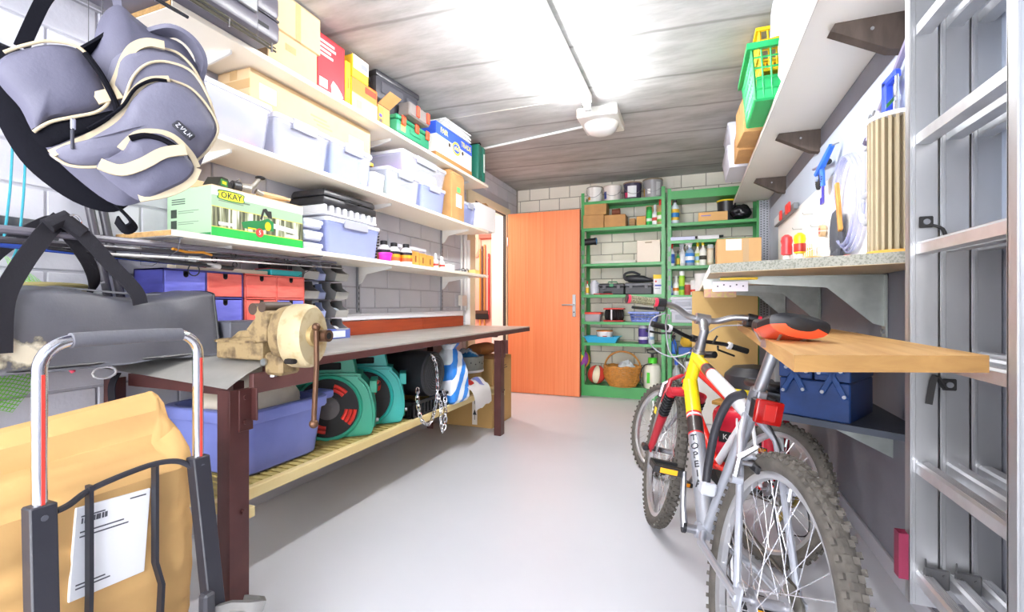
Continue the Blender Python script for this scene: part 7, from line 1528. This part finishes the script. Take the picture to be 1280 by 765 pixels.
# drive train
cr = MB(mat('chainring', '#6d6a66', .35, .8)); cr.cyl((BB[0], -.047, BB[2]), (BB[0], -.050, BB[2]), .088, seg=40).cyl((BB[0], -.054, BB[2]), (BB[0], -.057, BB[2]), .07, seg=36).done('chainring', b1)
ca = MB(ALUP); ca.cyl((BB[0], -.07, BB[2]), (BB[0], .07, BB[2]), .014, seg=14).m(BLKP).cyl((BB[0], .068, BB[2]), (BB[0], .078, BB[2]), .018, seg=14).m(ALUP)
PL, PR = (BB[0] + .065, .085, BB[2] + .155), (BB[0] - .065, -.085, BB[2] - .155)
ca.tube([(BB[0], .072, BB[2]), (BB[0] + .02, .082, BB[2] + .06), (PL[0], .084, PL[2])], [.013, .010, .009], 10).tube([(BB[0], -.072, BB[2]), (PR[0], -.084, PR[2])], [.012, .009], 10); ca.done('crank', b1)
for (px, py, pz), s in ((PL, 1), (PR, -1)):
    q = MB(BLKP); q.cyl((px, py, pz), (px, py + s*.10, pz), .009, seg=10)
    for dx in (-.032, .032): q.box(px + dx - .008, px + dx + .008, min(py + s*.015, py + s*.105), max(py + s*.015, py + s*.105), pz - .012, pz + .012, .002)
    q.box(px - .035, px + .035, min(py + s*.095, py + s*.105), max(py + s*.095, py + s*.105), pz - .010, pz + .010, .002); pd = q.done('pedal', b1)
    MB(P('#f0a41e', .25)).box(px - .0415, px - .0395, min(py + s*.03, py + s*.085), max(py + s*.03, py + s*.085), pz - .008, pz + .008).done('pedal_reflector', pd)
MB(mat('chain_steel', '#5f5a52', .4, .8)).tube([(BB[0] + .0, -.0485, BB[2] + .09), (0, -.056, .33 + .045)], .004, 6).tube([(BB[0], -.0485, BB[2] - .09), (.02, -.056, .22)], .004, 6).done('chain', b1)
q = MB(P('#45454a', .35)); q.tube([(0.0, -.075, .33), (.02, -.08, .27), (.04, -.075, .21)], .010, 8).cyl((.0, -.06, .265), (0, -.066, .265), .024, seg=16).cyl((.045, -.06, .205), (.045, -.066, .205), .024, seg=16); q.done('derailleur', b1)
for s in (-1, 1):
    MB(ALUP).tube([(.13, s*.07, .555), (.135, s*.066, .61), (.13, s*.03, .645)], [.010, .009, .006], 8).cyl((.13, s*.06, .60), (.13, s*.03, .60), .006, seg=10).m(BLKP).box(.10, .17, s*.03 - .006, s*.03 + .006, .585, .605, .003).done('brake_arm', b1)
    MB(ALUP).tube([(FA[0] - .06, s*.075, .585), (FA[0] - .06, s*.07, .64), (FA[0] - .06, s*.03, .675)], [.010, .009, .006], 8).done('brake_arm', b1)
MB(P('#d9d9de', .3)).tube(spline([(SC[0] + .05, .02, SC[2] - .07), (SC[0] - .02, .04, SC[2] - .09), (SC[0] - .06, .03, SC[2] - .16), (SC[0] - .07, .0, SC[2] - .11)], 6), .003, 6).done('cable', b1)
MB(BLKP).tube(spline([(SC[0] - .03, -.03, SC[2] - .05), (SC[0] - .09, -.05, SC[2] - .12), (SC[0] - .10, -.05, SC[2] - .25), (.06, -.07, .38)], 6), .003, 6).done('cable', b1)

# ---- red bicycle behind
b2 = thing('bicycle', 'smaller red bicycle with black handlebar, leaning behind the silver one', 'bicycle', (.244, 2.056, 0), rot=(.27, 0, PI/2 + .548))
r2 = .271; HT, HB_, BB, SC, RA, FA = (.76, 0, .70), (.795, 0, .56), (.37, 0, .25), (.23, 0, .55), (0, 0, r2), (.952, 0, r2)
wheel(b2, RA, r2, 'rear_wheel', rear=True, nk=46, rimw=.015); wheel(b2, FA, r2, 'front_wheel', steer=.055, nk=46, rimw=.015)
q = MB(REDF); ttube(q, along(HB_, HT, -.05), along(HB_, HT, 1.03), .022, [(0, 1, REDF)]); ttube(q, along(HB_, HT, .15), BB, .022, [(0, .35, REDF), (.35, .62, REDF), (.62, 1, REDF)]); ttube(q, along(HB_, HT, .85), along(SC, BB, .12), .018, [(0, 1, REDF)]); ttube(q, SC, BB, .017, [(0, 1, WHF)]); q.m(REDF).cyl((BB[0], -.034, BB[2]), (BB[0], .034, BB[2]), .022)
for s in (-1, 1): q.m(WHF).tube([along(SC, BB, .12, (0, s*.012, 0)), (.15, s*.045, .50), (.0, s*.065, r2)], .008, 8).m(REDF).tube([(BB[0] - .02, s*.02, BB[2]), (.20, s*.05, .255), (0, s*.065, r2)], .009, 8)
q.done('frame', b2)
MB(WHF).cyl(along(along(HB_, HT, .15), BB, .10, (0, .010, .0)), along(along(HB_, HT, .15), BB, .55, (0, .010, 0)), .0165, seg=12).done('white_panel', b2)
q = MB(P('#8a8d94', .35)); CR = along(HB_, HT, -.12)
q.tube([(CR.x, -.05, CR.z - .01), (CR.x, 0, CR.z + .005), (CR.x, .05, CR.z - .01)], .016, 10)
for s in (-1, 1): q.tube([(CR.x, s*.05, CR.z - .01), (CR.x + .08, s*.052, CR.z - .17), (FA[0], s*.055, r2)], [.014, .013, .009], 10)
q.done('fork', b2)
SB = Vector((.80, 0, .835)); q = MB(BLKP); q.tube([along(HB_, HT, .9), along(HB_, HT, 1.8), SB], .013, 10).cyl((SB.x, -.025, SB.z), (SB.x, .025, SB.z), .02, seg=14); q.done('stem', b2)
hb = MB(BLKP).tube(spline([(SB.x - .05, -.30, SB.z + .01), (SB.x - .03, -.18, SB.z + .015), (SB.x, -.05, SB.z), (SB.x, .05, SB.z), (SB.x - .03, .18, SB.z + .015), (SB.x - .05, .30, SB.z + .01)], 6), .0115, 10).done('handlebar', b2)
for s in (-1, 1):
    MB(BLACKR).tube([(SB.x - .04, s*.205, SB.z + .013), (SB.x - .05, s*.305, SB.z + .01)], .0165, 12).done('grip', hb); MB(P('#d9dadf', .3)).tube([(SB.x - .037, s*.185, SB.z + .014), (SB.x - .039, s*.203, SB.z + .013)], .021, 12).done('clamp', hb); MB(BLKP).tube([(SB.x, s*.15, SB.z - .005), (SB.x + .05, s*.19, SB.z - .02), (SB.x + .03, s*.29, SB.z - .03)], .006, 8).done('brake_lever', hb)
    MB(P('#2a2a2e', .4)).tube(spline([(SB.x + .02, s*.12, SB.z), (SB.x + .10, s*.08, SB.z - .02), (SB.x + .09, s*.02, SB.z - .14), (SB.x + .02, .0, SB.z - .24)], 6), .003, 6).done('cable', b2)
MB(BLKP).tube([(SB.x - .02, -.10, SB.z + .0), (SB.x - .03, -.11, SB.z + .05)], .006, 8).cyl((SB.x - .05, -.11, SB.z - .06), (SB.x + .03, -.10, SB.z - .07), .02, seg=12).done('bell', hb)
MB(STEEL).cyl(SC, (.215, 0, .64), .0125, seg=12).done('seat_post', b2); MB(BLKP).loft([[(.085 + .23*s, (.062*(1 - s*.72))*math.cos(a)*e, .665 + .02*math.sin(a)*e) for a in [2*PI*k/16 for k in range(16)]] for s, e in ((0, .5), (.06, .9), (.25, 1), (.5, .95), (.75, .9), (.95, .8), (1, .4))]).done('saddle', b2)
MB(mat('chainring2', '#55524e', .4, .7)).cyl((BB[0], -.045, BB[2]), (BB[0], -.05, BB[2]), .07, seg=32).done('chainring', b2); q = MB(ALUP); q.cyl((BB[0], -.065, BB[2]), (BB[0], .065, BB[2]), .012).tube([(BB[0], .066, BB[2]), (BB[0] + .06, .075, BB[2] - .13)], .009, 8).tube([(BB[0], -.066, BB[2]), (BB[0] - .06, -.075, BB[2] + .13)], .009, 8); q.done('crank', b2)
for px, py, pz, s in ((BB[0] + .06, .075, BB[2] - .13, 1), (BB[0] - .06, -.075, BB[2] + .13, -1)): pd = MB(BLKP).box(px - .04, px + .04, min(py, py + s*.09), max(py, py + s*.09), pz - .011, pz + .011, .004).done('pedal', b2); MB(P('#f0941e', .25)).box(px - .042, px - .040, min(py + s*.02, py + s*.08), max(py + s*.02, py + s*.08), pz - .008, pz + .008).done('pedal_reflector', pd)
MB(mat('chain_steel', '#5f5a52')).tube([(BB[0], -.0475, BB[2] + .07), (0, -.055, r2 + .04)], .004, 6).tube([(BB[0], -.0475, BB[2] - .07), (.02, -.055, r2 - .06)], .004, 6).done('chain', b2)
q = MB(mat('brassy_cog', '#a08a4a', .4, .6)); q.cyl((0, -.06, r2), (0, -.075, r2), .05, seg=24).tube([(.0, -.078, r2), (.01, -.08, r2 - .07), (.03, -.075, r2 - .12)], .009, 8); q.done('derailleur', b2)
MB(P('#f09a1e', .2)).box(-.16, -.12, -.004, .004, r2 + .02, r2 + .075, .004).done('spoke_reflector', b2); MB(BLACK).tube(spline([(.05, -.07, .30), (-.06, -.09, .26), (-.10, -.09, .16), (.0, -.085, .12)], 6), .003, 6).done('cable', b2)

# ---------------------------------------------------------------- things behind the bicycles
t = thing('red_canister', 'red rounded machine housing with a black label behind the bicycles', 'machine', (.30, 2.86, 0), R(-25)); MB(P('#d6233a', .25)).box(-.17, .17, -.13, .13, .08, .44, .05, seg=3).done('housing', t); MB(P('#17171b', .4)).box(-.12, .10, -.1335, -.128, .25, .31, .002).done('label', t); text('KA', .04, WHITE, t, (-.07, -.1345, .28), FY, 'lettering', .0003)
MB(wood('tan_strip', '#c99a4a', '#a87c34', (6, 6, 2))).box(-.172, .172, -.10, .10, .44, .462, .004).done('top_panel', t); MB(BLACKR).cyl((-.12, -.12, .05), (-.12, .12, .05), .05, seg=20).cyl((.12, -.12, .05), (.12, .12, .05), .05, seg=20).box(-.15, .15, -.11, .11, .05, .085).done('wheel', t)
t = thing('vacuum_cleaner', 'black drum vacuum cleaner with a yellow rim behind the silver bicycle', 'vacuum', (.37, 3.35, 0)); MB(P('#3a3b40', .45)).lathe([(.17, .06), (.18, .08), (.18, .42), (.17, .44)], 28).done('drum', t); MB(P('#e8d21c', .4)).lathe([(.182, .44), (.192, .445), (.192, .47), (.182, .475)], 28).done('rim', t); MB(P('#2c2d33', .4)).lathe([(.18, .475), (.17, .55), (.12, .60), (.02, .615)], 28).done('lid', t)
for a in range(4): MB(BLACKR).sphere((.15*math.cos(PI/4 + a*PI/2), .15*math.sin(PI/4 + a*PI/2), .03), .03, su=12, sv=8).done('castor', t)
t = thing('leaning_board', 'pale grey board leaning under the plank behind the bicycles', 'board', (.42, 2.72, .0)); MB(wood('grey_board', '#b4b8ba', '#9a9ea0', (4, 4, 1))).box(-.015, .015, -.10, .10, 0, .86, .002, M=Matrix.Rotation(R(-14), 4, 'X')).done('board', t)

# ---------------------------------------------------------------- plank, toolbox, low shelf
PLK = wood('plank_wood', '#c9a066', '#a87a42', (9, .8, 9), .55, 3.0, .12)
pk_ = MB(PLK).prism([(.173, .97), (.497, 1.085), (.493, 2.62), (.215, 2.62)], .878, .909)
pk_.m(wood('plank_end_grain', '#9a7440', '#7c5a2e', (3, 3, 14), .7))
pk_.bm.normal_update()
for f in pk_.bm.faces:
    if abs(f.normal.y) > .7: f.material_index = 1
tag(pk_.done('plank'), 'thick raw wooden plank jutting towards the viewer beside the ladder', 'plank')
tag(MB(wood('offcut_wood', '#b98d52', '#94693a', (8, 2, 8))).box(.28, .46, 2.50, 2.56, .9095, .935, .002).done('wood_offcut'), 'small wooden offcut lying at the far end of the plank', 'wood')
t = thing('plank_bracket', 'grey wall bracket under the wooden plank', 'bracket', (XR, 2.5, .8775)); MB(ZINC).box(-.45, 0, -.015, .015, -.004, 0).box(-.005, 0, -.015, .015, -.2, 0).prism([(-.005, -.004), (-.4, -.004), (-.005, -.18)], -.002, .002, Matrix(((1,0,0,0),(0,0,1,0),(0,1,0,0),(0,0,0,1)))).done('arm', t)
BLT = mat('blue_toolbox_enamel', '#1f3d74', .4, .1, var=.3, vscale=14, col2='#16305e'); BLA = mat('blue_arm_enamel', '#294b86', .38, .2, var=.3, vscale=20)
DKB = mat('dark_blue_board', '#3e4552', .6)
t = thing('low_shelf', 'dark blue-grey wall board under the blue toolbox', 'shelf', (XR, 2.3, .575))
MB(DKB).prism([(-.40, -.33), (0, -.56), (0, .55), (-.40, .55)], 0, .022).done('board', t)
for y in (-.2, .35): MB(ZINC).prism([(0, 0), (-.28, 0), (0, -.14)], y - .002, y + .002, Matrix(((1,0,0,0),(0,0,1,0),(0,1,0,0),(0,0,0,1)))).done('bracket', t)
t = thing('cantilever_toolbox', 'dark blue metal cantilever toolbox under the wooden plank', 'toolbox', (.40, 1.918, .5975), R(-29.5))
MB(BLT).box(-.11, .11, 0, .27, .0, .135, .004).done('lower_tray', t)
for s in (-1, 1):
    MB(BLT).box(min(s*.004, s*.112), max(s*.004, s*.112), -.002, .272, .138, .195, .003).done('middle_tray', t); MB(BLT).box(min(s*.004, s*.112), max(s*.004, s*.112), -.002, .272, .198, .255, .003).done('upper_tray', t); MB(BLT).box(min(s*.003, s*.114), max(s*.003, s*.114), -.004, .274, .256, .262, .002).done('lid', t)
    for (x0, z0, x1, z1) in ((s*.095, .23, s*.03, .10), (s*.03, .215, s*.095, .09), (s*.085, .175, s*.02, .165)):
        a = MB(BLA); d = Vector((x1 - x0, 0, z1 - z0)); L = d.length; an = math.atan2(d.z, d.x); a.box(-.010, L + .010, -.008, -.004, -.010, .010, .003, M=Matrix.Translation((x0, 0, z0)) @ Matrix.Rotation(-an, 4, 'Y')); ao = a.done('arm', t)
        MB(STEEL).cyl((x0, -.008, z0), (x0, -.012, z0), .006, seg=10).cyl((x1, -.008, z1), (x1, -.012, z1), .006, seg=10).done('rivet', ao)
MB(STEEL).tube([(-.06, .0, .262), (-.06, .0, .272), (-.06, .27, .272), (-.06, .27, .262)], .005, 8).done('handle', t)

# ---------------------------------------------------------------- three-part ladder hung on the right wall
t = thing('extension_ladder', 'three-part aluminium extension ladder hung on the right wall, nearest the viewer', 'ladder', (.60, 1.25, .25))
X0, PIT = -.090, .060
def stile(x, y, zt, zb, far):
    q = MB(ALU); w = .056; s = 1 if far else -1
    q.box(x, x + w, y - .0015, y + .0015, zb, zt)
    q.box(x, x + .004, min(y - .004*s, y + .026*s), max(y - .004*s, y + .026*s), zb, zt, .001); q.box(x + w - .004, x + w, min(y, y + .026*s), max(y, y + .026*s), zb, zt, .001)
    q.box(x + .004, x + .012, min(y - .003*s, y), max(y - .003*s, y), zb, zt, .001)
    return q.done('stile', t)
RZ = [.07 + .2735*k for k in range(8)]
rung0 = None
for k in range(3):
    x = X0 + PIT*k; zb = 0 if k == 0 else .02
    stile(x, .20, 2.06, zb, True); stile(x, -.19, 2.06, zb, False)
    for z in RZ:
        if rung0 is None:
            q = MB(mat('rung_alloy', '#d6d7da', .35, .75, var=.15, vscale=20))
            prof = [(-.016, -.014), (.016, -.014), (.016, .010), (.011, .015), (-.011, .015), (-.016, .010)]
            q.loft([[(px, y, pz) for px, pz in prof] for y in (-.19, .20)])
            for j in range(5): q.box(-.0105 + .0045*j, -.0085 + .0045*j, -.19, .20, .0145, .0162)
            rung0 = q.done('rung', t)
            o = rung0
        else: o = inst(rung0, t)
        o.location = (x + .028, 0, z + (.004 if k else 0))
for s, y in ((1, .20), (-1, -.19)):
    q = MB(P('#7c1a3c', .5)); q.loft([[(X0 - .02 + a, y + b*s, z) for a, b in ((0, .005), (.03, .005), (.03, .035), (0, .035))] for z in (.055, .10, .17)] ); q.done('rubber_foot', t)
    for k, x in enumerate((X0 + .022, X0 + .022 + PIT)): MB(P('#4d4d4f', .4)).box(x, x + .05, y - .018*s - .004, y - .018*s + .004, .055, .105, .003).cyl((x + .012, y - .023*s, .09), (x + .012, y - .0255*s, .09), .004, seg=8).cyl((x + .038, y - .023*s, .09), (x + .038, y - .0255*s, .09), .004, seg=8).tube([(x + .004, y - .018*s, .10), (x + .004, y - .018*s, .125)], .002, 6).done('guide_hook', t)
for z, x, fl in ((.955, X0 + .03, 1), (.555, X0 + .075, -1)):
    q = MB(BLACKR); q.box(x - .014, x + .014, .188, .193, z - .014, z + .014, .002, M=None); q.tube(spline([(x + .01*fl, .19, z - .008), (x + .03*fl, .185, z - .02*fl), (x + .04*fl, .19, z - .05)], 4), 0, flat=(.014, .005)); q.m(STEEL).cyl((x, .188, z), (x, .185, z), .007, seg=14); q.done('latch', t)
t = thing('ladder_hook', 'steel wall hook carrying the ladder, above the picture edge', 'hook', (XR, 1.25, 2.20))
MB(STEEL).box(-.006, 0, -.03, .03, -.03, .12).tube([(-.004, 0, .005), (-.19, 0, .005), (-.19, 0, .05)], .008, 8).done('hook', t)
